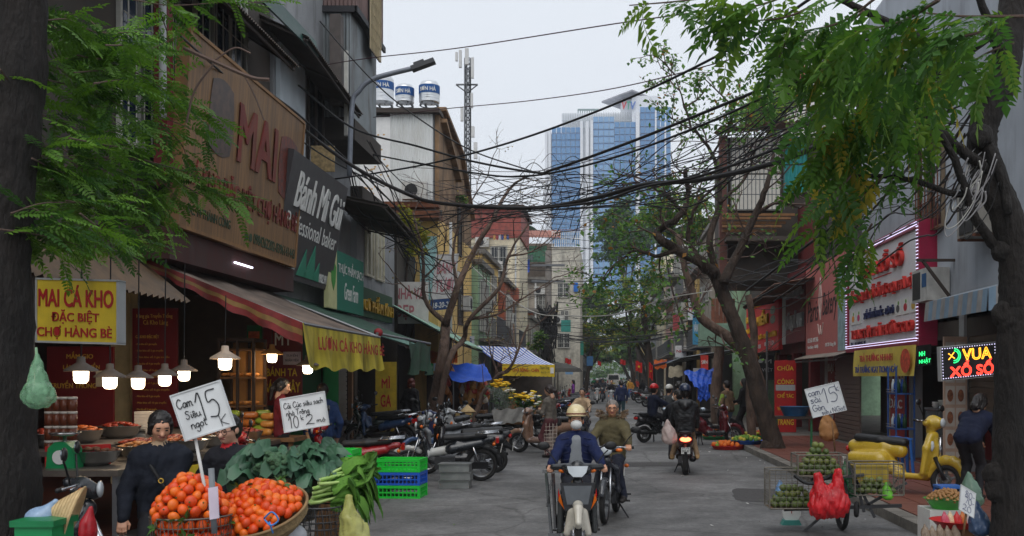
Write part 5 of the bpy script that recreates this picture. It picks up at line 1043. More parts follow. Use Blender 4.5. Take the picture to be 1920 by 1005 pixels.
RM=[leafmat('pinnate_leaf_a',112,148,46,.52),leafmat('pinnate_leaf_b',92,138,44,.5),leafmat('pinnate_leaf_c',70,116,42,.5),leafmat('pinnate_leaf_d',178,164,52,.5)]
fm=[]
for k in range(10):
 b=MB(); frond(b,(0,0,0),(1,0,0),.42,7+k%3,.125,.027,.5+.06*k,m=0); fm.append([b.mesh('leaf_frond',q)for q in RM])
random.seed(9); tw=MB(); fr=[]
RS=[([(1920,30),(1800,30),(1700,20)],6.2,10),([(1760,0),(1690,40),(1600,60)],6.4,10),([(1650,-10),(1580,40),(1500,60)],6.8,10),([(1560,-10),(1480,30),(1400,40)],7.0,9),([(1500,-20),(1420,10),(1340,10)],7.2,8),([(1400,-20),(1290,0),(1180,10)],7.4,8),([(1840,60),(1760,80),(1700,110)],6.4,9),([(1900,80),(1850,100),(1800,130)],6.6,8),([(1640,60),(1560,110),(1500,150)],7.4,10),([(1700,120),(1640,160),(1570,200)],7.8,10),([(1560,140),(1540,200),(1530,260)],8.0,10),([(1640,190),(1600,250),(1560,300)],8.2,11),([(1700,200),(1680,250),(1620,290)],8.4,9),([(1620,330),(1570,380),(1530,440)],8.6,11),([(1560,330),(1510,390),(1490,450)],8.4,10),([(1600,420),(1570,470),(1540,530)],8.7,8),([(1560,200),(1530,250),(1510,300)],8.3,10),([(1700,140),(1650,200),(1620,250)],8.0,10),([(1800,60),(1740,120),(1690,160)],7.2,10),([(1620,20),(1560,70),(1520,110)],7.2,9),([(1740,150),(1720,220),(1700,260)],8.6,8),([(1480,60),(1460,110),(1440,150)],7.6,6),([(1620,100),(1580,150),(1560,180)],8.2,8),([(1520,180),(1490,220),(1480,260)],8.2,8),([(1680,90),(1640,130),(1620,170)],7.2,8),([(1540,250),(1500,300),(1480,340)],8.5,8),([(1660,280),(1640,330),(1620,380)],8.7,5)]
cnt=0
for pxs,Yq,n in RS:
 P=bez([W(px+(35 if py>150 else 0),py,Yq+.25*i)for i,(px,py)in enumerate(pxs)],8); tw.tube(P,[.011*(1-.6*i/len(P))for i in range(len(P))],5)
 for i in range(n+2):
  k=min(len(P)-2,int((.1+.9*i/(n+2))*(len(P)-1))); d=(P[k+1]-P[k]).normalized(); s=d.cross(V((0,0,1))).normalized(); sd=1 if i%2 else-1
  dd=(d*.5+s*sd*random.uniform(.2,.9)+V((random.gauss(0,.3),random.gauss(0,.3),random.gauss(0,.25)-.25))).normalized()
  o=link('leaf_frond',fm[random.randrange(10)][random.choices((0,1,2,3),(4,5,4,.6))[0]],t,False); o.location=P[k]-t.location
  q=dd.to_track_quat('X','Z'); q=q@Euler((random.gauss(0,.5),0,0)).to_quaternion(); o.rotation_euler=q.to_euler(); q_=random.uniform(.65,1.3); o.scale=(q_,q_*random.uniform(.75,1.15),q_); cnt+=1
tw.build('twigs',m_twig,t)
# ---- leaning tree on the right kerb
random.seed(33)
t=thing('leaning_tree','leaning street tree on the right kerb with twisted sparse crown','tree',(3.85,23.4,0)); Y=23.4
mb=MB(); tips=[]
limb(mb,[(W(1458,0,Y).x,Y,.0),W(1440,800,Y),W(1409,693,Y),W(1385,625,Y),W(1363,569,Y),W(1340,514,Y)],.23,.14,26,12,.006)
mb.ell(W(1440,840,Y-.05),(.2,.18,.22),10,7)
main=[([(1340,514),(1308,487),(1271,469),(1239,450),(1235,432),(1271,409),(1290,370),(1285,320)],.15,.05),([(1355,530),(1386,469),(1418,400),(1440,340),(1450,290)],.12,.04),([(1345,520),(1330,450),(1350,380),(1340,300),(1300,240)],.1,.03),([(1271,469),(1230,480),(1190,470),(1150,500)],.06,.02),([(1285,400),(1240,360),(1200,345),(1150,345)],.05,.015),([(1310,490),(1290,440),(1310,380),(1380,320)],.06,.02),([(1418,400),(1460,380),(1500,390)],.05,.02),([(1350,380),(1400,330),(1420,260)],.05,.015),([(1300,250),(1280,190),(1265,140)],.03,.012),([(1330,300),(1370,230),(1380,180)],.03,.012)]
paths=[limb(mb,[W(x,y,Y+random.uniform(-.4,.4))for x,y in pts],a,b,8,5,.015)for pts,a,b in main]
mb.build('trunk',m_bark,t,True)
tw=MB()
for P in paths:
 for k in range(4,len(P),3):
  d=(P[k]-P[k-1]); grow(tw,P[k],d.normalized()+V((random.gauss(0,.8),random.gauss(0,.8),random.gauss(.1,.5))),random.uniform(.6,1.3),.026,2,tips,.5,.05)
tw.build('twigs',m_twig,t)
lf=MB()
for p,d,pts in tips:
 px=VPX+p.x*FPX/p.y; py=VPY-(p.z-EYE)*FPX/p.y
 dens=5 if(py<250 or(px<1320 and py>330))else 1.2
 for q in pts[1:]:
  for i in range(int(dens)if random.random()<dens-int(dens)+.5 else 0):
   leaf(lf,q+V((random.gauss(0,.08),)*3),V((random.gauss(0,1),random.gauss(0,1),random.gauss(-.4,.6))).normalized(),V((random.gauss(0,1),random.gauss(0,1),1)).normalized(),random.uniform(.08,.15),random.uniform(.025,.042),random.choices((0,1,2,3),(5,4,3,.8))[0])
TM=[leafmat('street_leaf_a',98,142,58),leafmat('street_leaf_b',74,118,58),leafmat('street_leaf_c',122,158,66),leafmat('street_leaf_d',170,120,50)]
random.seed(41)
for pxs,n in(([(1260,130),(1290,160),(1330,180)],9),([(1370,150),(1375,190),(1380,230)],8),([(1310,185),(1360,200),(1400,215)],12),([(1240,220),(1290,230),(1340,260)],12),([(1290,200),(1340,230),(1390,260)],12),([(1150,360),(1110,400),(1120,430)],10),([(1200,400),(1160,440),(1120,470)],12),([(1170,470),(1130,520),(1110,560)],14),([(1230,480),(1200,520),(1160,560)],14),([(1260,520),(1230,560),(1200,590)],12),([(1190,360),(1170,410),(1180,450)],10),([(1340,560),(1290,580),(1260,640)],12),([(1350,480),(1310,470),(1290,500)],10),([(1400,655),(1385,665),(1375,680)],6)):
 P=bez([W(x,y,Y+random.uniform(-.6,.6))for x,y in pxs],8); tw2=MB();
 for i in range(n*6):
  q=random.choice(P)+V((random.gauss(0,.16),random.gauss(0,.3),random.gauss(0,.13))); leaf(lf,q,V((random.gauss(0,1),random.gauss(0,1),random.gauss(-.5,.6))).normalized(),V((random.gauss(0,1),random.gauss(0,1),1)).normalized(),random.uniform(.1,.18),random.uniform(.032,.052),random.choices((0,1,2,3),(5,4,3,.6))[0])
lf.build('crown',TM,t)
t=thing('slanting_tree','second slanting trunk behind the leaning tree','tree',(4.3,28,0)); mb=MB(); Y=28.; tips=[]
P=limb(mb,[W(1425,800,Y),W(1418,700,Y),W(1372,638,Y),W(1317,597,Y),W(1299,551,Y),W(1285,505,Y),W(1270,440,Y)],.2,.07,10,5,.012); mb.build('trunk',m_bark2,t,True)
mb=MB()
for k in range(8,len(P),2):grow(mb,P[k],V((random.gauss(0,1),random.gauss(0,.6),random.gauss(.4,.5))),random.uniform(.8,1.6),.03,2,tips,.5,.05)
mb.build('twigs',m_twig,t)
for px,Yq,lb,h in((1345,36,'thick pale trunk among the shops past the two talking people',4.2),(1410,26.5,'slim pale trunk beside the leaning tree',4.0)):
 t=thing('pruned_tree',lb,'tree',(W(px,0,Yq).x,Yq,.1)); mb=MB(); x=W(px,0,Yq).x; limb(mb,[(x,Yq,.05),(x-.05,Yq,1.5),(x+.06,Yq,2.8),(x-.1,Yq,h)],.24 if px<1400 else.13,.14 if px<1400 else.09,10,5,.015); mb.build('trunk',m_bark2,t,True)
# ---- bare tree on the left
random.seed(52)
t=thing('bare_tree','leafless forked street tree above the parked motorbikes','tree',(-4.6,27,0)); Y=27.
mb=MB(); tips=[]
main=[([(806,835),(811,764),(829,672),(836,608)],.2,.16),([(836,608),(797,562),(793,480),(775,400)],.09,.03),([(836,608),(857,540),(884,480),(921,416),(954,355),(986,331)],.13,.03),([(815,800),(843,672),(870,636),(880,599),(935,540),(953,480),(990,420)],.12,.03),([(885,800),(905,740),(934,704),(953,695),(967,668),(990,610)],.09,.03),([(857,540),(850,470),(870,400),(915,330)],.06,.015),([(921,416),(960,400),(1010,380)],.04,.012),([(880,599),(930,590),(980,560),(1040,520)],.05,.015),([(797,562),(760,540),(730,500)],.04,.012),([(953,480),(1000,470),(1050,430)],.04,.01),([(797,520),(830,480),(835,420)],.035,.01),([(934,704),(920,660),(915,620)],.04,.012)]
paths=[limb(mb,[W(x,y,Y+random.uniform(-.35,.35))if i else W(x,y,Y)for i,(x,y)in enumerate(pts)],a*.8,b*.8,10,5,.012)for pts,a,b in main]
mb.build('trunk',m_bark2,t,True); tw=MB()
for P in paths[1:]:
 for k in range(3,len(P),3):d=(P[k]-P[k-1]).normalized(); grow(tw,P[k],d+V((random.gauss(0,.9),random.gauss(0,.9),random.gauss(.15,.5))),random.uniform(.5,1.2),.016,2,tips,.45,.08)
tw.build('twigs',m_twig,t); lf=MB()
for p,d,pts in random.sample(tips,min(70,len(tips))):
 for i in range(4):leaf(lf,p+V((random.gauss(0,.08),)*3),V((random.gauss(0,1),random.gauss(0,1),random.gauss(-.2,.6))).normalized(),V((0,random.gauss(0,1),1)).normalized(),.07,.02,random.choice((0,1)))
lf.build('seed_pods',[C(120,110,70,'pods'),C(150,130,50,'pods2')],t)
# ---- leafy trees along the street, yellow-green vine, background trees
def leafy(label,base,top,crowns,nleaf,size,mats,Y,r=.2,name='street_tree',lean=None,bark=None):
 t=thing(name,label,'tree',(W(base,0,Y).x,Y,0)); mb=MB(); b=V((W(base,0,Y).x,Y,0)); tp=W(*top,Y); tips=[]
 P=limb(mb,[b,b.lerp(tp,.35)+V((lean or 0,0,0)),tp],r,r*.5,8,6,.02)
 for cx,cy,rx,ry in crowns:
  c=W(cx,cy,Y); s=P[random.randint(len(P)//2,len(P)-1)]; limb(mb,[s,s.lerp(c,.5)+V((random.gauss(0,.3),random.gauss(0,.3),.2)),c],r*.35,r*.1,6,4,.02)
  for i in range(4):grow(mb,s.lerp(c,random.uniform(.4,1)),V((random.gauss(0,1),random.gauss(0,1),random.gauss(.3,.5))),rx*Y/FPX*.7,r*.12,1,tips,.5,.05)
 mb.build('trunk',bark or m_bark,t,True); lf=MB(); tot=sum(a*b for _,_,a,b in crowns)
 for cx,cy,rx,ry in crowns:
  c=W(cx,cy,Y); sx,sz=rx*Y/FPX,ry*Y/FPX; n=int(nleaf*rx*ry/tot); cl=[V((random.gauss(0,.42)*sx,random.gauss(0,.42)*sx,random.gauss(0,.42)*sz))for _ in range(max(4,n//26))]
  for i in range(n):
   q=c+random.choice(cl)+V((random.gauss(0,.11)*sx,random.gauss(0,.11)*sx,random.gauss(0,.09)*sz))
   leaf(lf,q,V((random.gauss(0,1),random.gauss(0,1),random.gauss(-.4,.5))).normalized(),V((random.gauss(0,.6),random.gauss(0,.6),1)).normalized(),size*random.uniform(.7,1.3),size*.3,random.randrange(len(mats)))
 lf.build('crown',mats,t); return t
random.seed(61)
GA=[leafmat('far_leaf_a',92,132,56),leafmat('far_leaf_b',118,150,60),leafmat('far_leaf_c',66,108,52)]; GY=[leafmat('yellow_leaf_a',160,160,50),leafmat('yellow_leaf_b',128,148,52),leafmat('yellow_leaf_c',186,172,60)]
leafy('dark leaning trunk with yellow green crown in mid street, right kerb',1229,(1205,560),[(1170,560,55,40),(1215,520,45,35),(1150,610,45,30),(1230,600,40,30),(1120,600,35,28),(1190,640,40,22)],4200,.26,GA+GY[:1],66,.36,lean=-.1)
leafy('street tree with thin trunk just left of the white van',1096,(1110,640),[(1105,620,30,26),(1130,640,30,22),(1080,630,24,24)],1500,.32,GY+GA[:1],82,.26)
leafy('small crooked street tree right of the white van',1192,(1178,650),[(1170,630,30,22),(1190,610,24,20)],1200,.34,GY+GA,96,.26)
leafy('bushy green tree in front of the glass tower',1212,(1160,480),[(1150,420,38,36),(1180,450,45,40),(1140,465,30,30),(1210,430,40,38),(1170,395,30,22)],6000,.55,[leafmat('bush_leaf_a',74,112,56),leafmat('bush_leaf_b',94,132,64),leafmat('bush_leaf_c',58,92,50)],120,.4)
leafy('green tree between the far houses on the left',1078,(1072,600),[(1072,570,26,40),(1060,620,20,20)],2200,.3,GA,80,.3)
leafy('far trees closing the street above the van',1186,(1152,650),[(1150,650,36,24),(1120,665,24,18),(1180,660,30,22),(1155,620,30,16)],2200,.9,GA+GY[:1],190,.4)
for x,y,w,Yq,lb in((1090,640,34,150,'far left tree crowns over the street end'),(1200,645,36,160,'far right tree crowns over the street end'),(1172,662,44,260,'farthest trees closing the street'),(1135,694,50,300,'low dark trees at the very end of the street'),(1110,560,30,140,'tall far tree behind the left row')):
 leafy(lb,x if abs(x-1140)>40 else x+60*(1 if x>1140 else-1),(x,y+10),[(x,y,w,26),(x+18,y+14,w*.8,20),(x-18,y+12,w*.8,20)],1800,.9,GA,Yq,.35)
leafy('rounded green tree behind the white panelled rooftop room',1450,(1450,240),[(1440,200,46,40),(1480,180,30,30),(1410,215,28,24)],5200,.2,[leafmat('roof_leaf_a',96,140,66),leafmat('roof_leaf_b',124,162,84),leafmat('roof_leaf_c',170,190,60)],46,.25)
leafy('bushes between the leaning tree and the yellow house',1290,(1300,440),[(1300,400,40,40),(1270,440,40,30),(1330,430,40,40),(1240,400,36,36)],4200,.3,GA+GY[:1],58,.25)
leafy('yellow green climbing shrub between grey and yellow houses',752,(765,440),[(760,420,24,36),(785,440,20,30),(745,450,18,22),(770,470,24,14)],2600,.13,GY,30.8,.07,name='climbing_shrub')
leafy('small green bush on the ledge of the stained gable',868,(868,375),[(868,372,13,9),(858,378,8,6)],300,.12,GA,36.4,.02,name='ledge_bush')
leafy('green shrub behind the striped awning',1012,(1010,640),[(1012,632,16,18),(1000,650,12,12)],900,.16,GA,45,.08,name='garden_shrub')
# ================================================================ OVERHEAD CABLES, POLE
random.seed(77); m_cable=C(20,19,21,'cable_black',rough=.6,var=.1); m_cable_p=C(70,40,50,'cable_purple',rough=.6); m_cable_w=C(190,188,182,'cable_white',rough=.6)
def cable(label,pts,Y0,Y1,r,mat=None,group='overhead cables',name='overhead_cable',wob=.0):
 n=len(pts); P=bez([W(x,y,Y0+(Y1-Y0)*i/(n-1))for i,(x,y)in enumerate(pts)],8)
 if wob:P=[p+V((random.gauss(0,wob),random.gauss(0,wob),random.gauss(0,wob)))for p in P]
 o=part(None,name,mat or m_cable,lambda b:b.tube(P,r,6),True); return tag(o,label,'cable',group)
cable('thickest black cable bundle sagging across the street from the baker sign',[(500,180),(560,235),(660,310),(762,363),(835,382),(1000,390),(1120,370),(1210,346),(1320,336),(1480,296),(1623,224),(1786,119),(1870,60)],20,9.2,.034)
cable('thinner black cable running just below the thickest bundle',[(1000,392),(1120,378),(1210,350),(1320,328),(1500,262),(1640,210),(1790,130)],15,9.2,.018)
cable('heavy cable crossing in front of the glass tower below its crown',[(560,160),(660,239),(782,274),(884,302),(1000,323),(1040,317),(1180,267),(1320,211),(1480,145),(1640,70),(1760,0)],20,9,.02)
cable('second heavy cable just below the tower crown cable',[(700,290),(850,318),(980,331),(1139,299),(1320,233),(1480,160),(1640,95),(1740,50)],20,9,.017)
cable('straight cable rising steeply from the gable to the top edge',[(560,345),(721,322),(844,298),(1000,253),(1200,175),(1400,75),(1545,-20)],22,10,.017)
cable('cable dropping from the tin extension towards the tangle',[(600,40),(660,110),(721,172),(795,229),(884,282),(1000,322)],21,18,.014)
cable('thin purple wire high above the water tanks',[(560,130),(684,110),(860,90),(1150,45),(1400,10)],22,12,.009,m_cable_p)
cable('thin purple wire passing the telecom mast',[(700,220),(835,204),(1000,188),(1180,160),(1430,95),(1560,60)],24,12,.009,m_cable_p)
cable('pale cable looping from the bare tree to the leaning tree',[(885,500),(930,540),(1000,585),(1060,592),(1150,590),(1250,560),(1335,545)],28,23,.014,m_cable_w)
cable('thick cable sweeping along the shop fronts behind the baker sign',[(470,150),(560,215),(640,290),(700,345),(760,410),(790,470)],17,27,.02)
cable('cable along the front of the tan fascia sign',[(330,60),(420,140),(520,230),(620,300),(720,350)],12,24,.016)
cable('slack cable running from the near right trunk to the rusty awning',[(1786,119),(1730,220),(1671,310),(1600,392),(1500,470),(1400,545)],9.2,24,.03)
cable('second slack cable beside it towards the rusty awning',[(1800,130),(1750,240),(1690,330),(1610,420),(1520,500),(1420,560)],9.3,24,.02)
cable('cable crossing the white panelled rooftop room',[(1100,385),(1250,345),(1375,300),(1500,235),(1640,160),(1800,70)],18,9,.012)
cable('upper cable crossing the white panelled rooftop room',[(1050,372),(1200,345),(1330,300),(1480,240),(1620,180),(1780,100)],18,9,.01)
for i in range(32):
 y0=390+i*8+random.uniform(-4,4); x0=random.uniform(780,900); x1=random.uniform(1180,1400)
 cable('thin dark wire strung low across the mid street',[(x0,y0),((x0+x1)/2-60,y0+random.uniform(4,16)),((x0+x1)/2+50,y0+random.uniform(-2,14)),(x1,y0+random.uniform(-30,20))],random.uniform(26,40),random.uniform(26,60),random.uniform(.005,.013),group='mid street wires')
for i in range(18):
 x0,y0=random.uniform(1780,1880),random.uniform(120,340); x1,y1=random.uniform(1560,1700),random.uniform(330,470)
 cable('black wire in the tangle hung between near right trunk and framed sign',[(x0,y0),((x0+x1)/2,(y0+y1)/2+random.uniform(10,60)),(x1,y1),(x1-random.uniform(60,150),y1+random.uniform(20,120))],random.uniform(9.0,9.5),random.uniform(17,24),random.uniform(.006,.014),group='tangle at near right trunk',wob=.004)
for i in range(22):
 cx,cy=random.uniform(1790,1860),random.uniform(280,380); r=random.uniform(18,70)
 pts=[(cx+r*.5*math.cos(a)+random.uniform(-6,6),cy+r*(1-math.cos(a*1.0))*.7+r*.6*math.sin(a))for a in[k*.9 for k in range(7)]]
 cable('loose looped wire dangling from the near right trunk',pts,8.8,9.0,random.uniform(.004,.008),random.choice([m_cable,m_cable,m_cable_w,C(150,148,150,'cable_grey')]),group='looped wires at near right trunk')
for i in range(10):
 cx,cy=random.uniform(1000,1090),random.uniform(300,360); r=random.uniform(15,60)
 cable('curling wire in the knot left of the glass tower',[(cx-r,cy+random.uniform(-20,60)),(cx-r*.5,cy-random.uniform(0,20)),(cx,cy+random.uniform(-10,10)),(cx+r*.4,cy+random.uniform(10,40)),(cx+r*.2-20,cy+random.uniform(60,140))],17,19,random.uniform(.004,.008),group='wire knot before tower')
for i in range(12):
 x0=random.uniform(640,700); y0=random.uniform(260,330)
 cable('drooping service wire under the brown awning beside the baker sign',[(x0,y0),(x0+random.uniform(20,50),y0+random.uniform(40,90)),(x0+random.uniform(50,110),y0+random.uniform(90,190)),(x0+random.uniform(100,200),y0+random.uniform(150,260))],22,27,random.uniform(.008,.018),group='service wires by baker sign')
for i in range(10):
 x0,y0=random.uniform(1490,1560),random.uniform(470,560)
 cable('service wire sagging over the red and pink signs',[(x0+60,y0-60),(x0,y0+10),(x0-70,y0+random.uniform(0,40)),(x0-140,y0+random.uniform(0,50))],20,28,random.uniform(.008,.016),group='service wires over red signs')
for i in range(10):
 y0=random.uniform(560,690)
 cable('far wire crossing between the street tree crowns',[(1040,y0),(1120,y0+random.uniform(4,14)),(1200,y0+random.uniform(0,10)),(1290,y0-random.uniform(0,20))],random.uniform(55,70),random.uniform(50,60),random.uniform(.015,.03),group='far wires')
for i in range(26):
 y0=random.uniform(120,420); x1=random.uniform(1640,1860)
 cable('thin black wire fanning from the near right trunk across the sky',[(x1,random.uniform(60,240)),(1500+random.uniform(-40,40),random.uniform(150,320)),(1300+random.uniform(-60,60),random.uniform(240,390)),(1050+random.uniform(-100,60),random.uniform(300,430)),(random.uniform(720,900),random.uniform(300,470))],9.3,random.uniform(20,26),random.uniform(.005,.012),random.choice([None,None,None,m_cable_p]),group='thin wires fanning across the sky')
t=thing('utility_pole','concrete utility pole wrapped in black cable beyond striped awning','pole',(W(1028,0,48).x,48,0)); x=W(1028,0,48).x
part(t,'pole',C(110,104,98,'pole_concrete',var=.3),lambda b:b.cyl((x,48,0),(x,48,W(0,470,48).z),.2,.14,12),True)
part(t,'cable_wrap',m_cable,lambda b:[b.tube(bez([(x+random.uniform(-.5,.5),47.6+random.uniform(-.3,.3),W(0,random.uniform(560,600),48).z),(x+random.uniform(-.35,.45),47.6,W(0,random.uniform(600,640),48).z),(x+random.uniform(-.4,.4),47.6,W(0,random.uniform(650,700),48).z)],5),random.uniform(.02,.05),5)for _ in range(34)],True)
part(t,'cross_arm',m_steel,lambda b:[b.box(x-.8,x+.8,47.8,47.9,W(0,py,48).z,W(0,py,48).z+.1)for py in(500,530)])
m_flag=C(214,30,32,'flag_red',var=.12,trans=.25); m_star=C(244,206,40,'flag_star')
def flag(label,px,py,w,h,Y,mat=m_flag,droop=.2,group='red flags with yellow star',star=True):
 t=thing('national_flag',label,'flag',W(px,py+h,Y),group=group); o=W(px,py,Y); s=Y/FPX; ww,hh=w*s,h*s
 part(t,'cloth',mat,lambda b:b.grid(lambda u,v:(o.x+ww*u,Y+.06*math.sin(u*9+v*2),o.z-hh*v-droop*hh*u*u+.03*math.sin(u*7)),12,8),True)
 if star:
  for sy in(-.012,):
   mb=MB(); c=V((o.x+ww*.5,Y-.09,o.z-hh*.55)); R=min(ww,hh)*.28
   mb.prism([c+V((R*(1 if i%2==0 else.4)*math.sin(i*PI/5),0,R*(1 if i%2==0 else.4)*math.cos(i*PI/5)))for i in range(10)],(0,.01,0)); mb.build('star',m_star,t)
 part(t,'staff',m_wood,lambda b:b.tube([(o.x-.02,Y,o.z+.1),(o.x-.02,Y,o.z-hh*1.6)],.02,5))
flag('wide red flag with yellow star right of the van',1192,677,12,19,62); flag('narrow hanging red flag with yellow star against the dark trunk',1217,680,7,29,58); flag('small red flag left of the van by tree',1060,672,11,9,66,star=False); flag('second small red flag hung below the first, left of the van',1064,682,8,8,66,star=False); flag('tiny red flag in the far tree crowns',1121,677,6,8,92,star=False); flag('red pennant just right of the van roof',1163,674,10,9,96,star=False)
# ================================================================ MOTORBIKES
m_tyre=C(34,33,33,'tyre',rough=.9,var=.2,bump=.2); m_rim=C(150,152,155,'alloy',rough=.35,metal=.8); m_rimb=C(40,40,42,'black_alloy',rough=.4,metal=.5)
m_vinyl=C(26,26,28,'seat_vinyl',rough=.5,var=.15); m_paint=C(120,20,24,'paint_placeholder',rough=.25,coat=.5,var=.05); m_trim2=C(60,60,63,'trim_placeholder',rough=.4,var=.05)
m_chrome=C(190,192,196,'chrome',rough=.2,metal=.95,var=.05); m_glassl=C(190,196,200,'lamp_glass',rough=.1,var=.1); m_tail=C(180,20,18,'tail_red',rough=.2); m_amber=C(226,110,24,'amber',rough=.2); m_plate=C(226,226,222,'plate_white',var=.05); m_engine=C(80,80,82,'engine_grey',rough=.5,metal=.6,var=.2)
m_tail_lit=M('tail_lit',(1.,.12,.05),emit=6,var=0)
def wheel(par,y,R,r,alloy=True,rimmat=None):
 w=part(par,'wheel',m_tyre,lambda b:(b.torus((0,y,R),R-r,r,(1,0,0),28,8,1.05),[b.tube([(0,y+(R-r*.02)*math.cos(a),R+(R-r*.02)*math.sin(a)),(0,y+(R+.004)*math.cos(a),R+(R+.004)*math.sin(a))],.01,3)for a in()]),True,False)
 def rim(b):
  b.torus((0,y,R),R-2*r*.93,.014,(1,0,0),24,5,2.2); b.cyl((-.06,y,R),(.06,y,R),.045,.045,10)
  if alloy:
   for k in range(5):a=2*PI*k/5+.3; b.bar((0,y+.03*math.cos(a),R+.03*math.sin(a)),(0,y+(R-2*r)*math.cos(a+.12),R+(R-2*r)*math.sin(a+.12)),.03,.035,(1,0,0))
  else:
   for k in range(20):a=2*PI*k/20; x=.03 if k%2 else-.03; b.tube([(x,y+.04*math.cos(a+.5),R+.04*math.sin(a+.5)),(0,y+(R-2*r)*math.cos(a),R+(R-2*r)*math.sin(a))],.0035,3,False)
 part(w,'rim',rimmat or m_rim,rim,False,False); part(w,'brake_disc',m_chrome,lambda b:b.cyl((.05,y,R),(.056,y,R),R*.38,R*.38,18),False,False); return w
def mirrors(t,z=1.0,y=.38):
 for s in(-1,1):
  m=part(t,'mirror',m_black,lambda b:(b.tube(bez([(s*.2,y,z),(s*.3,y-.02,z+.14),(s*.36,y-.03,z+.2)],4),.008,5),b.ell((s*.39,y-.02,z+.25),(.075,.02,.05),10,6)),True,False)
  part(m,'mirror_glass',C(150,160,168,'mirror_glass',rough=.05,metal=.9,var=0),lambda b:b.ell((s*.39,y-.034,z+.25),(.064,.01,.041),10,6),True,False)
def handlebar(t,z=1.0,y=.38,w=.33):
 h=part(t,'handlebar',m_chrome,lambda b:b.tube(bez([(-w,y-.08,z),(-.15,y,z+.01),(.15,y,z+.01),(w,y-.08,z)],4),.013,6),True,False)
 for s in(-1,1):
  part(h,'grip',m_black,lambda b:b.cyl((s*(w-.1),y-.065,z),(s*(w+.02),y-.085,z),.019,.019,8),True,False); part(h,'brake_lever',m_chrome,lambda b:b.tube([(s*.2,y+.02,z+.01),(s*(w-.02),y-.01,z)],.007,4),True,False)
def seat(t,y0,y1,z,w=.07,r=.06,rise=.03):
 return blob_obj('seat',[((-w,y0,z+rise),(-w*.9,(y0+y1)/2,z),r*.9,r,0),((w,y0,z+rise),(w*.9,(y0+y1)/2,z),r*.9,r,0),((-w*.9,(y0+y1)/2,z),(-w*.5,y1,z-.02),r,r*.8,0),((w*.9,(y0+y1)/2,z),(w*.5,y1,z-.02),r,r*.8,0),((0,y0,z+rise+.01),(0,y1,z),r*.9,r*.8,0)],.017,[m_vinyl],t,.04)
def plate(t,y,z):
 o=part(t,'license_plate',m_plate,lambda b:b.prism([(-.085,y,z-.07),(.085,y,z-.07),(.085,y-.03,z+.06),(-.085,y-.03,z+.06)],(0,-.006,0)),False,False); return o
def make_scooter():
 t=thing('motor_scooter','x','motorbike'); wheel(t,-.58,.245,.055); wheel(t,.67,.25,.05)
 P=[((0,-.82,.74),(0,-.3,.68),.07,.13,0),((-.06,-.7,.66),(-.07,-.2,.56),.09,.12,0),((.06,-.7,.66),(.07,-.2,.56),.09,.12,0),((0,-.25,.5),(0,-.02,.36),.14,.12,0),((-.12,-.05,.31),(-.12,.36,.31),.055,.055,1),((.12,-.05,.31),(.12,.36,.31),.055,.055,1),((0,-.05,.31),(0,.36,.31),.055,.055,1),((-.13,.4,.36),(-.15,.41,.7),.055,.06,0),((.13,.4,.36),(.15,.41,.7),.055,.06,0),((-.15,.41,.7),(-.05,.39,.88),.06,.06,0),((.15,.41,.7),(.05,.39,.88),.06,.06,0),((0,.46,.42),(0,.46,.84),.1,.09,0)]
 blob_obj('body_shell',P,.018,[m_paint,m_trim2],t,.05)
 blob_obj('handlebar_cowl',[((-.12,.38,.99),(.12,.38,.99),.055,.055,0),((0,.42,1.0),(0,.46,.97),.085,.07,0)],.016,[m_paint],t,.04)
 blob_obj('front_fender',[((0,.67+.28*math.cos(a),.25+.28*math.sin(a)),(0,.67+.28*math.cos(a+.4),.25+.28*math.sin(a+.4)),.055,.055,0)for a in(.1,.5,.9,1.3,1.7,2.1)],.018,[m_paint],t,.03)
 part(t,'headlight',m_glassl,lambda b:b.ell((0,.515,.98),(.075,.03,.05),12,8),True,False)
 for s in(-1,1):part(t,'indicator',m_amber,lambda b:b.ell((s*.14,.47,.72),(.035,.03,.06),8,6),True,False)
 part(t,'fork',m_chrome,lambda b:[b.tube([(s*.065,.67,.25),(s*.065,.5,.62)],.018,6)for s in(-1,1)],True,False)
 seat(t,-.68,.0,.79); handlebar(t); mirrors(t)
 part(t,'grab_rail',m_rimb,lambda b:b.tube(bez([(-.11,-.55,.8),(-.1,-.85,.84),(0,-.92,.85),(.1,-.85,.84),(.11,-.55,.8)],4),.014,6),True,False)
 part(t,'tail_light',m_tail,lambda b:b.ell((0,-.86,.71),(.11,.04,.05),12,6),True,False); plate(t,-.9,.5)
 blob_obj('rear_fender',[((0,-.75,.6),(0,-.9,.45),.05,.035,0),((0,-.6,.58),(0,-.8,.52),.06,.05,0)],.018,[m_black],t,.03)
 part(t,'engine',m_engine,lambda b:(b.cbox((-.09,-.4,.3),(.1,.42,.14)),b.cyl((-.14,-.5,.27),(-.05,-.5,.27),.1,.1,12)),False,False)
 part(t,'exhaust',m_rimb,lambda b:(b.cyl((.13,-.25,.27),(.15,-.8,.33),.045,.06,10),b.cyl((.15,-.8,.33),(.15,-.84,.335),.03,.03,8)),True,False)
 part(t,'stand',m_rimb,lambda b:(b.tube([(-.1,-.2,.25),(-.2,-.12,.01)],.012,5),b.tube([(.06,-.3,.25),(.1,-.33,.01)],.012,5)),False,False); return t
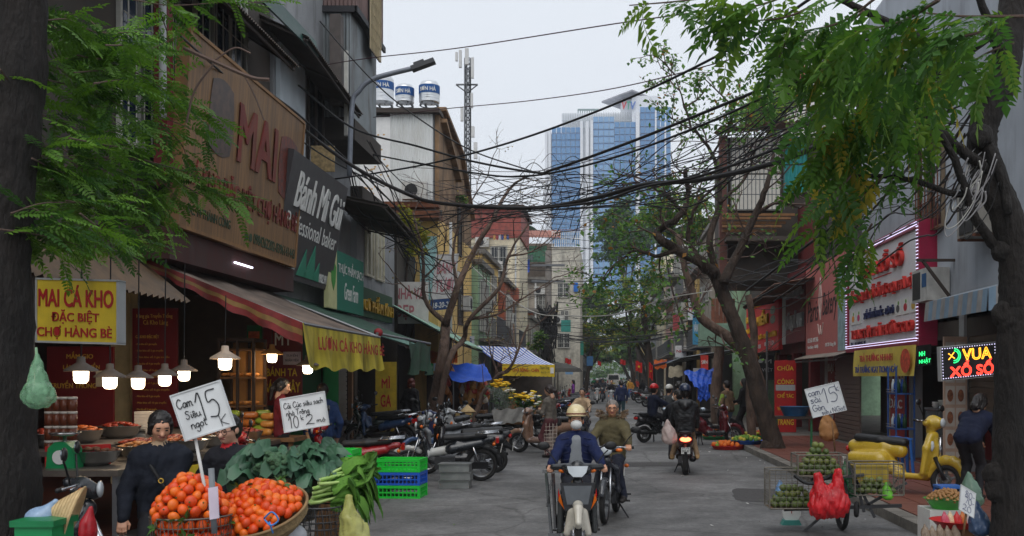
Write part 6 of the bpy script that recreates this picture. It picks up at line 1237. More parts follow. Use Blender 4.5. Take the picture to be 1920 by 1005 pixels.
def make_underbone():
 t=thing('motorbike','x','motorbike'); wheel(t,-.6,.285,.042,False); wheel(t,.64,.285,.038,False)
 P=[((0,-.8,.74),(0,-.2,.66),.05,.09,0),((-.05,-.6,.68),(-.07,-.1,.58),.07,.09,0),((.05,-.6,.68),(.07,-.1,.58),.07,.09,0),((0,-.1,.56),(0,.28,.5),.085,.07,1),((0,.28,.5),(0,.42,.86),.07,.06,0),((-.15,.33,.42),(-.13,.36,.74),.03,.04,0),((.15,.33,.42),(.13,.36,.74),.03,.04,0),((-.14,.36,.72),(0,.42,.84),.035,.05,0),((.14,.36,.72),(0,.42,.84),.035,.05,0),((-.15,.33,.44),(-.06,.3,.5),.03,.05,1),((.15,.33,.44),(.06,.3,.5),.03,.05,1)]
 blob_obj('body_shell',P,.016,[m_paint,m_trim2],t,.035)
 blob_obj('handlebar_cowl',[((-.16,.36,1.0),(.16,.36,1.0),.04,.04,0),((0,.4,1.0),(0,.46,.97),.075,.06,0),((0,.36,1.02),(0,.3,1.04),.06,.04,0)],.015,[m_paint],t,.04)
 blob_obj('front_fender',[((0,.64+.31*math.cos(a),.285+.31*math.sin(a)),(0,.64+.31*math.cos(a+.35),.285+.31*math.sin(a+.35)),.045,.045,0)for a in(.5,.85,1.2,1.55,1.9)],.016,[m_trim2],t,.02)
 part(t,'headlight',m_glassl,lambda b:b.ell((0,.505,.985),(.085,.025,.06),12,8),True,False)
 for s in(-1,1):
  part(t,'indicator',m_amber,lambda b:b.ell((s*.17,.4,.99),(.05,.03,.028),8,6),True,False); part(t,'indicator',m_amber,lambda b:b.ell((s*.13,-.82,.67),(.035,.03,.03),8,6),True,False)
  part(t,'shock_absorber',m_chrome,lambda b:b.tube([(s*.1,-.58,.3),(s*.1,-.45,.65)],.022,6),True,False)
 part(t,'fork',m_chrome,lambda b:[b.tube([(s*.07,.64,.285),(s*.06,.46,.75)],.018,6)for s in(-1,1)],True,False)
 seat(t,-.66,.02,.78,.06,.05,.035); handlebar(t,1.02,.36,.34); mirrors(t,1.02,.34)
 part(t,'luggage_rack',m_chrome,lambda b:([b.tube([(x,-.5,.84),(x,-.9,.87)],.009,5)for x in(-.11,-.055,0,.055,.11)]+[b.tube([(-.11,y,.86),(.11,y,.86)],.009,5)for y in(-.55,-.72,-.9)]),True,False)
 part(t,'tail_light',m_tail,lambda b:b.cbox((0,-.88,.72),(.16,.05,.09)),False,False); plate(t,-.93,.58)
 blob_obj('rear_fender',[((0,-.6+.33*math.cos(a),.285+.33*math.sin(a)),(0,-.6+.33*math.cos(a+.4),.285+.33*math.sin(a+.4)),.05,.05,0)for a in(1.2,1.6,2.0,2.4,2.7)],.016,[m_black],t,.02)
 part(t,'engine',m_engine,lambda b:(b.cbox((0,.02,.33),(.2,.34,.2)),b.cyl((0,.12,.36),(0,.36,.42),.075,.07,12),b.cyl((-.14,-.02,.3),(.14,-.02,.3),.1,.1,14)),False,False)
 part(t,'chain_case',m_rimb,lambda b:b.prism([(-.13,-.72,.24),(-.13,0,.24),(-.13,0,.36),(-.13,-.72,.36)],(.04,0,0)),False,False)
 part(t,'exhaust',m_chrome,lambda b:b.tube(bez([(.12,.3,.3),(.13,.0,.2),(.14,-.3,.22),(.16,-.85,.34)],5),[.02]*6+[.04]*10,8),True,False)
 part(t,'foot_peg',m_black,lambda b:(b.cyl((-.28,.02,.25),(.28,.02,.25),.016,.016,6),b.cyl((-.25,-.35,.3),(.25,-.35,.3),.014,.014,6)),False,False)
 part(t,'stand',m_rimb,lambda b:b.tube([(-.1,-.08,.22),(-.25,-.04,.0)],.013,5),False,False); return t
def make_vespa():
 t=thing('motor_scooter','x','motorbike'); wheel(t,-.56,.235,.055); wheel(t,.66,.24,.052)
 P=[((0,-.78,.66),(0,-.3,.66),.1,.14,0),((0,-.55,.7),(0,-.05,.62),.1,.1,0),((-.12,-.72,.48),(-.14,-.3,.46),.1,.14,0),((.12,-.72,.48),(.14,-.3,.46),.1,.14,0),((0,-.3,.45),(0,-.05,.32),.15,.09,0),((-.13,-.05,.27),(-.13,.33,.26),.045,.045,0),((.13,-.05,.27),(.13,.33,.26),.045,.045,0),((0,-.05,.27),(0,.33,.26),.045,.045,0),((-.17,.37,.32),(-.18,.41,.66),.035,.045,0),((.17,.37,.32),(.18,.41,.66),.035,.045,0),((0,.36,.3),(0,.45,.7),.06,.07,0),((-.09,.37,.32),(-.1,.43,.7),.045,.05,0),((.09,.37,.32),(.1,.43,.7),.045,.05,0),((-.18,.41,.66),(-.06,.41,.84),.045,.06,0),((.18,.41,.66),(.06,.41,.84),.045,.06,0),((0,.46,.5),(0,.44,.86),.07,.06,0)]
 blob_obj('body_shell',P,.015,[m_paint],t,.05)
 blob_obj('handlebar_cowl',[((-.18,.38,1.02),(.18,.38,1.02),.045,.045,0),((0,.38,.9),(0,.40,1.04),.06,.1,0),((0,.42,1.05),(0,.48,1.04),.09,.085,0)],.014,[m_paint],t,.05)
 blob_obj('front_fender',[((0,.66+.27*math.cos(a),.25+.27*math.sin(a)),(0,.66+.27*math.cos(a+.4),.25+.27*math.sin(a+.4)),.075,.07,0)for a in(.1,.5,.9,1.3,1.7,2.1,2.5)],.015,[m_paint],t,.03)
 part(t,'headlight',m_glassl,lambda b:b.ell((0,.555,1.04),(.07,.03,.07),14,8),True,False)
 for s in(-1,1):part(t,'indicator',m_glassl,lambda b:b.ell((s*.13,.475,.7),(.03,.03,.075),8,6),True,False)
 part(t,'horn_cover',m_chrome,lambda b:b.tube([(0,.54,.52),(0,.53,.84)],[.018,.028],6),True,False)
 part(t,'fork',m_rimb,lambda b:b.tube([(.08,.66,.24),(.07,.5,.55)],.03,6),True,False)
 seat(t,-.7,.0,.755,.08,.065); handlebar(t,1.04,.38,.34); mirrors(t,1.04,.38); part(t,'tail_light',m_tail,lambda b:b.ell((0,-.88,.62),(.07,.03,.05),10,6),True,False); plate(t,-.9,.45)
 part(t,'stand',m_rimb,lambda b:(b.tube([(-.12,.0,.24),(-.16,-.12,.01)],.012,5),b.tube([(.12,.0,.24),(.16,-.12,.01)],.012,5)),False,False); return t
PROTO={}
def paintmat(c):return C(*c,rough=.28,coat=.4,var=.08)
def repaint(o,paint,trim):
 for i,m in enumerate(o.data.materials if o.data else[]):
  if m is m_paint:o.material_slots[i].link='OBJECT'; o.material_slots[i].material=paint
  elif m is m_trim2:o.material_slots[i].link='OBJECT'; o.material_slots[i].material=trim
 for k in o.children:repaint(k,paint,trim)
def bike(kind,label,x,y,hd,paint,trim=(40,40,42),lean=0.,group=None,z=0.,s=1.):
 """hd: heading in degrees, 0 = away from the camera, 90 = to the left, 180 = towards the camera"""
 if not z and(x>kx(RK,y)+.1 or x<kx(LK,y)-.1):z=.125
 if kind not in PROTO:t=PROTO[kind]={'scooter':make_scooter,'underbone':make_underbone,'vespa':make_vespa}[kind]()
 else:t=copy_tree(PROTO[kind])
 t.location=(x,y,z); t.rotation_euler=(0,math.radians(lean),math.radians(hd)); t.scale=(s,s,s); t['label']=label
 if group:t['group']=group
 elif 'group' in t:del t['group']
 repaint(t,paintmat(paint),paintmat(trim)); WM[t.name]=MX.Translation(t.location)@t.rotation_euler.to_matrix().to_4x4()@MX.Scale(s,4); return t
BK1=bike('underbone','cream and black motorbike ridden towards camera by masked rider',-.30,10.35,183,(34,36,38),(196,190,176),s=.87)
BK2=bike('underbone','dark motorbike of the old rider in olive parka',.07,12.75,172,(38,40,48),(60,62,66),s=.9)
BK3=bike('scooter','bronze parked scooter behind the woman in plaid trousers',-1.42,23.6,72,(150,118,98),(120,96,84),lean=-6)
BK4=bike('scooter','dark blue motorbike of the man in beige jacket',-.62,25.6,170,(40,48,66),(60,62,66),s=.92)
BK5=bike('scooter','black scooter of the rider in red helmet seen from its left',1.55,27.6,-62,(30,30,33),(40,40,42),s=.95)
BK6=bike('scooter','dark red scooter with lit tail lamp carrying two people away',1.50,18.9,-3,(70,24,28),(40,40,42),s=.94)
for k in BK6.children:
 if k.name.startswith('tail_light'):k.material_slots[0].link='OBJECT'; k.material_slots[0].material=m_tail_lit
 if k.name.startswith('license_plate'):
  for st,z0,z1 in(('29-D2',.535,.57),('747.47',.46,.515)):
   co,fs,_=text_mesh(st,.02,.01); me=bpy.data.meshes.new('plate_number'); me.from_pydata([((x-.5)*.14,-.9085-.03*(z0+(z1-z0)*y-.43)/.13,z0+(z1-z0)*y)for x,y,z in co.tolist()],[],fs); me.materials.append(m_black); o=link('plate_number',me,k,False)
PK='motorbikes parked along the left stalls'
bike('underbone','black parked motorbike with chrome rack behind the metal boxes',-2.75,17.2,97,(30,34,40),(190,190,186),lean=-7,group=PK)
bike('scooter','black parked electric scooter with red wheel hub',-2.65,18.6,100,(30,30,33),(40,40,42),lean=-6,group=PK)
bike('underbone','red parked motorbike with orange luggage straps',-4.05,15.6,96,(160,26,34),(36,36,38),lean=-7,group=PK)
bike('scooter','red parked scooter behind the green crate on the vegetable stand',-4.55,13.6,118,(156,24,32),(36,36,38),lean=-6,group=PK)
bike('underbone','silver grey parked motorbike with orange indicators in the row',-3.4,20.0,140,(120,124,128),(60,84,120),lean=-7,group=PK)
bike('scooter','navy blue parked scooter facing the road below the forked trunk',-4.1,22.6,190,(36,46,84),(40,40,42),lean=-6,group=PK)
bike('underbone','black parked motorbike with a long seat in the middle of the row',-3.0,20.6,82,(34,34,36),(60,60,64),lean=-7,group=PK)
bike('underbone','blue parked motorbike beside the tall yellow board',-5.0,22.3,70,(50,74,110),(36,36,38),lean=-7,group=PK)
bike('scooter','silver parked scooter behind the navy one',-3.7,23.9,165,(150,152,152),(60,60,64),lean=-6,group=PK)
bike('underbone','dark green parked motorbike against the shop shutter',-5.7,24.4,110,(40,60,52),(60,60,64),lean=-7,group=PK)
bike('underbone','black motorbike carrying the grey flower basket',-2.3,25.4,84,(30,30,32),(60,60,62),lean=-4)
bike('underbone','old black motorbike standing behind the conical hat',-3.4,26.2,120,(40,38,38),(110,110,110),lean=-7,group=PK)
random.seed(3); far=[(-2.6,38,95,'scooter',(120,30,34)),(-2.3,40,100,'underbone',(40,60,110)),(-2.1,43,85,'scooter',(60,60,66)),(-2.0,46,95,'scooter',(170,170,170)),(-1.9,49,90,'underbone',(130,30,30)),(-1.8,53,100,'scooter',(40,40,44)),(-2.0,58,80,'scooter',(90,96,104)),(-1.9,64,95,'scooter',(150,40,40)),(3.0,52,-90,'scooter',(50,54,60)),(3.0,60,-80,'scooter',(150,150,150)),(2.9,68,-95,'underbone',(120,30,30)),(2.8,76,-90,'scooter',(60,64,80)),(3.0,84,-85,'scooter',(140,140,144))]
nm=('red','blue','dark grey','silver','crimson','black','grey','bright red','charcoal','pale silver','dark red','slate blue','light grey')
for i,(x,y,h,k,c)in enumerate(far):bike(k,nm[i]+' far motorbike parked along the '+('left' if x<0 else 'right')+' kerb '+('before' if y<52 else 'past')+' the utility pole',x,y,h+random.uniform(-8,8),c,lean=-6,group='far parked motorbikes')
bike('scooter','dark red scooter parked on the right beside the two talking people',2.75,26.3,-78,(96,24,34),(40,40,42),lean=-6)
bike('scooter','black scooter parked behind the rider in black puffer jacket',3.1,29.5,-70,(40,40,44),(40,40,42),lean=-6)
bike('vespa','mustard yellow classic scooter parked on the right pavement',4.25,14.3,-132,(196,164,52),lean=-8,z=.12)
part(BK1,'headlight_lens',m_glassl,lambda b:b.prism([(-.12,.505,1.05),(.12,.505,1.05),(.1,.525,.98),(.05,.535,.93),(-.05,.535,.93),(-.1,.525,.98)],(0,.02,0)),False,False)
blob_obj('handlebar_cowl',[((-.28,.36,1.03),(0,.44,1.03),.035,.055,0),((.28,.36,1.03),(0,.44,1.03),.035,.055,0),((-.1,.45,1.0),(.1,.45,1.0),.06,.06,0),((0,.46,.93),(0,.44,1.06),.05,.05,0)],.014,[paintmat((34,36,38))],BK1,.04)
t=BK1; mb=MB()
def fr(u,v):return(-.17+.34*u,.56+.05*math.sin(PI*u)-.05*v,.86-.36*v)
part(t,'front_basket',C(30,30,33,'basket_black',rough=.35),lambda b:b.prism([(-.2,.5,.86),(.2,.5,.86),(.15,.52,.55),(-.15,.52,.55)],(0,.05,0)),False,False)
part(t,'basket_window',C(84,88,92,'basket_window',rough=.15,var=.2),lambda b:b.prism([(-.16,.553,.83),(.16,.553,.83),(.12,.573,.62),(-.12,.573,.62)],(0,.006,0)),False,False)
for s in(-1,1):part(t,'reflector',m_amber,lambda b:b.prism([(s*.2,.5,.74),(s*.165,.54,.6),(s*.15,.54,.56),(s*.22,.48,.66)],(0,.03,0)),False,False); part(t,'decal',m_tail,lambda b:b.prism([(s*.215,.49,.8),(s*.2,.5,.7),(s*.21,.5,.66),(s*.225,.48,.72)],(0,.02,0)),False,False)
part(t,'carrying_frame',m_chrome,lambda b:(b.bar((.36,.28,.95),(.30,.3,.25),.03),b.bar((.28,.3,.95),(.25,.32,.3),.03),b.bar((.40,.28,.97),(.2,.33,.98),.035),b.bar((.33,.3,.24),(.2,.35,.24),.04)),False,False)
part(t,'chain',m_engine,lambda b:[b.torus((.30+.004*i,.32,.86-.022*i),.012,.003,(1,0,0)if i%2 else(0,1,0),8,4)for i in range(14)],True,False)
blob_obj('leg_shield',[((-.2,.42,.3),(-.19,.42,.68),.03,.04,0),((.2,.42,.3),(.19,.42,.68),.03,.04,0),((-.1,.47,.32),(-.1,.46,.6),.04,.04,0),((.1,.47,.32),(.1,.46,.6),.04,.04,0)],.014,[paintmat((60,62,62))],t,.05)
blob_obj('front_cowl',[((-.11,.58,.3),(-.06,.56,.52),.05,.06,0),((.11,.58,.3),(.06,.56,.52),.05,.06,0),((0,.62,.36),(0,.6,.52),.07,.07,0),((0,.66,.62),(0,.84,.6),.06,.05,0),((0,.84,.6),(0,.95,.46),.05,.04,0)],.014,[paintmat((196,190,176))],t,.04)
# ================================================================ PEOPLE
m_eye=C(16,12,11,'eye_dark',rough=.2,var=0); m_lip=C(150,84,76,'lips',var=.05)
def ik(a,b,l1,l2,hint):
 a,b=V(a),V(b); d=b-a; L=min(d.length,(l1+l2)*.995); dn=d.normalized(); b=a+dn*L
 x=(l1*l1-l2*l2+L*L)/(2*L); h=math.sqrt(max(0,l1*l1-x*x)); hv=V(hint)-dn*V(hint).dot(dn); hv=hv.normalized()if hv.length>1e-5 else V((0,1,0))
 return a+dn*x+hv*h,b
SK=(206,160,132)
def head(par,pos,yaw,pitch,vox,skin,hairc,hair='short',helmet=None,mask=False,glasses=False,old=False,roll=0.):
 h=blob_obj('head',[((0,0,.02),(.074,.092,.098),0),((0,.035,-.045),(.055,.05,.062),0),((0,-.02,-.05),(0,-.03,-.16),.05,.056,0),((0,.088,.0),(0,.108,-.028),.011,.016,0,.02),((-.03,.075,.03),(.03,.075,.03),.018,.018,0),((-.078,-.005,0),(.014,.022,.032),0,.01),((.078,-.005,0),(.014,.022,.032),0,.01),((-.035,.07,-.015),(.022,.016,.02),0,.03),((.035,.07,-.015),(.022,.016,.02),0,.03),((0,.078,-.072),(.018,.014,.016),0,.02),((-.019,.091,-.053),(.019,.091,-.053),.008,.008,1,.006)],vox,[skin,m_lip],par,.025)
 h.location=pos; h.rotation_euler=(pitch,roll,yaw)
 if vox<.02:
  part(h,'eyes',m_eye,lambda b:[b.ell((s*.031,.093,.006),(.0145,.007,.0065),8,5)for s in(-1,1)]+[b.ell((s*.032,.1,.03),(.021,.005,.0045),8,4)for s in(-1,1)],True,False)
 if hair:
  H=[((0,-.018,.045),(.084,.096,.088),0),((0,-.045,-.0),(.08,.068,.09),0)]
  if hair=='long':H+=[((0,-.06,0),(0,-.085,-.16),.075,.06,0),((-.06,-.02,0),(-.07,-.04,-.14),.03,.03,0),((.06,-.02,0),(.07,-.04,-.14),.03,.03,0)]
  if hair=='pony':H+=[((0,-.1,.03),(0,-.14,-.06),.035,.03,0),((0,-.14,-.06),(0,-.13,-.22),.032,.016,0)]
  if hair=='bun':H+=[((0,-.11,-.01),(.04,.04,.045),0)]
  if hair=='curly':H+=[((random.gauss(0,.05),random.uniform(-.1,0),random.uniform(-.12,.1)),(.05,.05,.05),0)for _ in range(12)]
  blob_obj('hair',H+[((s*.07,.03,.03),(s*.078,-.02,-.06),.016,.012,0)for s in(-1,1)]*(hair!='short'),max(.009,vox),[hairc],h,.03,False,.004,.05,.5)
 if helmet:
  prof=[(.128*math.cos(a),.012+.118*math.sin(a))for a in[k*PI/2/7 for k in range(7)]]+[(0,.13)]
  S=MX.Diagonal((.93,1.1,1))
  o=part(h,'helmet',[helmet],lambda b:(b.lathe([(.12,-.02),(.132,-.02)]+prof,(0,-.018,.075),18,S)),True,False)
  part(o,'visor',helmet,lambda b:b.grid(lambda u,v:((.11+.0*v)*math.cos(.45+2.24*u)*(1+.12*v),-.01+.125*math.sin(.45+2.24*u)+.05*v*math.sin(PI*u),.083-.014*v),10,2),True,False); return h,o
 if mask:blob_obj('face_mask',[((0,.075,-.04),(.058,.045,.05),0),((0,.1,-.03),(.03,.025,.03),0)],.009,[m_white],h,.03); part(h,'mask_strap',m_white,lambda b:[b.tube([(s*.05,.07,-.035),(s*.08,.0,.0)],.004,4)for s in(-1,1)],False,False)
 if glasses:part(h,'glasses',C(50,34,28,'spectacle_frame'),lambda b:([b.torus((s*.034,.102,.004),.024,.0028,(0,1,0),14,4)for s in(-1,1)]+[b.tube([(s*.056,.1,.008),(s*.08,.0,.012)],.0025,4)for s in(-1,1)]+[b.tube([(-.01,.104,.006),(.01,.104,.006)],.0025,4)]),False,False)
 return h,None
def hand(par,pos,R,skin,side,curl=1.2):
 """palm with five bent fingers; local y runs from wrist to fingertips, x across the palm, z is the back of the hand"""
 P=[((-.022,0,0),(-.024,.07,0),.017,.015,0),((.0,0,0),(.0,.075,0),.018,.015,0),((.022,0,0),(.024,.07,0),.017,.014,0)]
 for i,(x,L)in enumerate(((-.03,.062),(-.01,.072),(.011,.068),(.03,.052))):
  p=V((x,.078,0)); a=-.25*curl
  for k,q in enumerate((.45,.32,.26)):
   n=p+V((0,math.cos(a),math.sin(a)))*L*q; P.append((tuple(p),tuple(n),.0095-.001*k,.009-.001*k,0,.006)); p=n; a-=.75*curl
 s=-side; P+=[((s*.03,.015,-.005),(s*.052,.045,-.018),.013,.011,0,.012),((s*.052,.045,-.018),(s*.045,.075,-.034),.0105,.009,0,.006)]
 o=blob_obj('hand',P,.0065,[skin],par,.012); o.matrix_local=MX.Translation(pos)@R.to_4x4(); return o
def person(label,x,y,hd,top,legs,hip=(0,0,.88),lean=0.,hands=None,feet=None,hy=0.,hp=0.,h=1.62,vox=.02,skin=SK,hairc=(26,20,18),hair='short',helmet=None,mask=False,glasses=False,bulk=1.,shoes=(40,36,34),group=None,z=0.,fine=False,knee=(0,1,.2),extra=None,legw=1.,sleeves=True,name='person',collar=None,side=0.):
 if not z and(x>kx(RK,y)+.1 or x<kx(LK,y)-.1):z=.125
 s=h/1.65; t=thing(name,label,'person',(x,y,z),math.radians(hd),group); t.scale=(s,s,s); WM[t.name]=MX.Translation((x,y,z))@MX.Rotation(math.radians(hd),4,'Z')@MX.Scale(s,4)
 ms=C(*skin,rough=.5,var=.08,key='skin%d_%d_%d'%skin); mt=C(*top,rough=.85,var=.25,scale=9,bump=.4,bscale=26,spec=.25)if bulk<1.3 else C(*top,rough=.5,var=.15,scale=12,bump=.5,bscale=9); ml=C(*legs,rough=.85,var=.2,scale=9,bump=.2,bscale=16); mh=C(*hairc,rough=.45,var=.25,scale=30); mo=C(*shoes,rough=.6)
 hip=V(hip); sp=V((math.sin(side),math.sin(lean)*math.cos(side),math.cos(lean)*math.cos(side))); nb=hip+sp*.5; mid=hip+sp*.24; b=bulk
 P=[]
 for q in(-1,1):
  o=V((q,0,0)); P+=[(hip+o*.075,mid+o*.07,.105,.098*b,1),(mid+o*.07,nb+o*.085-sp*.07,.098*b,.1*b,1),(nb+o*.08-sp*.06,nb+o*.155-sp*.07,.075*b,.068*b,1)]
 P+=[(mid,nb-sp*.05,.1*b,.08*b,1),(nb-sp*.04,nb+sp*.04,.055,.05,4 if collar else 1)]
 hands=hands or[(-.24,.05,hip.z-.06),(.24,.05,hip.z-.06)]; feet=feet or[(-.1,.0,.04),(.1,.03,.04)]
 for q,(hd_,ft)in enumerate(zip(hands,feet)):
  sg=(-1,1)[q]; sh=nb+V((sg*.165,0,0))-sp*.075; el,wr=ik(sh,hd_,.275,.255,(sg*.7,-.6,-.7))
  P+=[(sh,el,.066*b,.05*b,1),(el,el.lerp(wr,.93),.05*b,.037*b if b>1.1 else.033,1 if sleeves else 0)]
  dr=(wr-el).normalized()
  if fine:
   P.append((el.lerp(wr,.9),wr,.026,.024,0)); up=V((0,0,1))if abs(dr.z)<.8 else V((0,1,0)); xx=dr.cross(up).normalized(); zz_=xx.cross(dr); R=MX((xx,dr,zz_)).transposed(); hand(t,wr-dr*.005,R,ms,sg)
  else:
   P+=[(el.lerp(wr,.9),wr,.026,.026,0),(wr,wr+dr*.07,.032,.026,0)]+[(wr+dr*.06+V((k*.016,0,0)),wr+dr*.1+V((k*.02,0,-.03)),.011,.009,0,.008)for k in(-1,0,1)]+[(wr+dr*.02,wr+dr*.05+V((-sg*.045,0,-.01)),.014,.01,0,.01)]
  hj=hip+V((sg*.085,0,-.02)); kn,an=ik(hj,V(ft)+V((0,0,.06)),.42,.41,knee)
  P+=[(hj,kn,.088*legw,.064*legw,2),(kn,an,.062*legw,.046*legw,2),(an+V((0,-.03,-.05)),an+V((0,.14,-.065)),.042,.034,3)]
 if extra:P+=extra
 blob_obj('body',[tuple(tuple(c)if isinstance(c,V)else c for c in p)for p in P],vox,[ms,mt,ml,mo,mh if not collar else C(*collar,var=.2)],t,.035,False,.0045 if bulk>1.1 else.0036,.2)
 hpz=nb+sp*.03+V((0,.02,.15)); hv=max(.008,vox*.55)
 hh,hm=head(t,hpz,hy,hp,hv,ms,mh,hair,C(*helmet,rough=.25,coat=.4,var=.08)if helmet else None,mask,glasses)
 if mask and helmet:blob_obj('face_mask',[((0,.068,-.042),(.07,.054,.06),0),((0,.104,-.03),(.035,.025,.035),0)],.008,[m_white],hh,.03)
 t['_h']=hh.name; del t['_h']; return t,hh,hm
RH=[(-.3,.34,1.03),(.3,.34,1.03)]; RF=[(-.2,.12,.28),(.2,.12,.28)]
P1,hd1,hm1=person('masked rider in quilted navy jacket and cream helmet heading to camera',-.30,10.35,183,(27,37,74),(30,32,42),(0,-.2,.86),.04,[(-.31,.31,1.02),(.31,.31,1.02)],RF,h=1.65*.87,vox=.014,mask=True,helmet=(224,206,160),hair='short',bulk=1.16,fine=True,skin=(196,146,118))
part(hm1,'helmet_stripe',C(110,58,44,'helmet_brown'),lambda b:b.lathe([(.1335,.0),(.1325,.022)],(0,-.018,.075),18,MX.Diagonal((.935,1.105,1))),True,False)
blob_obj('sweater',[((-.05,.08,.9),(-.02,.08,1.3),.075,.068,0),((.05,.08,.9),(.02,.08,1.3),.075,.068,0),((0,.0,1.3),(0,.0,1.36),.058,.054,0)],.014,[C(132,136,140,'grey_knit',var=.15,bump=.3,bscale=60)],P1,.04).location=(0,-.205,0)
mb=MB()
for i in range(5):
 z=.98+i*.085
 for s in(-1,1):mb.tube(bez([(s*.09,-.055,z+.02),(s*.18,-.085,z),(s*.215,-.19,z+.02),(s*.16,-.31,z),(0,-.33,z)],4),.006,4)
mb.build('jacket_seams',C(24,34,72,'navy_seam'),P1,True,False)
P2,hd2,hm2=person('old rider in olive parka with fur hood and glasses',.07,12.75,172,(92,84,60),(28,32,50),(0,-.2,.86),.05,RH,RF,h=1.65*.9,vox=.015,glasses=True,hairc=(120,112,106),hair='short',bulk=1.2,fine=True,skin=(196,142,110),hy=.12)
random.seed(2); fur=MB()
for i in range(620):
 a=random.uniform(.1*PI,1.9*PI)-PI/2+PI; r=random.uniform(.13,.19); p=V((r*1.15*math.cos(a),-.04+.1*math.sin(a)-.02,random.uniform(-.17,-.07)+.05*abs(math.cos(a)))); d=V((math.cos(a),math.sin(a),random.gauss(.3,.6))).normalized()*random.uniform(.03,.065); s=V((random.gauss(0,1),random.gauss(0,1),random.gauss(0,1))).normalized()*.007
 fur.m=random.randrange(2); fur.add([p+s,p-s,p+d],[(0,1,2)])
fur.build('fur_trim',[C(150,124,96,'fur_a'),C(96,76,58,'fur_b')],hd2,False,False)
blob_obj('hood',[((-.13,-.1,-.14),(0,-.17,-.12),.055,.06,0),((.13,-.1,-.14),(0,-.17,-.12),.055,.06,0),((-.13,-.02,-.16),(-.12,-.1,-.14),.045,.05,0),((.13,-.02,-.16),(.12,-.1,-.14),.045,.05,0)],.016,[C(92,84,60,rough=.5,var=.15,scale=12)],hd2,.04)
P3,hd3,_=person('woman in grey top and plaid trousers looking at her phone',-1.22,22.3,60,(104,98,90),(96,52,56),(0,0,.86),.06,[(-.1,.3,1.06),(.08,.3,1.1)],None,h=1.6,vox=.018,hair='pony',hairc=(40,26,22),hp=-.35,legw=1.25,hy=.2)
mb=MB()
for leg in(-1,1):
 for i in range(9):mb.torus((leg*.09+.0,.01,.12+.085*i),.098-.022*(i<4)*(4-i)*.25,.006,(0,0,1),14,4)
 for k in range(8):a=k*PI/4; mb.tube([(leg*.088+.085*math.cos(a),.01+.09*math.sin(a),.08),(leg*.088+.108*math.cos(a),.005+.11*math.sin(a),.8)],.006,4)
mb.build('plaid_lines',C(196,180,168,'plaid_pale'),P3,False,False)
blob_obj('shoulder_bag',[((.2,-.1,.86),(.24,.06,.84),.06,.06,0),((.2,-.1,.78),(.24,.06,.76),.06,.06,0)],.02,[C(40,36,36,'dark_bag')],P3,.03)
part(P3,'phone',m_black,lambda b:b.cbox((-.01,.37,1.11),(.07,.015,.14)),False,False)
person('man in beige jacket on a dark blue motorbike facing camera',-.62,25.6,170,(196,168,136),(60,56,54),(0,-.2,.84),.05,RH,RF,h=1.65*.92,vox=.018,hairc=(30,28,28),bulk=1.05)
person('rider in navy hooded jacket and red helmet seen from behind',1.45,27.4,-62,(28,34,54),(34,36,44),(0,-.2,.84),.12,RH,RF,h=1.65*.95,vox=.018,helmet=(206,28,34),bulk=1.15,hy=.3)
person('man in grey jacket and pale cap helmet beyond the red helmet rider',1.95,29.2,-40,(70,72,74),(50,50,56),(0,-.2,.84),.1,RH,RF,h=1.65*.93,vox=.02,helmet=(206,204,196))
P6,h6,_=person('passenger in shiny black puffer jacket and dark blue helmet',1.50,18.9,-3,(30,31,34),(150,124,96),(0,-.5,.88),.06,[(-.24,-.12,.9),(.24,-.12,.9)],[(-.24,-.25,.3),(.24,-.25,.3)],h=1.65*.96,vox=.015,helmet=(36,46,70),bulk=1.32,shoes=(176,140,96))
mb=MB()
for i in range(6):z=.95+.08*i; mb.torus((0,-.475+.005*i,z),.185-.004*abs(i-3),.008,(0,0,1),28,5)
mb.build('jacket_seams',C(18,18,20,'black_seam'),P6,True,False)
blob_obj('hood',[((-.08,-.62,1.38),(.08,-.62,1.38),.07,.07,0),((0,-.66,1.32),(0,-.6,1.42),.07,.06,0)],.016,[C(30,31,34,'puffer_hood',rough=.45)],P6,.03)
person('driver with dark hair and face mask in front of the puffer passenger',1.43,18.9,-3,(34,34,38),(40,40,46),(-.06,-.1,.86),.1,RH,RF,h=1.65*.94,vox=.016,mask=True,hy=1.0,bulk=1.1)
o=bag('plastic_bag','clear plastic bag of drinks hanging beside the puffer passenger',W(1254,815,18.3),.16,C(196,176,170,'clear_bag',rough=.25,alpha=.75));
person('woman in navy jacket walking away along the middle of the road',.66,41.5,0,(38,46,76),(48,76,84),None or(0,0,.88),0,None,[(-.1,.12,.04),(.1,-.12,.04)],h=1.62,vox=.024,hair='bun',shoes=(206,196,186),hy=.2)
person('person in mustard jacket and blue jeans near the far trunk',2.08,82,160,(206,146,60),(60,96,150),h=1.6,vox=.03,hair='long',shoes=(206,200,190))
person('person in long black coat with purple bag',2.95,80,30,(30,28,32),(40,40,50),h=1.6,vox=.03,hair='long',bulk=1.15,extra=[((-.07,0,.85),(-.08,0,.5),.12,.13,1),((.07,0,.85),(.08,0,.5),.12,.13,1)])
P,_,_=person('man in brown vest and green shirt by the fruit on the ground',3.55,28.6,40,(120,98,76),(104,124,146),lean=.15,hands=[(-.15,.25,.95),(.25,.3,.95)],h=1.66,vox=.02,hair='short');
blob_obj('green_sleeves',[((-.19,.06,1.26),(-.27,.08,1.0),.07,.06,0),((.19,.06,1.26),(.29,.12,1.02),.07,.06,0)],.02,[C(140,176,60,'lime_sleeve')],P,.02)
person('woman in black standing beside the man in brown vest',3.95,28.3,60,(30,28,30),(32,30,34),h=1.6,vox=.02,hair='long',hands=[(-.1,.28,1.0),(.12,.26,.95)],bulk=1.08)
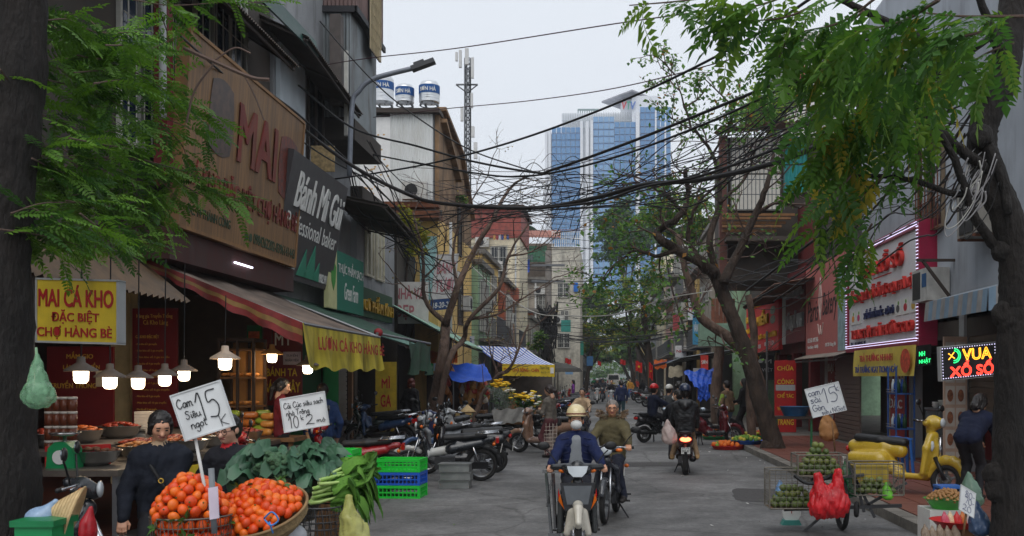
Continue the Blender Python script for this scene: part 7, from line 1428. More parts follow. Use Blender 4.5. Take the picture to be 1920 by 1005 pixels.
person('dark haired person behind the puffer passenger, by the tarpaulin',2.35,32,20,(44,40,42),(40,40,44),h=1.62,vox=.024,hair='curly')
def seller():pass
P7,h7,_=person('woman in black hooded jacket beside the orange baskets',-3.43,7.7,196,(30,34,44),(28,28,34),(0,0,.83),.1,[(-.02,.26,.78),(.26,.2,.78)],None,h=1.55,vox=.0135,hair='pony',hairc=(24,18,17),hp=-.33,fine=True,bulk=1.18,skin=(206,152,122),collar=(176,150,120),hy=.3)
part(P7,'bag_strap',C(22,22,24,'strap'),lambda b:b.tube(bez([(.17,-.02,1.33),(.06,.15,1.2),(-.06,.17,1.0),(-.18,.1,.82)],5),.016,5),True,False); part(P7,'strap_buckle',m_gold,lambda b:b.torus((-.02,.185,1.08),.018,.005,(0,1,0),10,5),True,False)
P8,h8,_=person('woman in dark jacket with red collar and glasses bending over oranges',-2.92,7.95,165,(34,34,40),(30,30,34),(0,0,.78),.25,[(-.12,.4,.9),(.2,.42,.9)],None,h=1.58,vox=.014,hair='short',hairc=(26,22,22),hp=-.15,glasses=True,bulk=1.2,skin=(210,160,136),collar=(196,30,36),fine=True)
person('shop woman in maroon sweater with her hair tied back',-4.75,14.6,-75,(110,32,42),(30,28,32),h=1.62,vox=.018,hair='pony',hy=-.1,hp=-.2,hands=[(-.1,.3,.95),(.15,.3,1.0)])
person('person in blue hooded jacket under the yellow valance',-4.6,16.2,20,(40,62,104),(36,36,42),h=1.66,vox=.02,bulk=1.12)
person('shopper in black with long reddish hair by the snack stall',-5.15,26.4,-30,(28,27,30),(34,32,36),h=1.6,vox=.02,hair='curly',hairc=(96,44,36),bulk=1.15)
person('seated stall keeper resting chin on hand below the blue tarpaulin',-4.1,33.5,170,(74,84,104),(60,60,66),(0,0,.5),.2,[(-.05,.22,.95),(.2,.2,.7)],[(-.12,.4,.04),(.12,.4,.04)],h=1.6,vox=.024)
person('person in dark blue bending at the roller shutter beside near trunk',4.95,13.5,-40,(26,32,54),(22,22,27),(0,-.1,.86),1.0,[(-.1,.62,.75),(.2,.6,.7)],None,h=1.66,vox=.017,z=.13,hp=-.9,bulk=1.15,hair='long')
for i,(x,y,hd_,top,lab,hel)in enumerate(((-.55,68,180,(60,60,66),'far rider in grey on a white scooter approaching left of the van',(206,206,206)),(.35,57,178,(34,34,38),'far rider in black on a silver scooter approaching below the van',None),(-.2,72,178,(40,44,54),'far rider in dark jacket just behind the grey rider',(50,50,56)),(-1.1,110,180,(36,120,70),'distant rider in green jacket beyond the left kerb trees',(40,130,70)),(1.9,120,0,(40,170,80),'distant rider in bright green jacket right of the van',(40,150,70)),(-2.0,96,150,(40,52,80),'distant rider in blue waiting at the left kerb',(220,220,220)))):
 bike('scooter','scooter under the '+lab[:lab.index(' on ')if ' on ' in lab else None],x,y,hd_,(196,196,196)if i==0 else((150,152,156)if i==1 else(60,62,70)),group='far ridden scooters'); person(lab,x,y,hd_,top,(40,40,48),(0,-.2,.84),.05,RH,RF,h=1.66,vox=.034,helmet=hel,group='far riders')
for i,(x,y,hd_,top,lg,lab)in enumerate(((3.1,98,170,(206,80,70),(60,60,70),'distant walker in red top on the right'),(-2.0,62,90,(120,60,140),(50,50,60),'distant walker in purple beside the parked row'),(.95,60,20,(50,74,120),(40,44,60),'distant walker in blue jacket below the van'),(2.5,104,200,(230,200,120),(60,70,110),'distant walker in pale yellow on the right'),(-2.4,78,120,(60,60,64),(40,40,44),'distant walker in grey at the left kerb'),(2.3,126,180,(206,206,206),(50,50,60),'distant walker in white near the end of the street'))):
 person(lab,x,y,hd_,top,lg,h=1.6,vox=.035,hair='long' if i%2 else 'short',group='distant walkers')
random.seed(71); ob=[o for o in bpy.data.objects if o.get('group')=='far riders']; sb=[o for o in bpy.data.objects if o.get('group')=='far ridden scooters']
words=('grey','black','green','brown','blue','dark'); spots=((-1.6,88),(-.9,104),(2.4,112),(-1.5,124),(2.6,140),(-.6,136),(-1.4,152),(2.9,158),(-.9,172),(.0,188),(-1.3,196),(2.6,190),(1.4,208),(-.4,222))
for i,(x,y)in enumerate(spots):
 for src,lb in((ob[i%len(ob)],'tiny distant rider number %d counting away along the street'%(i+1)),(sb[i%len(sb)],'scooter of tiny distant rider number %d counting away'%(i+1))):
  c=copy_tree(src); c.location=(x,y,0); c.rotation_euler.z=math.radians(180 if x<1.5 else 0)+random.uniform(-.2,.2); c['label']=lb
for i,(x,y,cl)in enumerate(((-1.2,236,(150,150,152)),(1.9,250,(60,64,74)),(.2,280,(206,204,200)))):
 t=thing('parked_car',('silver','dark','white')[i]+' car at the very end of the street','car',(x,y,0)); part(t,'body',C(*cl,rough=.3),lambda b:(b.box(x-.85,x+.85,y,y+4,.3,.95),b.prism([(x-.8,y+.5,.952),(x+.8,y+.5,.952),(x+.65,y+.9,1.5),(x-.65,y+.9,1.5)],(0,2.2,0)))); part(t,'window',m_pane,lambda b:b.prism([(x-.68,y+.5,1.0),(x+.68,y+.5,1.0),(x+.58,y+.82,1.42),(x-.58,y+.82,1.42)],(0,-.02,0)))
 for sx in(-.8,.65):part(t,'wheel',m_tyre,lambda b:b.cyl((x+sx,y+.7,.31),(x+sx+.15,y+.7,.31),.31,.31,12))
t=thing('minibus','white minibus seen from behind far down the street','van',(1.2,150,0)); x0,x1,Yn=.25,2.25,150.
part(t,'body',C(214,212,206,'van_white',rough=.35,var=.05),lambda b:(b.box(x0,x1,Yn,Yn+4.8,.35,1.35),b.prism([(x0,Yn,1.352),(x1,Yn,1.352),(x1-.12,Yn+.25,2.25),(x0+.12,Yn+.25,2.25)],(0,4.3,0))))
part(t,'rear_window',m_pane,lambda b:b.prism([(x0+.2,Yn+.0,1.42),(x1-.2,Yn+.0,1.42),(x1-.28,Yn+.19,2.1),(x0+.28,Yn+.19,2.1)],(0,-.02,0)))
for x in(x0+.02,x1-.2):boxpart(t,'tail_light',m_tail,x,x+.18,Yn-.03,Yn-.002,.9,1.3)
boxpart(t,'bumper',m_engine,x0-.02,x1+.02,Yn-.12,Yn-.004,.38,.58); boxpart(t,'license_plate',m_yel,1.0,1.5,Yn-.02,Yn-.003,.8,.95)
for x in(x0+.05,x1-.25):part(t,'wheel',m_tyre,lambda b:b.cyl((x,Yn+.8,.33),(x+.2,Yn+.8,.33),.33,.33,14))
# ================================================================ LEFT FOOD STALL AND ITS GOODS
m_bulb=M('bulb_glow',(1.,.80,.55),emit=9,var=0); m_shade=C(96,84,74,'lamp_shade',var=.3,rough=.6); m_shadel=C(190,170,150,'lamp_shade_pale',var=.3,rough=.6)
def pendant(label,px,py,Y,sz=1.,shade=m_shade,cord=3.3,w=2.4):
 c=W(px,py,Y); t=thing('pendant_lamp',label,'lamp',c,group='pendant lamps over the left stall'); s=sz
 part(t,'bulb',m_bulb,lambda b:b.lathe([(0,-.075*s),(.05*s,-.07*s),(.072*s,-.04*s),(.075*s,.05*s),(.072*s,.06*s)],c,16),True)
 part(t,'lamp_shade',shade,lambda b:b.lathe([(.17*s,.055*s),(.165*s,.075*s),(.09*s,.12*s),(.045*s,.15*s),(.04*s,.21*s),(0,.215*s),(.03*s,.14*s),(.085*s,.11*s),(.16*s,.066*s),(.17*s,.055*s)],c,18),True)
 part(t,'cord',m_black,lambda b:b.tube([c+V((0,0,.2*s)),(c.x+.01,c.y,cord)],.008,5))
 l=bpy.data.lights.new('bulb_light','POINT'); l.energy=w; l.color=(1,.78,.52); l.shadow_soft_size=.08; o=bpy.data.objects.new('bulb_light',l); COL.objects.link(o); o.location=c-V((0,0,.16*s)); o.parent=t; o.matrix_parent_inverse=MX.Translation(-c)
for i,(px,py,Y,lb)in enumerate(((152,706,10.6,'pendant lamp nearest the yellow box sign'),(206,717,11.2,'second pendant lamp from the yellow box sign'),(259,718,11.9,'third pendant lamp from the yellow box sign'),(309,713,12.6,'fourth pendant lamp from the yellow box sign'),(345,704,13.2,'fifth pendant lamp, before the red menu'))):pendant(lb,px,py,Y)
pendant('large pale shaded lamp hanging before the bread case',422,682,13.4,1.15,m_shadel,2.9); pendant('pale lamp under the cloth awning by red bakery panel',510,671,15.6,1.0,C(200,150,90,'shade_amber',var=.2),2.9); pendant('pendant lamp just below the yellow valance',577,692,14.6,.95,m_shade,2.5)
s=thing('box_sign','yellow box sign with red capitals hanging beside the left trunk','sign',W(145,590,9.6)); B=Board(W(70,523,9.6),W(219,527,9.6)-W(70,523,9.6),(0,0,-.6),s)
B.slab('casing',C(226,196,50,'box_yellow',var=.15,grime=.2),.14); B.bars('frame',m_ltgrey,[(-.02,-.02,1.02,.01),(-.02,.99,1.02,1.02),(-.02,0,0,1),(1,0,1.02,1)],0,-.15,.01)
B.write('MAI CÁ KHO',.02,.08,.96,.44,m_redl,bold=.03); B.write('ĐẶC BIỆT',.18,.48,.78,.71,m_redl,bold=.02); B.write('CHỢ HÀNG BÈ',.0,.73,.94,.96,m_redl,bold=.02)
for k,(px0,px1,py0,py1,Y,lb)in enumerate(((248,332,578,800,15.2,'tall red menu board with pale yellow lines of dishes'),(88,212,650,800,14.0,'dark red shop panel with pale words behind the lamps'))):
 s=thing('menu_board',lb,'sign',W((px0+px1)/2,py1,Y)); B=Board(W(px0,py0,Y),W(px1,py0,Y)-W(px0,py0,Y),W(px0,py1,Y)-W(px0,py0,Y),s); B.slab('board',m_red,.05)
 if k==0:
  B.write('Hàng gia Truyền Thống',.1,.04,.9,.09,m_gold,bold=.0); B.write('Cá Kho Làng',.25,.1,.8,.15,m_gold,bold=.0); B.write('CÁ KHO ĐẶC BIỆT',.08,.22,.6,.26,m_gold,bold=.01)
  for q in range(11):B.write('- Món kho số %d gia truyền'%(q+1),.08,.29+.055*q,.55+.35*((q*7)%5)/5,.315+.055*q,m_gold,bold=.0)
 else:B.write('MẮM GIO',.3,.06,.7,.15,m_gold,bold=.01); B.write('LÀNG TRUYỀN',.25,.2,.8,.28,m_gold,bold=.01); B.write('TRUYỀN THỐNG',.05,.42,.75,.52,m_gold,bold=.01); B.slab('number_plate',C(206,190,160,'plate_cream'),.01,.75,.3,.95,.5,.02)
s=thing('shop_sign','red bakery panel with white and yellow words behind the maroon woman','sign',W(530,740,17.5)); B=Board(W(494,608,17.5),W(566,608,17.5)-W(494,608,17.5),W(494,760,17.5)-W(494,608,17.5),s); B.slab('board',m_red,.05); B.write('MỲ',.3,.05,.75,.26,m_white,bold=.02); B.write('BÁNH TA',.08,.52,.88,.64,m_yel,bold=.03); B.write('BÁNH TÂY',.02,.68,.96,.84,m_yel,bold=.03); B.slab('notice',C(200,190,206,'notice_lilac'),.01,.52,.34,.98,.5,.02); B.write('TUYỂN',.6,.36,.9,.4,m_b3,bold=.0,off=.022); B.write('NHÂN VIÊN',.58,.42,.92,.46,m_b3,bold=.0,off=.022)
s=thing('picture_strip','green vertical strip of food pictures beside the bread case','sign',W(476,780,17)); B=Board(W(463,610,17),W(490,610,17)-W(463,610,17),W(463,800,17)-W(463,610,17),s); B.slab('board',C(30,110,60,'strip_green'),.04)
for q in range(5):B.slab('food_picture',C(*((190,90,50),(200,150,80),(150,70,40),(210,170,120),(170,60,50))[q],var=.5,scale=16),.006,.12,.06+.18*q,.88,.19+.18*q,.012)
s=thing('green_door','green wooden door leaf behind the second price sign','door',W(640,770,19.8)); B=Board(W(608,690,19.8),W(634,690,19.8)-W(608,690,19.8),W(608,800,19.8)-W(608,690,19.8),s); B.slab('leaf',C(30,120,64,'door_green',var=.15),.05)
t=thing('bread_case','lit glass bread case with brown frame at back of stall','cabinet',W(440,800,15.4)); a=W(408,640,15.4); b_=W(478,640,15.4); z0,z1=W(0,830,15.4).z,a.z
for k in range(4):boxpart(t,'shelf',m_wood,a.x,b_.x,15.4,15.9,z0+.1+(z1-z0-.15)*k/3.2,z0+.13+(z1-z0-.15)*k/3.2)
part(t,'frame',C(60,44,34,'case_frame'),lambda b:[b.box(x,x+.04,y,y+.04,.15,z1)for x in(a.x,(a.x+b_.x)/2,b_.x-.04)for y in(15.38,15.9)]+[b.box(a.x,b_.x,15.38,15.94,z1,z1+.05)])
boxpart(t,'back_panel',C(170,120,60,'case_back'),a.x,b_.x,15.93,15.95,.15,z1)
random.seed(4)
mb=MB(); mb.ell((0,0,0),(.05,.04,.03),8,5); br=mb.mesh('bread_roll',C(200,134,64,'bread',var=.3,scale=20,rough=.5),True)
for k in range(3):
 for i in range(10):o=link('bread_roll',br); o.location=(a.x+.06+(b_.x-a.x-.12)*(i%5)/4,15.5+.14*(i//5),z0+.17+(z1-z0-.15)*k/3.2); o.rotation_euler.z=random.uniform(0,3); tag(o,'brown bread roll on the '+('bottom','middle','top')[k]+' shelf of the glass bread case','bread','rolls in the bread case')
t=thing('stall_counter','long stall counter with steel top and yellow front panel','counter',(-5.2,11.5,.1)); boxpart(t,'top',C(120,112,104,'counter_steel',rough=.35,metal=.6),-5.9,-4.7,9.6,15.0,.84,.9); boxpart(t,'top_step',C(90,80,72,'counter_step'),-6.3,-5.5,10.0,14.5,1.0,1.05)
for y in(9.7,12,14.9):boxpart(t,'leg',m_steel,-4.78,-4.72,y-.05,y,.12,.84)
B=Board((-5.1,9.58,.8),(.5,0,0),(0,0,-.5),t); boxpart(t,'front_panel',m_yel,-4.69,-4.66,10.4,13.0,.3,.8); B2=side_board(-1,-4.655,10.4,13.0,.3,.8,t); B2.write('MAI ĐẶC BIỆT',.05,.2,.95,.8,m_redl,bold=.03); boxpart(t,'skirt',C(110,50,40,'skirt_red'),-4.72,-4.7,10.4,13,.12,.3)
m_inox2=C(190,190,188,'bowl_steel',rough=.22,metal=.9,var=.08); foods=[C(150,52,30,'chilli_stew',var=.6,scale=25,rough=.35),C(176,88,34,'braised_fish',var=.6,scale=22,rough=.35),C(120,76,50,'dried_fish',var=.6,scale=25),C(196,120,50,'fried_tofu',var=.6,scale=22,rough=.4)]
bowls=[(278,752,.24,0),(330,745,.2,2),(165,748,.23,2),(235,735,.22,0),(195,722,.22,0),(290,730,.2,3),(130,735,.18,2),(250,762,.16,1),(345,760,.2,1),(150,722,.2,0),(310,762,.18,3),(225,758,.15,3)]
random.seed(8)
for i,(qx,qy,r,f)in enumerate(((-5.2,10.15,.25,2),(-5.05,10.9,.27,3),(-5.35,11.4,.24,0),(-5.0,11.9,.26,1),(-5.4,12.3,.24,0),(-5.0,12.8,.25,3),(-5.4,13.3,.24,1),(-5.0,13.8,.25,0),(-5.95,10.6,.24,0),(-5.95,11.3,.24,1),(-5.95,12.2,.25,0),(-5.95,13.1,.25,2))):
 z=.9 if qx>-5.5 else 1.05; t=thing('food_bowl',('steel bowl of %s, number %s along the %s row of the counter'%(('chilli stew','braised fish','dried fish','fried tofu')[f],('one','two','three','four','five','six','seven','eight')[i if i<8 else i-8],'front' if i<8 else 'raised back')),'bowl',(qx,qy,z),group='steel food bowls on the counter')
 part(t,'bowl',m_inox2,lambda b:b.lathe([(r*.5,0),(r*.8,.05),(r,.15),(r*1.06,.155),(r*.96,.15),(r*.5,.06)],(qx,qy,z),20),True)
 def fd(b):
  for k in range(38):a_=random.uniform(0,6.3); rr=r*.85*math.sqrt(random.random()); b.ell((qx+rr*math.cos(a_),qy+rr*math.sin(a_),z+.12+.07*(1-(rr/r)**2)),(random.uniform(.03,.055),random.uniform(.02,.04),.02),6,4)
 part(t,'food',foods[f],fd,True)
t=thing('weighing_scale','green spring weighing scale with steel pan on the counter','scale',W(112,905,9.9)); c=W(112,907,9.8); c.z=.9
part(t,'body',C(30,140,84,'scale_green',rough=.35),lambda b:b.prism([(c.x-.14,c.y,c.z),(c.x+.14,c.y,c.z),(c.x+.12,c.y,c.z+.2),(c.x+.05,c.y,c.z+.26),(c.x-.05,c.y,c.z+.26),(c.x-.12,c.y,c.z+.2)],(0,.18,0))); part(t,'pan',m_inox2,lambda b:b.lathe([(.02,.26),(.02,.31),(.12,.32),(.15,.35),(.14,.35),(.1,.33),(0,.33)],c+V((0,.09,0)),18),True); part(t,'dial',m_white,lambda b:b.cyl((c.x,c.y-.012,c.z+.11),(c.x,c.y-.002,c.z+.11),.07,.07,16))
jm=MB(); jm.cyl((0,0,0),(0,0,.12),.05,.05,10); jm.m=1; jm.cyl((0,0,.12),(0,0,.145),.052,.052,10); jme=jm.mesh('sauce_jar',[C(110,56,34,'sauce',rough=.3),C(206,196,186,'jar_lid')],True)
for i in range(4):
 for j in range(4):o=link('sauce_jar',jme); p=W(93+14*i,0,10.3); o.location=(p.x,10.3,1.0+.15*j); tag(o,'brown sauce jar in the %s tier of the %s column by the scale'%(('lowest','second','third','top')[j],('first','second','third','fourth')[i]),'jar','stacked sauce jars')
s=thing('price_plate','red plate with yellow words before the sauce jars','sign',W(110,870,10.0)); B=Board((W(84,0,10).x,10.0,1.1),(.6,.12,0.02),(0,0,-.2),s); B.slab('board',C(190,28,28,'plate_red'),.02); B.write('RUỐC XÁO ĐÉP',.04,.25,.96,.8,m_yel,bold=.02)
for i,(px,py,w,h_)in enumerate(((265,820,.2,.26),(240,828,.17,.2),(275,790,.22,.3),(250,850,.16,.1),(285,850,.16,.1))):
 p=W(px,py,12.6); o=part(None,'container_stack',C(214,204,190,'plastic_white',rough=.3),lambda b:[b.box(p.x-w/2,p.x+w/2,12.5,12.7,p.z-h_/2+k*.04,p.z-h_/2+k*.04+.036)for k in range(max(2,int(h_/.04)))]); tag(o,('tall','medium','tallest','short front','short rear')[i]+' stack of white plastic food tubs behind the woman in black','containers','stacked plastic tubs')
random.seed(14); pm=MB(); pm.box(-.11,.11,-.08,.08,0,.1); pk_me=[blob_obj('bread_pack',[((-.06,0,.05),(.06,0,.05),.05,.05,0),((-.07,.02,.04),(.07,.02,.05),.04,.04,0)],.018,[m],None,.03,True)for m in(C(206,140,66,'pack_tan',rough=.25,var=.3),C(190,110,50,'pack_brown',rough=.25,var=.3),C(150,170,60,'pack_green',rough=.25,var=.3))]
n=0
for k in range(3):
 for i in range(9):
  o=pk_me[n]if n<3 else pk_me[(n*7)%3].copy()
  if n>=3:COL.objects.link(o)
  o.location=(-5.75+.13*i+random.uniform(-.02,.02),14.7+.15*(i%2)-.1*k,.95+.11*(2-k)+.02*(i%3)); o.rotation_euler.z=random.uniform(-.4,.4); tag(o,'clear wrapped bread pack in the %s row of the pile before the bread case'%('top','middle','bottom')[k],'bread','wrapped bread packs'); n+=1
t=thing('display_table','low wooden table of wrapped bread before the bread case','table',(-5.2,14.9,.1)); boxpart(t,'top',m_wood,-5.95,-4.5,14.4,15.1,.86,.92)
for x in(-5.9,-4.6):boxpart(t,'leg',m_wood,x,x+.06,14.45,14.5,.13,.86)
for i,(x,y,z,w,h_)in enumerate(((-5.3,13.2,.12,.5,.45),(-4.75,13.7,.12,.5,.5),(-4.85,13.6,.62,.4,.3))):
 t=thing('cardboard_box',('taped cardboard box on the floor under the counter end','larger cardboard box beside the display table','cardboard box stacked on the larger one')[i],'box',(x,y,z)); boxpart(t,'carton',C(150,104,62,'cardboard',var=.2),x-w/2,x+w/2,y-w/2,y+w/2,z,z+h_); boxpart(t,'tape',C(196,176,140,'tape'),x-.04,x+.04,y-w/2-.004,y-w/2-.001,z+.02,z+h_-.02)
c=W(72,725,6.6); t=thing('plastic_bag','pale green plastic bag hanging on the left trunk','bag',c); blob_obj('sack',[((c.x,c.y,c.z-.06),(.1,.09,.085),0),((c.x,c.y,c.z),(c.x-.01,c.y,c.z+.2),.07,.015,0)],.008,[C(130,180,140,'bag_green',rough=.25,alpha=.55,var=.3,scale=20)],t,.04,True,.004,.11,.1); part(t,'handle',C(150,190,150,'bag_green2'),lambda b:b.tube([c+V((-.01,0,.18)),c+V((-.015,0,.26))],.008,5))
# ================================================================ FOREGROUND GOODS
def wire_basket(t,c,R,h,n=22,rings=5,mat=None,taper=1.,R3=None,dia=True):
 c=V(c); mat=mat or C(110,106,100,'basket_wire',metal=.6,rough=.5)
 def q(a,z):r=R*(taper+(1-taper)*z/h); p=V((r*math.cos(a),r*math.sin(a),z)); return c+(R3@p if R3 else p)
 def fn(b):
  for k in range(rings+1):z=h*k/rings; b.tube([q(2*PI*i/24,z)for i in range(25)],.006 if k in(0,rings)else.0035,4,False)
  for i in range(n):
   for sg in((-1,1)if dia else(1,)):b.tube([q(2*PI*(i+sg*.9*k/4)/n if dia else 2*PI*i/n,h*k/4)for k in range(5)],.003,3,False)
 return part(t,'wire_wall',mat,fn)
def price_sign(label,quad,Y,lines,pole,ink=(24,24,28),tilt=0,dY=0.):
 a,b_,d=W(*quad[0],Y),W(*quad[1],Y),W(*quad[2],Y); t=thing('price_sign',label,'sign',W(*pole[1],Y)); B=Board(a,b_-a,d-a,t); B.n=-B.n if B.n.y>0 else B.n
 B.slab('board',C(224,226,226,'sign_foam',var=.12,scale=4,grime=.18),.018); B.bars('rim',C(206,208,208,'foam_rim'),[(0,0,1,.03),(0,.97,1,1),(0,.03,.025,.97),(.975,.03,1,.97)],0,0,.006)
 mk=C(*ink,rough=.4,var=0)
 for st,a0,b0,a1,sz,w in lines:handwrite(B,st,a0,b0,a1,mk,sz,w)
 part(t,'pole',C(206,204,200,'pole_white')if dY else m_wood,lambda m:m.tube([W(*pole[0],Y+.03),W(*pole[1],Y+.03)],.011,8),True); return t
price_sign('white tilted price board for sweet oranges on a white pole',((318,742),(412,712),(347,828)),6.5,[('Cam',.06,.33,.38,.10,.10),('Sie^u',.16,.58,.46,.085,.10),('ngo.t',.2,.80,.52,.09,.10),('15',.40,.70,.86,.29,.045),('K',.74,.93,.93,.12,.06)],((365,815),(402,1010)),dY=1)
price_sign('white price board for greens on a thin stick',((524,748),(608,733),(533,812)),7.6,[('Ca?i Cu´c sie^u sach',.06,.32,.95,.085,.10),('nha` Tro^`ng',.1,.54,.62,.085,.10),('10',.12,.9,.36,.17,.06),('k',.40,.72,.48,.08,.1),('2',.5,.88,.7,.15,.06),('mo´',.74,.86,.94,.07,.12)],((575,810),(597,880)))
price_sign('white price board for green oranges on the right cart',((1508,730),(1572,715),(1524,784)),12.0,[('cam',.06,.28,.42,.12,.08),('sa`i',.06,.52,.38,.12,.08),('Go`n',.06,.8,.42,.11,.08),('15',.42,.62,.88,.25,.04),('k',.84,.3,.96,.13,.06),('sie^u NGo.t',.28,.97,.97,.085,.09)],((1560,790),(1566,850)),ink=(40,52,96))
price_sign('small tilted price board stuck among the longans',((1802,908),(1830,925),(1798,955)),8.8,[('80-',.3,.35,.95,.12,.07),('70-',.3,.6,.95,.12,.07),('20',.2,.9,.8,.12,.07)],((1812,960),(1806,1003)),ink=(30,44,110))
om=[]
for k,c in enumerate(((230,90,16),(216,70,12),(236,112,26))):
 b=MB(); b.ell((0,0,0),(.039,.039,.033),12,8); b.m=1; b.cyl((0,0,.033),(0,0,.041),.006,.004,5); om.append(b.mesh('tangerine',[C(*c,key='peel%d'%k,rough=.38,var=.12,scale=40,bump=.15,bscale=220),C(80,110,50,'calyx')],True))
lfm=MB();
for i in range(5):leaf(lfm,V((0,0,0)),V((math.cos(i*1.3),math.sin(i*1.3),.25)).normalized(),V((0,0,1)),.085,.02)
lfme=lfm.mesh('orange_leaf_sprig',C(70,112,44,'orange_leaf',rough=.4,trans=.2))
random.seed(31)
c1=W(360,965,6.6); R1=.245
t=thing('wire_basket','round wire basket heaped with tangerines below the tilted price board','basket',c1-V((0,0,.3))); wire_basket(t,c1-V((0,0,.42)),R1+.015,.42,26,7,taper=.9)
def fruit(p,i,mat,lab,grp,nm='tangerine',s=1.):
 o=link(nm,mat); o.location=p; o.rotation_euler=(random.uniform(0,6),random.uniform(0,6),random.uniform(0,6))if s else(0,0,0); o.scale=tuple(s*random.uniform(.8,1.1)for _ in range(3)); return tag(o,lab,nm.replace('_',' '),grp)
for i in range(78):r=R1*1.0*math.sqrt((i+.5)/78); a=i*2.39996; fruit(c1+V((r*math.cos(a),r*math.sin(a),.0+.25*(1-(r/R1)**2)+random.uniform(-.01,.01))),i,om[i*5%3],'tangerine on the heaped top of the round wire basket','tangerines on the wire basket')
for k in range(5):
 for i in range(20):a=2*PI*(i+.5*(k%2))/20+.05*random.random(); r=(R1-.035)*(1-.02*k); fruit(c1+V((r*math.cos(a),r*math.sin(a),-.045-.078*k)),i,om[(i*3+k)%3],'tangerine behind the wire wall of the round basket','tangerines inside the wire basket')
for i in range(7):o=link('leaf_sprig',lfme); a=random.uniform(3.3,6.1); o.location=c1+V(((R1+.0)*math.cos(a),(R1+.0)*math.sin(a),random.uniform(-.3,.05))); o.rotation_euler=(random.uniform(-1,1),random.uniform(-1,1),random.uniform(0,6)); tag(o,'dark green leaf sprig caught among the tangerines of the round basket','leaves','sprigs in round basket')
c2=W(488,965,6.9); T2=MX.Rotation(math.radians(24),3,'X')@MX.Rotation(math.radians(-8),3,'Y'); R2=.30
t=thing('bamboo_tray','wide woven bamboo tray heaped with tangerines, tilted to the road','tray',c2-V((0,0,.2)))
part(t,'tray',C(150,126,88,'bamboo',var=.4,scale=30,rough=.8,bump=.5),lambda b:b.lathe([(0,-.1),(R2*.8,-.09),(R2,-.02),(R2+.02,.03),(R2+.03,.03),(R2+.02,-.04),(R2*.8,-.12),(0,-.13)],c2,30,T2)); part(t,'rim',C(140,112,74,'bamboo_rim',var=.3),lambda b:b.tube([c2+T2@V(((R2+.03)*math.cos(a*PI/18),(R2+.03)*math.sin(a*PI/18),.03))for a in range(37)],.012,6,False),True)
for i in range(128):r=R2*.97*math.sqrt((i+.5)/128); a=i*2.39996; fruit(c2+T2@V((r*math.cos(a),r*math.sin(a),.02+.19*(1-(r/R2)**2)+random.uniform(-.012,.014))),i,om[i*7%3],'tangerine on the tilted bamboo tray','tangerines on the bamboo tray')
for i,(a,r)in enumerate(((.6,.2),(1.0,.22),(2.6,.15),(3.9,.26),(4.3,.27),(5.6,.12),(2.0,.05),(3.2,.22))):o=link('leaf_sprig',lfme); o.location=c2+T2@V((r*math.cos(a),r*math.sin(a),.09+.12*(1-(r/R2)**2))); o.rotation_euler=(.4,random.uniform(-.5,.5),random.uniform(0,6)); tag(o,'leafy sprig lying on the tangerines of the bamboo tray','leaves','sprigs on bamboo tray')
part(t,'string_bow',C(60,130,200,'blue_string'),lambda b:(b.tube(bez([W(495,972,6.55),W(510,960,6.5),W(522,975,6.5),W(508,985,6.5),W(496,974,6.52)],5),.006,5),b.tube([W(505,978,6.52),W(512,1000,6.52)],.006,5)),True)
s=thing('payment_card','pale pink payment card clipped to the wire basket','sign',W(402,950,6.3)); B=Board(W(390,915,6.28),W(408,912,6.28)-W(390,915,6.28),V((.01,0,-.2)),s); B.slab('card',C(214,200,214,'card_pink'),.006); part(s,'stick',C(120,124,128,'pvc_grey'),lambda b:b.tube([W(396,878,6.32),W(402,1000,6.32)],.02,8),True)
t=thing('plastic_bag','clear plastic bags hanging under the bamboo tray','bag',W(545,1000,6.9)); p=W(548,1003,6.9); blob_obj('sack',[((p.x,p.y,p.z),(.1,.08,.08),0),((p.x-.08,p.y,p.z-.03),(.07,.07,.09),0)],.015,[C(196,200,206,'clear_bag2',rough=.2,alpha=.7)],t,.03,True)
t=thing('carrier_rack','dark steel carrier under the tangerine baskets','rack',W(430,1000,6.8)); part(t,'rack',m_engine,lambda b:(b.bar(W(300,1120,6.7),W(600,1120,7.1),.05),b.bar(W(330,1120,6.7),(W(330,0,6.7).x,6.7,0),.05),b.bar(W(560,1120,7.1),(W(560,0,7.1).x,7.1,0),.05),b.bar(W(480,1080,6.9),W(480,1130,6.9),.4),b.bar(W(360,1080,6.6),W(360,1125,6.6),.3)))
def kale_leaf(L=.2,w=.1,cr=.03):
 b=MB(); ph=random.uniform(0,6)
 b.grid(lambda u,v:((u-.5)*2*w*math.sin(PI*min(1,.15+v*.85))**.7+.0,v*L,.5*L*v*(1-v)*1.2-cr*3*abs(u-.5)**2*4+cr*math.sin(u*11+v*13+ph)*(.3+v)),8,9); b.m=1; b.tube([(0,-.05,-.01),(0,L*.4,.05*L),(0,L*.9,.0)],[.008,.006,.003],4); return b
m_kale=[C(58,96,72,'kale_a',rough=.5,var=.3,scale=12,trans=.1),C(72,112,84,'kale_b',rough=.5,var=.3,scale=12,trans=.1)]; m_vein=C(150,176,140,'kale_vein')
random.seed(17); kme=[kale_leaf(random.uniform(.17,.24),random.uniform(.07,.1)).mesh('kale_leaf',[m_kale[i%2],m_vein],True)for i in range(6)]
c3=W(545,890,7.7); t=thing('kale_heap','heap of dark blue green kale with broccoli heads behind the tray','vegetables',c3-V((0,0,.2)))
part(t,'basket',C(96,84,66,'dark_basket',var=.3),lambda b:b.lathe([(.18,-.35),(.26,-.1),(.29,.0),(.27,0),(.2,-.3)],c3,22))
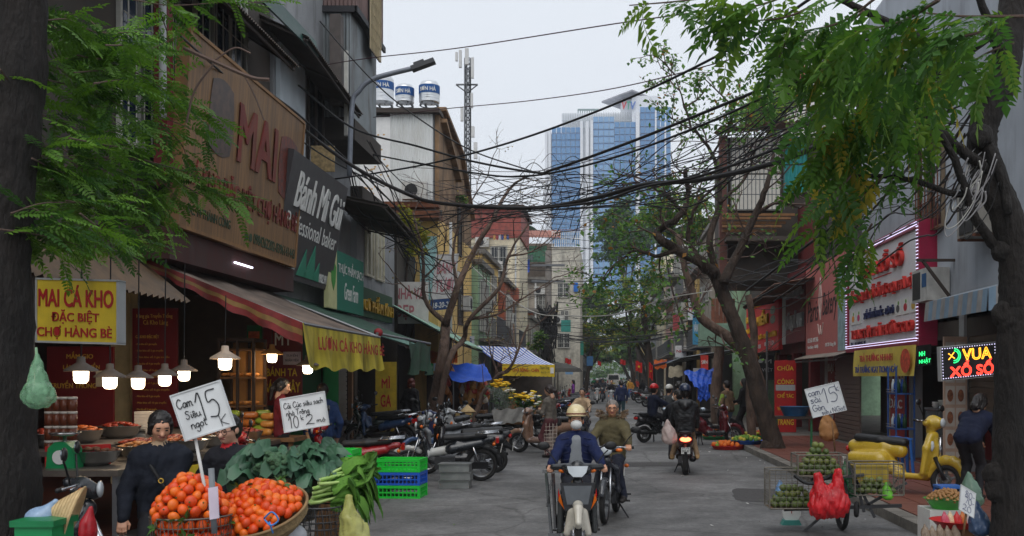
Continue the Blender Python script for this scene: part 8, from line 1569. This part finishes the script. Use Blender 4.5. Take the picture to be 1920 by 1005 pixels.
for i in range(74):
 a=random.uniform(0,6.28); r=.3*math.sqrt(random.random()); o=link('kale_leaf',kme[i%6],t); o.location=c3+V((r*1.05*math.cos(a),r*.7*math.sin(a),.0+.13*(1-(r/.3)**2)+random.uniform(-.03,.05))); o.rotation_euler=(random.uniform(-.3,.9),random.uniform(-.5,.5),a-PI/2+random.uniform(-.6,.6))
for i,(px,py)in enumerate(((515,862),(527,880),(500,875),(540,865))):
 p=W(px,py,7.45); blob_obj('broccoli_head',[((p.x+random.gauss(0,.035),p.y+random.gauss(0,.03),p.z+random.gauss(0,.022)),(.026,.026,.022),0)for _ in range(26)],.009,[C(70,104,72,'broccoli',var=.35,scale=60,bump=.6,bscale=120)],t,.008,True)
random.seed(23); c4=W(632,905,7.5); t=thing('mustard_greens','bundle of pale green mustard stalks cut ends facing the tray','vegetables',c4-V((0,0,.2)))
m_stalk=[C(168,196,112,'stalk_a',rough=.4,var=.15),C(146,182,90,'stalk_b',rough=.4,var=.15)]; m_cut=C(206,216,160,'stalk_cut'); m_gl=[C(98,146,52,'green_leaf_a',rough=.75,var=.3,trans=.25),C(76,124,44,'green_leaf_b',rough=.75,var=.3,trans=.25)]
sm=[]
for i in range(6):
 b=MB(); b.m=0; b.tube([(0,0,0),(.07,0,.004),(.16,random.uniform(-.02,.02),.012),(.24,random.uniform(-.03,.03),.0)],[.016,.014,.01,.006],7); b.m=1; b.ell((-.001,0,0),(.003,.0135,.0135),8,4); b.m=2; ph=random.uniform(0,6)
 for k in range(3):
  y0=random.uniform(-.03,.03); b.grid(lambda u,v:(.14+.2*v+.03*k,y0+(u-.5)*.13*math.sin(PI*min(1,.2+.8*v))+.02*math.sin(v*5+ph),.02+.03*math.sin(PI*v)+.018*math.sin(u*9+v*8+ph)-.05*v*v*k),6,7)
 sm.append(b.mesh('stalk',[m_stalk[i%2],m_cut,m_gl[i%2]],True))
for i in range(64):
 row=i//11; k=i%11; o=link('stalk',sm[i%6],t); o.location=c4+V((-.16+.015*row+random.uniform(-.02,.02),-.16+.03*k+random.uniform(-.01,.01)+.0*row,-.1+.033*row+random.uniform(-.008,.008)-.006*abs(k-5))); o.rotation_euler=(random.uniform(0,6),-.2+random.uniform(-.1,.12),random.uniform(-.3,.3)+.55)
b=MB()
for q in range(26):
 p=c4+V((random.uniform(.06,.22),random.uniform(-.16,.2),random.uniform(-.16,.12))); ph=random.uniform(0,6); d=random.uniform(-.6,.6)
 b.m=q%2; b.grid(lambda u,v:p+V((.09*v*math.cos(d)-(u-.5)*.1*math.sin(d)*math.sin(PI*(.15+.8*v)),(u-.5)*.11*math.sin(PI*(.15+.8*v)),.03*math.sin(u*8+ph)-.16*v*v)),5,6)
b.build('leaves',m_gl,t,True)
t=thing('plastic_bag','pale yellow plastic bag hanging below the mustard greens','bag',W(662,980,7.2)); p=W(662,990,7.25); blob_obj('sack',[((p.x,p.y,p.z-.05),(.1,.08,.15),0),((p.x-.03,p.y,p.z+.08),(p.x-.03,p.y,p.z+.22),.06,.02,0),((p.x+.05,p.y,p.z-.12),(.08,.07,.1),0)],.009,[C(206,206,120,'bag_yellow',rough=.2,alpha=.5,var=.25,scale=18)],t,.03,True,.005,.11,.1)
t=thing('wire_basket','empty dark wire basket below the mustard greens','basket',W(600,990,7.4)); wire_basket(t,W(600,1010,7.35)-V((0,0,.12)),.16,.36,20,7,m_engine)
def crate(label,c,w,d,h,mat,group=None,rz=0.):
 c=V(c); t=thing('plastic_crate',label,'crate',c,rz,group); x,y=w/2,d/2
 def wall(b,p,q,nx):
  p,q=V(p),V(q); b.bar(p+V((0,0,.015)),q+V((0,0,.015)),.02,.03); b.bar(p+V((0,0,h-.02)),q+V((0,0,h-.02)),.026,.04); b.bar(p+V((0,0,h*.45)),q+V((0,0,h*.45)),.016,.02)
  for i in range(nx+1):s=p.lerp(q,i/nx); b.bar(s,s+V((0,0,h-.02)),.014,.014)
 k=[(-x,-y,0),(x,-y,0),(x,y,0),(-x,y,0)]
 for i in range(4):
  nx=11 if i%2==0 else 8; part(t,'side_wall',mat,lambda b:wall(b,k[i],k[(i+1)%4],nx),False,False)
 part(t,'floor',mat,lambda b:b.box(-x,x,-y,y,.0,.012),False,False)
 for sx in(-1,1):part(t,'corner_post',mat,lambda b:[b.box(sx*x-.02,sx*x+.02,sy*y-.02,sy*y+.02,0,h)for sy in(-1,1)],False,False)
 return t
m_cg=C(30,200,60,'crate_green',rough=.4,var=.1); m_cb=C(24,90,200,'crate_blue',rough=.4,var=.1)
cc=GR(745,935);
for i,(mm,lb)in enumerate(((m_cg,'bottom green plastic crate of the stack on the road'),(m_cb,'blue plastic crate in the middle of the stack'),(m_cg,'top green plastic crate of the stack on the road'))):crate(lb,(cc.x,cc.y+.25,.195*i),.66,.46,.19,mm,'stacked crates',-.05)
crate('green plastic crate behind the mustard greens',W(628,868,8.6)-V((0,0,.02)),.34,.3,.14,m_cg)
part(None,'crate_support',m_wood,lambda b:b.box(W(600,0,8.6).x,W(660,0,8.6).x,8.45,8.75,0,W(0,868,8.6).z-.03)).update_tag()
tag(bpy.data.objects['crate_support'],'wooden box under the green crate by the greens','box')
t=thing('wood_block','brown wooden block lying in the green crate','block',W(625,852,8.6)); part(t,'block',m_wood,lambda b:b.bar(W(612,846,8.6),W(640,852,8.6),.07,.04))
cb=GR(851,917)
for i in range(3):
 t=thing('metal_box',('bottom','middle','top')[i]+' grey metal box of the stack behind the crates','box',(cb.x,cb.y+.2,.135*i),group='stacked metal boxes'); q=.02*(i%2); boxpart(t,'box',C(150,152,150,'galvanised',rough=.4,metal=.6,var=.2),cb.x-.24+q,cb.x+.24+q,cb.y,cb.y+.36,.135*i+.005,.135*i+.12); boxpart(t,'lid_rim',C(130,132,130,'galv_rim',metal=.6,rough=.4),cb.x-.26+q,cb.x+.26+q,cb.y-.02,cb.y+.38,.135*i+.121,.135*i+.134)
def hat(label,c,R,tilt=0.,az=0.):
 c=V(c); T=MX.Rotation(az,3,'Z')@MX.Rotation(tilt,3,'X'); t=thing('conical_hat',label,'hat',c); part(t,'palm_cone',C(206,178,130,'palm_straw',var=.25,scale=16,rough=.7,bump=.3),lambda b:b.lathe([(.002,R*.9),(R*.33,R*.61),(R*.66,R*.31),(R,0),(R*.98,-.006),(R*.6,R*.3),(0,R*.85)],c,28,T),True)
 part(t,'ribs',C(180,150,104,'straw_rib'),lambda b:[b.tube([c+T@V((R*k/9*math.cos(a*PI/14),R*k/9*math.sin(a*PI/14),R*.9*(1-k/9)+.002))for a in range(29)],.0025,3,False)for k in range(1,10)]); return t
hat('straw conical hat hung on the near left handlebar',W(140,965,6.4),.19,1.25,-1.25)
hat('straw conical hat resting among the motorbikes behind',W(877,772,25.5),.21)
bike('underbone','dark motorbike at the near left with a conical hat on its handlebar',W(170,0,7.2).x-.42,7.05,-68,(36,38,42),(50,52,56))
t=thing('rubbish_bin','green plastic bin at the near left corner','bin',W(75,1005,6.2)); p=W(75,990,6.2); boxpart(t,'body',C(24,140,80,'bin_green',rough=.4),p.x-.1,p.x+.13,6.1,6.35,0,p.z+.02); boxpart(t,'rim',C(20,120,70,'bin_rim',rough=.4),p.x-.12,p.x+.15,6.08,6.37,p.z+.022,p.z+.06)
t=thing('plastic_bag','pale blue plastic bag on the green bin','bag',W(75,965,6.3)); p=W(78,970,6.35); blob_obj('sack',[((p.x,p.y,p.z),(.1,.09,.07),0),((p.x+.05,p.y,p.z+.05),(p.x+.09,p.y,p.z+.1),.04,.02,0)],.013,[C(150,176,206,'bag_blue',rough=.25,alpha=.85,var=.25,scale=18)],t,.03,True)
t=thing('plastic_bag','red plastic bag hooked on the near left handlebar','bag',W(165,980,6.9)); p=W(165,985,6.75); blob_obj('sack',[((p.x,p.y,p.z-.05),(.06,.06,.1),0),((p.x,p.y,p.z+.02),(p.x+.02,p.y,p.z+.12),.045,.015,0)],.012,[C(190,40,50,'bag_red',rough=.25,alpha=.9,var=.25,scale=18)],t,.03,True)
random.seed(29); fy=25.2
def bouquet(label,px,py,n,sx,sz,cols,stem,wrap=None):
 t=thing('flower_bouquet',label,'flowers',W(px,py+50,fy)); fl=MB(); st=MB(); base=W(px,py+stem,fy)
 for i in range(n):
  p=W(px+random.gauss(0,sx),py+random.gauss(0,sz),fy+random.gauss(0,.12)); fl.m=random.randrange(len(cols)); r=random.uniform(.045,.07)
  for k in range(9):a=k*.7; fl.ell(p+V((r*.5*math.cos(a),r*.5*math.sin(a),r*.2)),(r*.55,r*.55,r*.3),6,4)
  fl.ell(p,(r*.7,r*.7,r*.5),6,4); st.tube([base+V((random.gauss(0,.05),random.gauss(0,.05),0)),p],.006,3)
 for i in range(n*4):leaf(st,base.lerp(W(px+random.gauss(0,sx),py,fy),random.uniform(.2,.95))+V((random.gauss(0,.08),random.gauss(0,.08),0)),V((random.gauss(0,1),random.gauss(0,1),.5)).normalized(),V((0,random.gauss(0,1),1)).normalized(),.11,.028)
 fl.build('flower_heads',cols,t,True); st.build('stems',C(70,110,60,'flower_green',trans=.2),t)
 if wrap:part(t,'wrapping',C(206,214,206,'cellophane',rough=.15,alpha=.3),lambda b:b.lathe([(.1,0),(.2,.35),(.33,(stem-4)*fy/FPX)],base,14),True)
mY=C(240,190,30,'chrys_yellow',var=.15); mY2=C(250,214,60,'chrys_light',var=.1); mW=C(240,238,226,'chrys_white',var=.05); mPk=C(206,120,150,'chrys_pink')
bouquet('tall wrapped bunch of yellow chrysanthemums on the flower motorbike',937,722,34,9,3.5,[mY,mY,mY2],46,True); bouquet('pink and yellow mixed bunch beside the tall yellow bunch',950,735,18,7,6,[mY2,mPk,mW],34,True); bouquet('low bunch of pale yellow flowers by woman in grey',982,748,40,11,7,[mY2,mY2,mY],26); bouquet('white chrysanthemum bunch nearest the woman in grey',999,746,26,6,6,[mW,mW,mY2],26)
t=thing('flower_basket','grey tarpaulin lined flower basket on the motorbike','basket',W(962,795,fy)); a=W(925,768,fy); b_=W(1002,762,fy)
part(t,'lining',C(150,148,144,'grey_tarp',var=.3,scale=6,rough=.4),lambda b:b.grid(lambda u,v:(a.x+(b_.x-a.x)*(.08*v+u*(1-.16*v)),fy-.42+.04*math.sin(u*17+v*4),a.z+(b_.z-a.z)*u-.36*v+.02*math.sin(u*21)),24,6),True); boxpart(t,'tray',m_wood,a.x+.1,b_.x-.1,fy-.35,fy+.35,a.z-.36,a.z-.32); part(t,'lining',C(140,138,134,'grey_tarp2',var=.3,scale=6,rough=.4),lambda b:b.grid(lambda u,v:(b_.x-.04*v-.02,fy-.42+.8*u,b_.z-.36*v),6,4),True)
# ================================================================ RIGHT SIDE GOODS
m_wire2=C(120,114,104,'cart_wire',metal=.5,rough=.5,var=.3)
def wire_box(t,c,w,d,h,mat=m_wire2,step=.06,name='wire_wall',tilt=None):
 c=V(c); x,y=w/2,d/2
 def fn(b):
  k=[(-x,-y),(x,-y),(x,y),(-x,y)]
  for i in range(4):
   p,q=V((*k[i],0)),V((*k[(i+1)%4],0)); n=max(2,int((q-p).length/step))
   for j in range(n+1):s=p.lerp(q,j/n); b.tube([c+s,c+s+V((0,0,h))],.0028,3,False)
   m=max(2,int(h/step))
   for j in range(m+1):z=h*j/m; b.tube([c+p+V((0,0,z)),c+q+V((0,0,z))],.008 if j in(0,m)else.0028,4,False)
   b.bar(c+p,c+p+V((0,0,h)),.016)
 return part(t,name,mat,fn)
gm=[]
for k,c in enumerate(((96,110,52),(80,96,46),(116,124,60))):
 b=MB(); b.ell((0,0,0),.038,10,7); gm.append(b.mesh('green_orange',C(*c,key='green_peel%d'%k,rough=.45,var=.25,scale=30),True))
Yc=11.6; t=thing('bicycle_cart','old cargo bicycle with wire baskets parked at the right kerb','cart',(W(1560,0,Yc).x,Yc,0))
def at(px,py,Y=Yc):return W(px,py,Y)
part(t,'frame',m_engine,lambda b:(b.bar(at(1470,955),at(1690,948),.04),b.bar(at(1555,955),at(1500,1003),.03),b.bar(at(1500,1003),at(1550,1010),.025),b.bar(at(1520,900),at(1620,890),.035),b.bar(at(1600,880),at(1620,960),.03),b.bar(at(1620,950),at(1700,905),.03),b.bar(at(1585,860),at(1640,970),.03)))
part(t,'handlebar',m_black,lambda b:b.tube(bez([at(1490,892,11.3),at(1510,905,11.2),at(1530,905,11.2),at(1560,890,11.4)],5),.02,6),True)
for px,r in((1606,.07),):part(t,'small_wheel',m_tyre,lambda b:(b.torus(at(px,955,11.4),r,.025,(1,-.4,0),18,6),b.cyl(at(px,955,11.4)+V((-.02,0,0)),at(px,955,11.4)+V((.02,0,0)),.03,.03,8)),True)
p=at(1590,0); part(t,'wheel',m_tyre,lambda b:(b.torus((p.x-.05,Yc+.1,.3),.27,.03,(1,0,0),26,6),[b.tube([(p.x-.05,Yc+.1,.3),(p.x-.05,Yc+.1+.25*math.cos(a*PI/8),.3+.25*math.sin(a*PI/8))],.003,3,False)for a in range(16)]),True)
random.seed(37)
def pile(label,grp,c,w,d,n,layers=3,r=.037,mats=gm,nm='green_orange',s=1.):
 c=V(c); nx=max(2,int(w/(2*r))); ny=max(2,int(d/(2*r))); k=0
 for l in range(layers):
  for i in range(nx-l):
   for j in range(max(1,ny-l)):
    if k>=n:return
    o=link(nm,mats[(i*3+j+l)%len(mats)]); o.location=c+V(((i-(nx-l-1)/2)*2*r+random.uniform(-.01,.01),(j-(ny-l-1)/2)*2*r+random.uniform(-.01,.01),r+l*1.6*r+random.uniform(-.008,.012))); o.scale=(s*random.uniform(.85,1.12),)*3; o.rotation_euler=(random.uniform(0,6),)*3; tag(o,label,nm.replace('_',' '),grp); k+=1
b1=at(1535,880); t2=thing('wire_basket','upper wire basket of green oranges on the cargo bicycle','basket',b1); wire_box(t2,b1-V((0,0,.06)),.56,.42,.24); boxpart(t2,'base',m_wood,b1.x-.22,b1.x+.22,Yc-.19,Yc+.19,b1.z-.07,b1.z-.055); pile('dark green orange heaped in the upper wire basket','green oranges in upper basket',b1-V((0,0,.06)),.54,.4,170,6)
b2=at(1485,950); t2=thing('wire_basket','lower wire basket with a blue bag and green oranges on the cart','basket',b2); wire_box(t2,b2-V((0,0,.0)),.58,.36,.44); boxpart(t2,'base',m_wood,b2.x-.28,b2.x+.28,Yc-.16,Yc+.16,b2.z-.012,b2.z-.002); pile('green orange lying in the lower wire basket','green oranges in lower basket',b2,.54,.32,60,4)
bag('plastic_bag','blue plastic bag stuffed in the lower wire basket',at(1465,925)+V((0,.05,.0)),.085,C(120,160,206,'bag_blue2',rough=.25,alpha=.9,var=.25,scale=18))
b3=at(1640,925); t2=thing('wire_basket','open front wire basket with yellow sack on the cart','basket',b3); wire_box(t2,b3-V((0,0,.0)),.56,.4,.36); pile('green orange lying in the front wire basket','green oranges in front basket',b3,.5,.34,44,3)
q=thing('yellow_box','mustard yellow box in the back of the front wire basket','box',b3); boxpart(q,'body',C(176,150,50,'sack_yellow',rough=.6,var=.25),b3.x-.24,b3.x+.16,Yc+.0,Yc+.18,b3.z+.1,b3.z+.3); boxpart(q,'rim',C(160,136,46,'box_rim'),b3.x-.25,b3.x+.17,Yc-.01,Yc+.19,b3.z+.302,b3.z+.325); bag('plastic_bag','bright green and yellow packet at the front basket edge',b3+V((.1,-.15,.02)),.07,C(110,190,50,'packet_green',rough=.3))
c=at(1555,925,11.2); t2=thing('plastic_bag','big red plastic bag hanging on the cargo bicycle','bag',c); blob_obj('sack',[((c.x-.02,c.y,c.z-.1),(.19,.11,.17),0),((c.x-.1,c.y,c.z-.02),(c.x-.13,c.y,c.z+.2),.09,.035,0),((c.x+.08,c.y,c.z-.02),(c.x+.1,c.y,c.z+.24),.09,.035,0),((c.x+.1,c.y,c.z-.12),(.12,.1,.14),0),((c.x-.12,c.y-.02,c.z-.15),(.1,.09,.12),0)],.01,[C(214,36,44,'bag_bright_red',rough=.22,alpha=.9,var=.3,scale=9)],t2,.03,True,.007,.14,.12)
bag('plastic_bag','dark green plastic bag behind the big red bag',at(1590,905,11.8),.15,C(40,120,70,'bag_dkgreen',rough=.25,var=.25))
c=GR(1485,985); t2=thing('weighing_scale','small round dial scale under the lower wire basket','scale',c); part(t2,'body',C(70,150,140,'scale_teal',rough=.4),lambda b:b.prism([(c.x-.12,c.y,0),(c.x+.12,c.y,0),(c.x+.09,c.y,.06),(c.x-.09,c.y,.06)],(0,.15,0))); part(t2,'dial',m_white,lambda b:b.cyl((c.x,c.y+.03,.14),(c.x,c.y+.06,.14),.11,.11,18)); part(t2,'needle',m_tail,lambda b:b.box(c.x-.004,c.x+.004,c.y+.02,c.y+.027,.14,.22))
c=W(1775,935,10.2); t=thing('plastic_basin','green plastic basin of longans on a white foam box','basin',c); part(t,'basin',C(70,180,60,'basin_green',rough=.35),lambda b:b.lathe([(.14,-.1),(.22,.0),(.235,.005),(.215,.0),(.13,-.08),(0,-.08)],c,22),True)
lm=MB(); lm.ell((0,0,0),.02,8,6); lme=lm.mesh('longan',C(170,124,74,'longan',rough=.6,var=.25,scale=40),True)
for i in range(95):r=.2*math.sqrt((i+.5)/95); a=i*2.39996; o=link('longan',lme); o.location=c+V((r*math.cos(a),r*math.sin(a),-.0+.085*(1-(r/.2)**2)+random.uniform(-.012,.012))); tag(o,'small brown longan heaped in the green basin','longan','longans in the green basin')
t=thing('foam_box','white foam box under the green basin','box',c-V((0,0,.3))); boxpart(t,'box',C(214,212,206,'foam',rough=.8,var=.08),c.x-.22,c.x+.2,10.05,10.45,.12,c.z-.1)
c=W(1795,978,9.6); t=thing('plastic_tray','red plastic tray with packets beside the near right trunk','tray',c); part(t,'tray',C(206,36,40,'tray_red',rough=.35),lambda b:b.lathe([(.18,-.05),(.25,.02),(.265,.02),(.24,.01),(.17,-.035),(0,-.035)],c,22),True); boxpart(t,'stand',m_wood,c.x-.15,c.x+.15,9.5,9.75,.0,c.z-.051)
for i in range(5):bag('snack_packet',('pink','cream','red','orange','white')[i]+' snack packet lying on the red tray',c+V((-.12+.06*i,.02*(i%2),.02)),.045,C(*((206,90,110),(220,200,160),(200,50,50),(220,130,60),(220,220,216))[i],rough=.3),'packets on red tray')
bag('plastic_bag','dark bluish plastic bag on the ground by the near right trunk',W(1835,980,9.2),.11,C(60,80,110,'bag_dkblue',rough=.25,var=.3)); bag('plastic_bag','clear greenish bag behind the longans',W(1820,925,10.6),.13,C(110,140,120,'bag_clear_green',rough=.2,alpha=.8,var=.3))
for i in range(5):bag('wrapped_packet','clear wrapped packet low in the corner, '+('first','second','third','fourth','fifth')[i]+' from the cart',W(1735+14*i,1000+3*(i%2),9.4),.05,C(150,130,110,'packet_clear%d'%(i%2),rough=.2,alpha=.85),'wrapped packets in corner')
for i,(px,Y,hgt,lb)in enumerate(((1672,17.6,.62,'tall blue plastic stool inside the food shop door'),(1690,17.2,.62,'second tall blue plastic stool nearer the yellow scooter'),(1778,12.8,.28,'low blue plastic stool by the roller shutter'))):
 x=W(px,0,Y).x; t=thing('plastic_stool',lb,'stool',(x,Y,.13)); m=C(50,110,190,'stool_blue',rough=.4); boxpart(t,'seat',m,x-.15,x+.15,Y-.15,Y+.15,.13+hgt-.03,.13+hgt)
 for sx in(-1,1):
  for sy in(-1,1):part(t,'leg',m,lambda b:b.bar((x+sx*.16,Y+sy*.16,.13),(x+sx*.12,Y+sy*.12,.1+hgt),.04))
x=W(1490,0,24).x; t=thing('side_table','dark table with green legs under the blue basin','table',(x,24,.13)); boxpart(t,'top',m_frame_d,x-.55,x+.4,23.7,24.4,.8,.86)
for sx in(-.5,.33):boxpart(t,'leg',C(40,110,70,'leg_green'),x+sx,x+sx+.05,23.75,23.8,.13,.8)
t=thing('wash_basin','blue plastic basin on the dark table','basin',(x,24,.87)); part(t,'basin',C(40,100,150,'basin_blue',rough=.4),lambda b:b.lathe([(.26,0),(.36,.22),(.375,.23),(.34,.21),(.25,.02),(0,.02)],(x,24,.865),22),True)
bag('cloth_bag','brown paper bag hung beside the red side panel',W(1552,805,19),.2,C(170,120,70,'bag_brown',var=.2),cat='bag')
s=thing('standing_sign','white vertical sign with red words right of the near trunk','sign',W(1912,800,11)); B=Board(W(1900,620,11),(.6,0,0),W(1900,920,11)-W(1900,620,11),s); B.slab('board',C(206,212,220,'sign_white2',grime=.2),.04)
for q,w in enumerate(('SỐ','ĐẠI','LÝ','XỔ','SỐ','MIỀN','BẮC')):B.write(w,.02,.03+.135*q,.4+.1*len(w)/4,.12+.135*q,m_b3 if q==0 else m_r3,bold=.03)
crate('green crate of red fruit beside the near right trunk',(W(1912,0,9.6).x+.1,9.6,.35),.4,.35,.2,m_cg); pile('red fruit in the green crate beside the near right trunk','red fruit in crate',(W(1912,0,9.6).x+.1,9.6,.4),.34,.3,30,3,.04,[om[1]],'red_fruit')
random.seed(44); fm=[C(206,50,44,'rambutan_red',var=.3),C(230,120,40,'fruit_orange',var=.2),C(120,160,60,'fruit_green',var=.25),C(210,190,70,'fruit_yellow',var=.2)]
b=MB(); b.ell((0,0,0),.05,8,6); fme=[b.mesh('market_fruit',m,True)for m in fm]
trays=[(1345,820,(60,150,90),0,.45,'green tray of red fruit before the parked red scooter'),(1365,838,(210,50,50),1,.42,'red tray of oranges nearest the riders'),(1400,828,(50,110,200),2,.4,'blue tray of green vegetables by the brown vest man'),(1420,818,(60,170,90),3,.38,'pale tray of yellow greens by the leaning trunk'),(1330,808,(150,150,150),1,.35,'grey tray of small fruit by the tail lamp scooter')]
for px,py,c,k,R,lb in trays:
 p=GR(px,py,.06)
 if p.x>3.3:p=GR(px,py,.19)
 t=thing('fruit_tray',lb,'tray',p,group='fruit trays on the right'); part(t,'tray',C(*c,rough=.4),lambda b:b.lathe([(R*.85,-.05),(R,.04),(R*1.04,.04),(R*.95,.02),(R*.8,-.03),(0,-.03)],p,20),True)
 for i in range(34):r=R*.9*math.sqrt((i+.5)/34); a=i*2.39996; o=link('market_fruit',fme[k if random.random()<.8 else(k+1)%4]); o.location=p+V((r*math.cos(a),r*math.sin(a),.04+.09*(1-(r/R)**2))); o.scale=(random.uniform(.8,1.25),)*3; tag(o,('red fruit','orange','green vegetable','yellow fruit')[k]+' piled on the '+lb.split(' of ')[0],'fruit','fruit on '+lb.split(' of ')[0])
Y=34.
tarp('blue_tarpaulin','crumpled blue tarpaulin hung over the right shop front',[W(1282,697,Y),W(1338,690,Y),W(1332,722,Y-.4),W(1306,728,Y-.4)],m_blue,16,12,.05,wr=.05)
tarp('blue_tarpaulin','bunched blue tarpaulin end hanging below the larger sheet',[W(1308,722,Y-.4),W(1328,720,Y-.4),W(1332,748,Y-.4),W(1308,750,Y-.4)],m_blue,10,10,.02,wr=.08)
tarp('orange_banner','orange banner with yellow star past the far trunk',[W(1226,676,60),W(1250,674,60),W(1250,690,60),W(1228,692,60)],m_orange,10,6,.02,cat='banner',wr=.05)
tarp('shade_cloth','dirty cream cloth hanging from the right tin eave',[W(1254,688,40),W(1281,684,40),W(1280,706,40),W(1253,708,40)],C(190,180,156,'dirty_cloth',var=.3,grime=.4),8,5,.01,cat='cloth')
awning('tin_awning','low grey tin eave behind the dirty cream cloth',(5.2,38.5,2.9),(0,9,-.1),(-2.3,0,-.35),m_tin_gr)
awning('tin_awning','dark blue tarpaulin roofed eave beyond the cream cloth',(5.0,49,3.0),(0,10,0),(-2.2,0,-.5),C(60,80,120,'eave_blue',var=.3,grime=.4))
awning('tin_awning','grey eave deep in the right row',(5.0,62,3.0),(0,12,0),(-1.8,0,-.5),m_tin_gr)
awning('tin_awning','dark eave past the parasol on the left row',(-5.2,46,3.1),(0,9,0),(2.0,0,-.6),m_tin_dk)
awning('tin_awning','green tin eave deep in the left row',(-4.6,60,3.2),(0,12,0),(2.0,0,-.6),C(70,120,100,'eave_green',var=.3,grime=.4))
for i,(px,py,w,h_,Y,c,lb,st)in enumerate(((1299,586,14,60,40,(70,150,190),'blue and red vertical sign above the right eaves','VÀNG'),(1314,666,14,28,36,(214,60,50),'small red and yellow hanging sign above the blue tarpaulin','SƠN'),(1300,690,22,22,39,(222,224,226),'white box sign under the right eave',''),(1266,648,24,22,58,(226,226,226),'white shop sign deep in the right row','NHÀ'),(1262,590,12,30,62,(200,90,96),'pale red vertical sign deep in the right row',''),(1100,668,12,18,70,(60,110,160),'blue shop sign deep in the left row',''),(1060,690,14,12,60,(120,160,200),'pale blue shop sign past the parasol',''),(1084,640,10,26,74,(50,140,120),'green vertical sign deep in the left row',''),(1052,600,18,22,66,(60,150,140),'teal panel on the left houses',''),(1290,560,18,40,50,(206,210,214),'tall white lettered sign in the right row','PHỞ'))):
 s=thing('shop_sign',lb,'sign',W(px,py+h_,Y)); B=Board(W(px,py,Y),(w*Y/FPX,0,0),(0,0,-h_*Y/FPX),s); B.slab('board',C(*c,var=.15,grime=.2),.1)
 if st:B.write(st,.1,.3,.9,.6,m_white if sum(c)<560 else m_redl,bold=.03)
for px,lb in((1312,'pale green metal box nearer the street over the right shops'),(1342,'pale green metal box nearer the leaning tree')):a=W(px,606,33); t=thing('metal_cabinet',lb,'box',a); boxpart(t,'casing',C(130,160,140,'cab_green',grime=.4),a.x,a.x+.5,33,33.6,a.z-.75,a.z); boxpart(t,'door',C(120,150,130,'cab_door',grime=.4),a.x+.05,a.x+.45,32.98,32.997,a.z-.68,a.z-.06)
t=thing('board_wall','brown timber boarding behind the leaning trunk','wall',W(1365,600,34))
for i in range(6):boxpart(t,'plank',C(150,96,74,'plank_brown',var=.3),W(1334+7.5*i,0,35).x,W(1340.5+7.5*i,0,35).x,35-.01*(i%2),35.05,W(0,625,35).z,W(0,560,35).z)
# ---------------------------------------------------------------- haze
def haze():
 m=bpy.data.materials.new('haze_air'); m.use_nodes=True; n=m.node_tree; n.nodes.clear(); o=n.nodes.new('ShaderNodeOutputMaterial'); v=n.nodes.new('ShaderNodeVolumePrincipled')
 v.inputs['Color'].default_value=(.86,.91,.97,1); v.inputs['Density'].default_value=HAZE; v.inputs['Anisotropy'].default_value=.2; n.links.new(v.outputs[0],o.inputs['Volume'])
 b=MB(); b.box(-702,702,-202,1502,-1.2,96); h=b.build('haze',m); tag(h,'thin pale haze filling the street air','haze',kind='stuff'); return h
HAZE=.0007
haze()
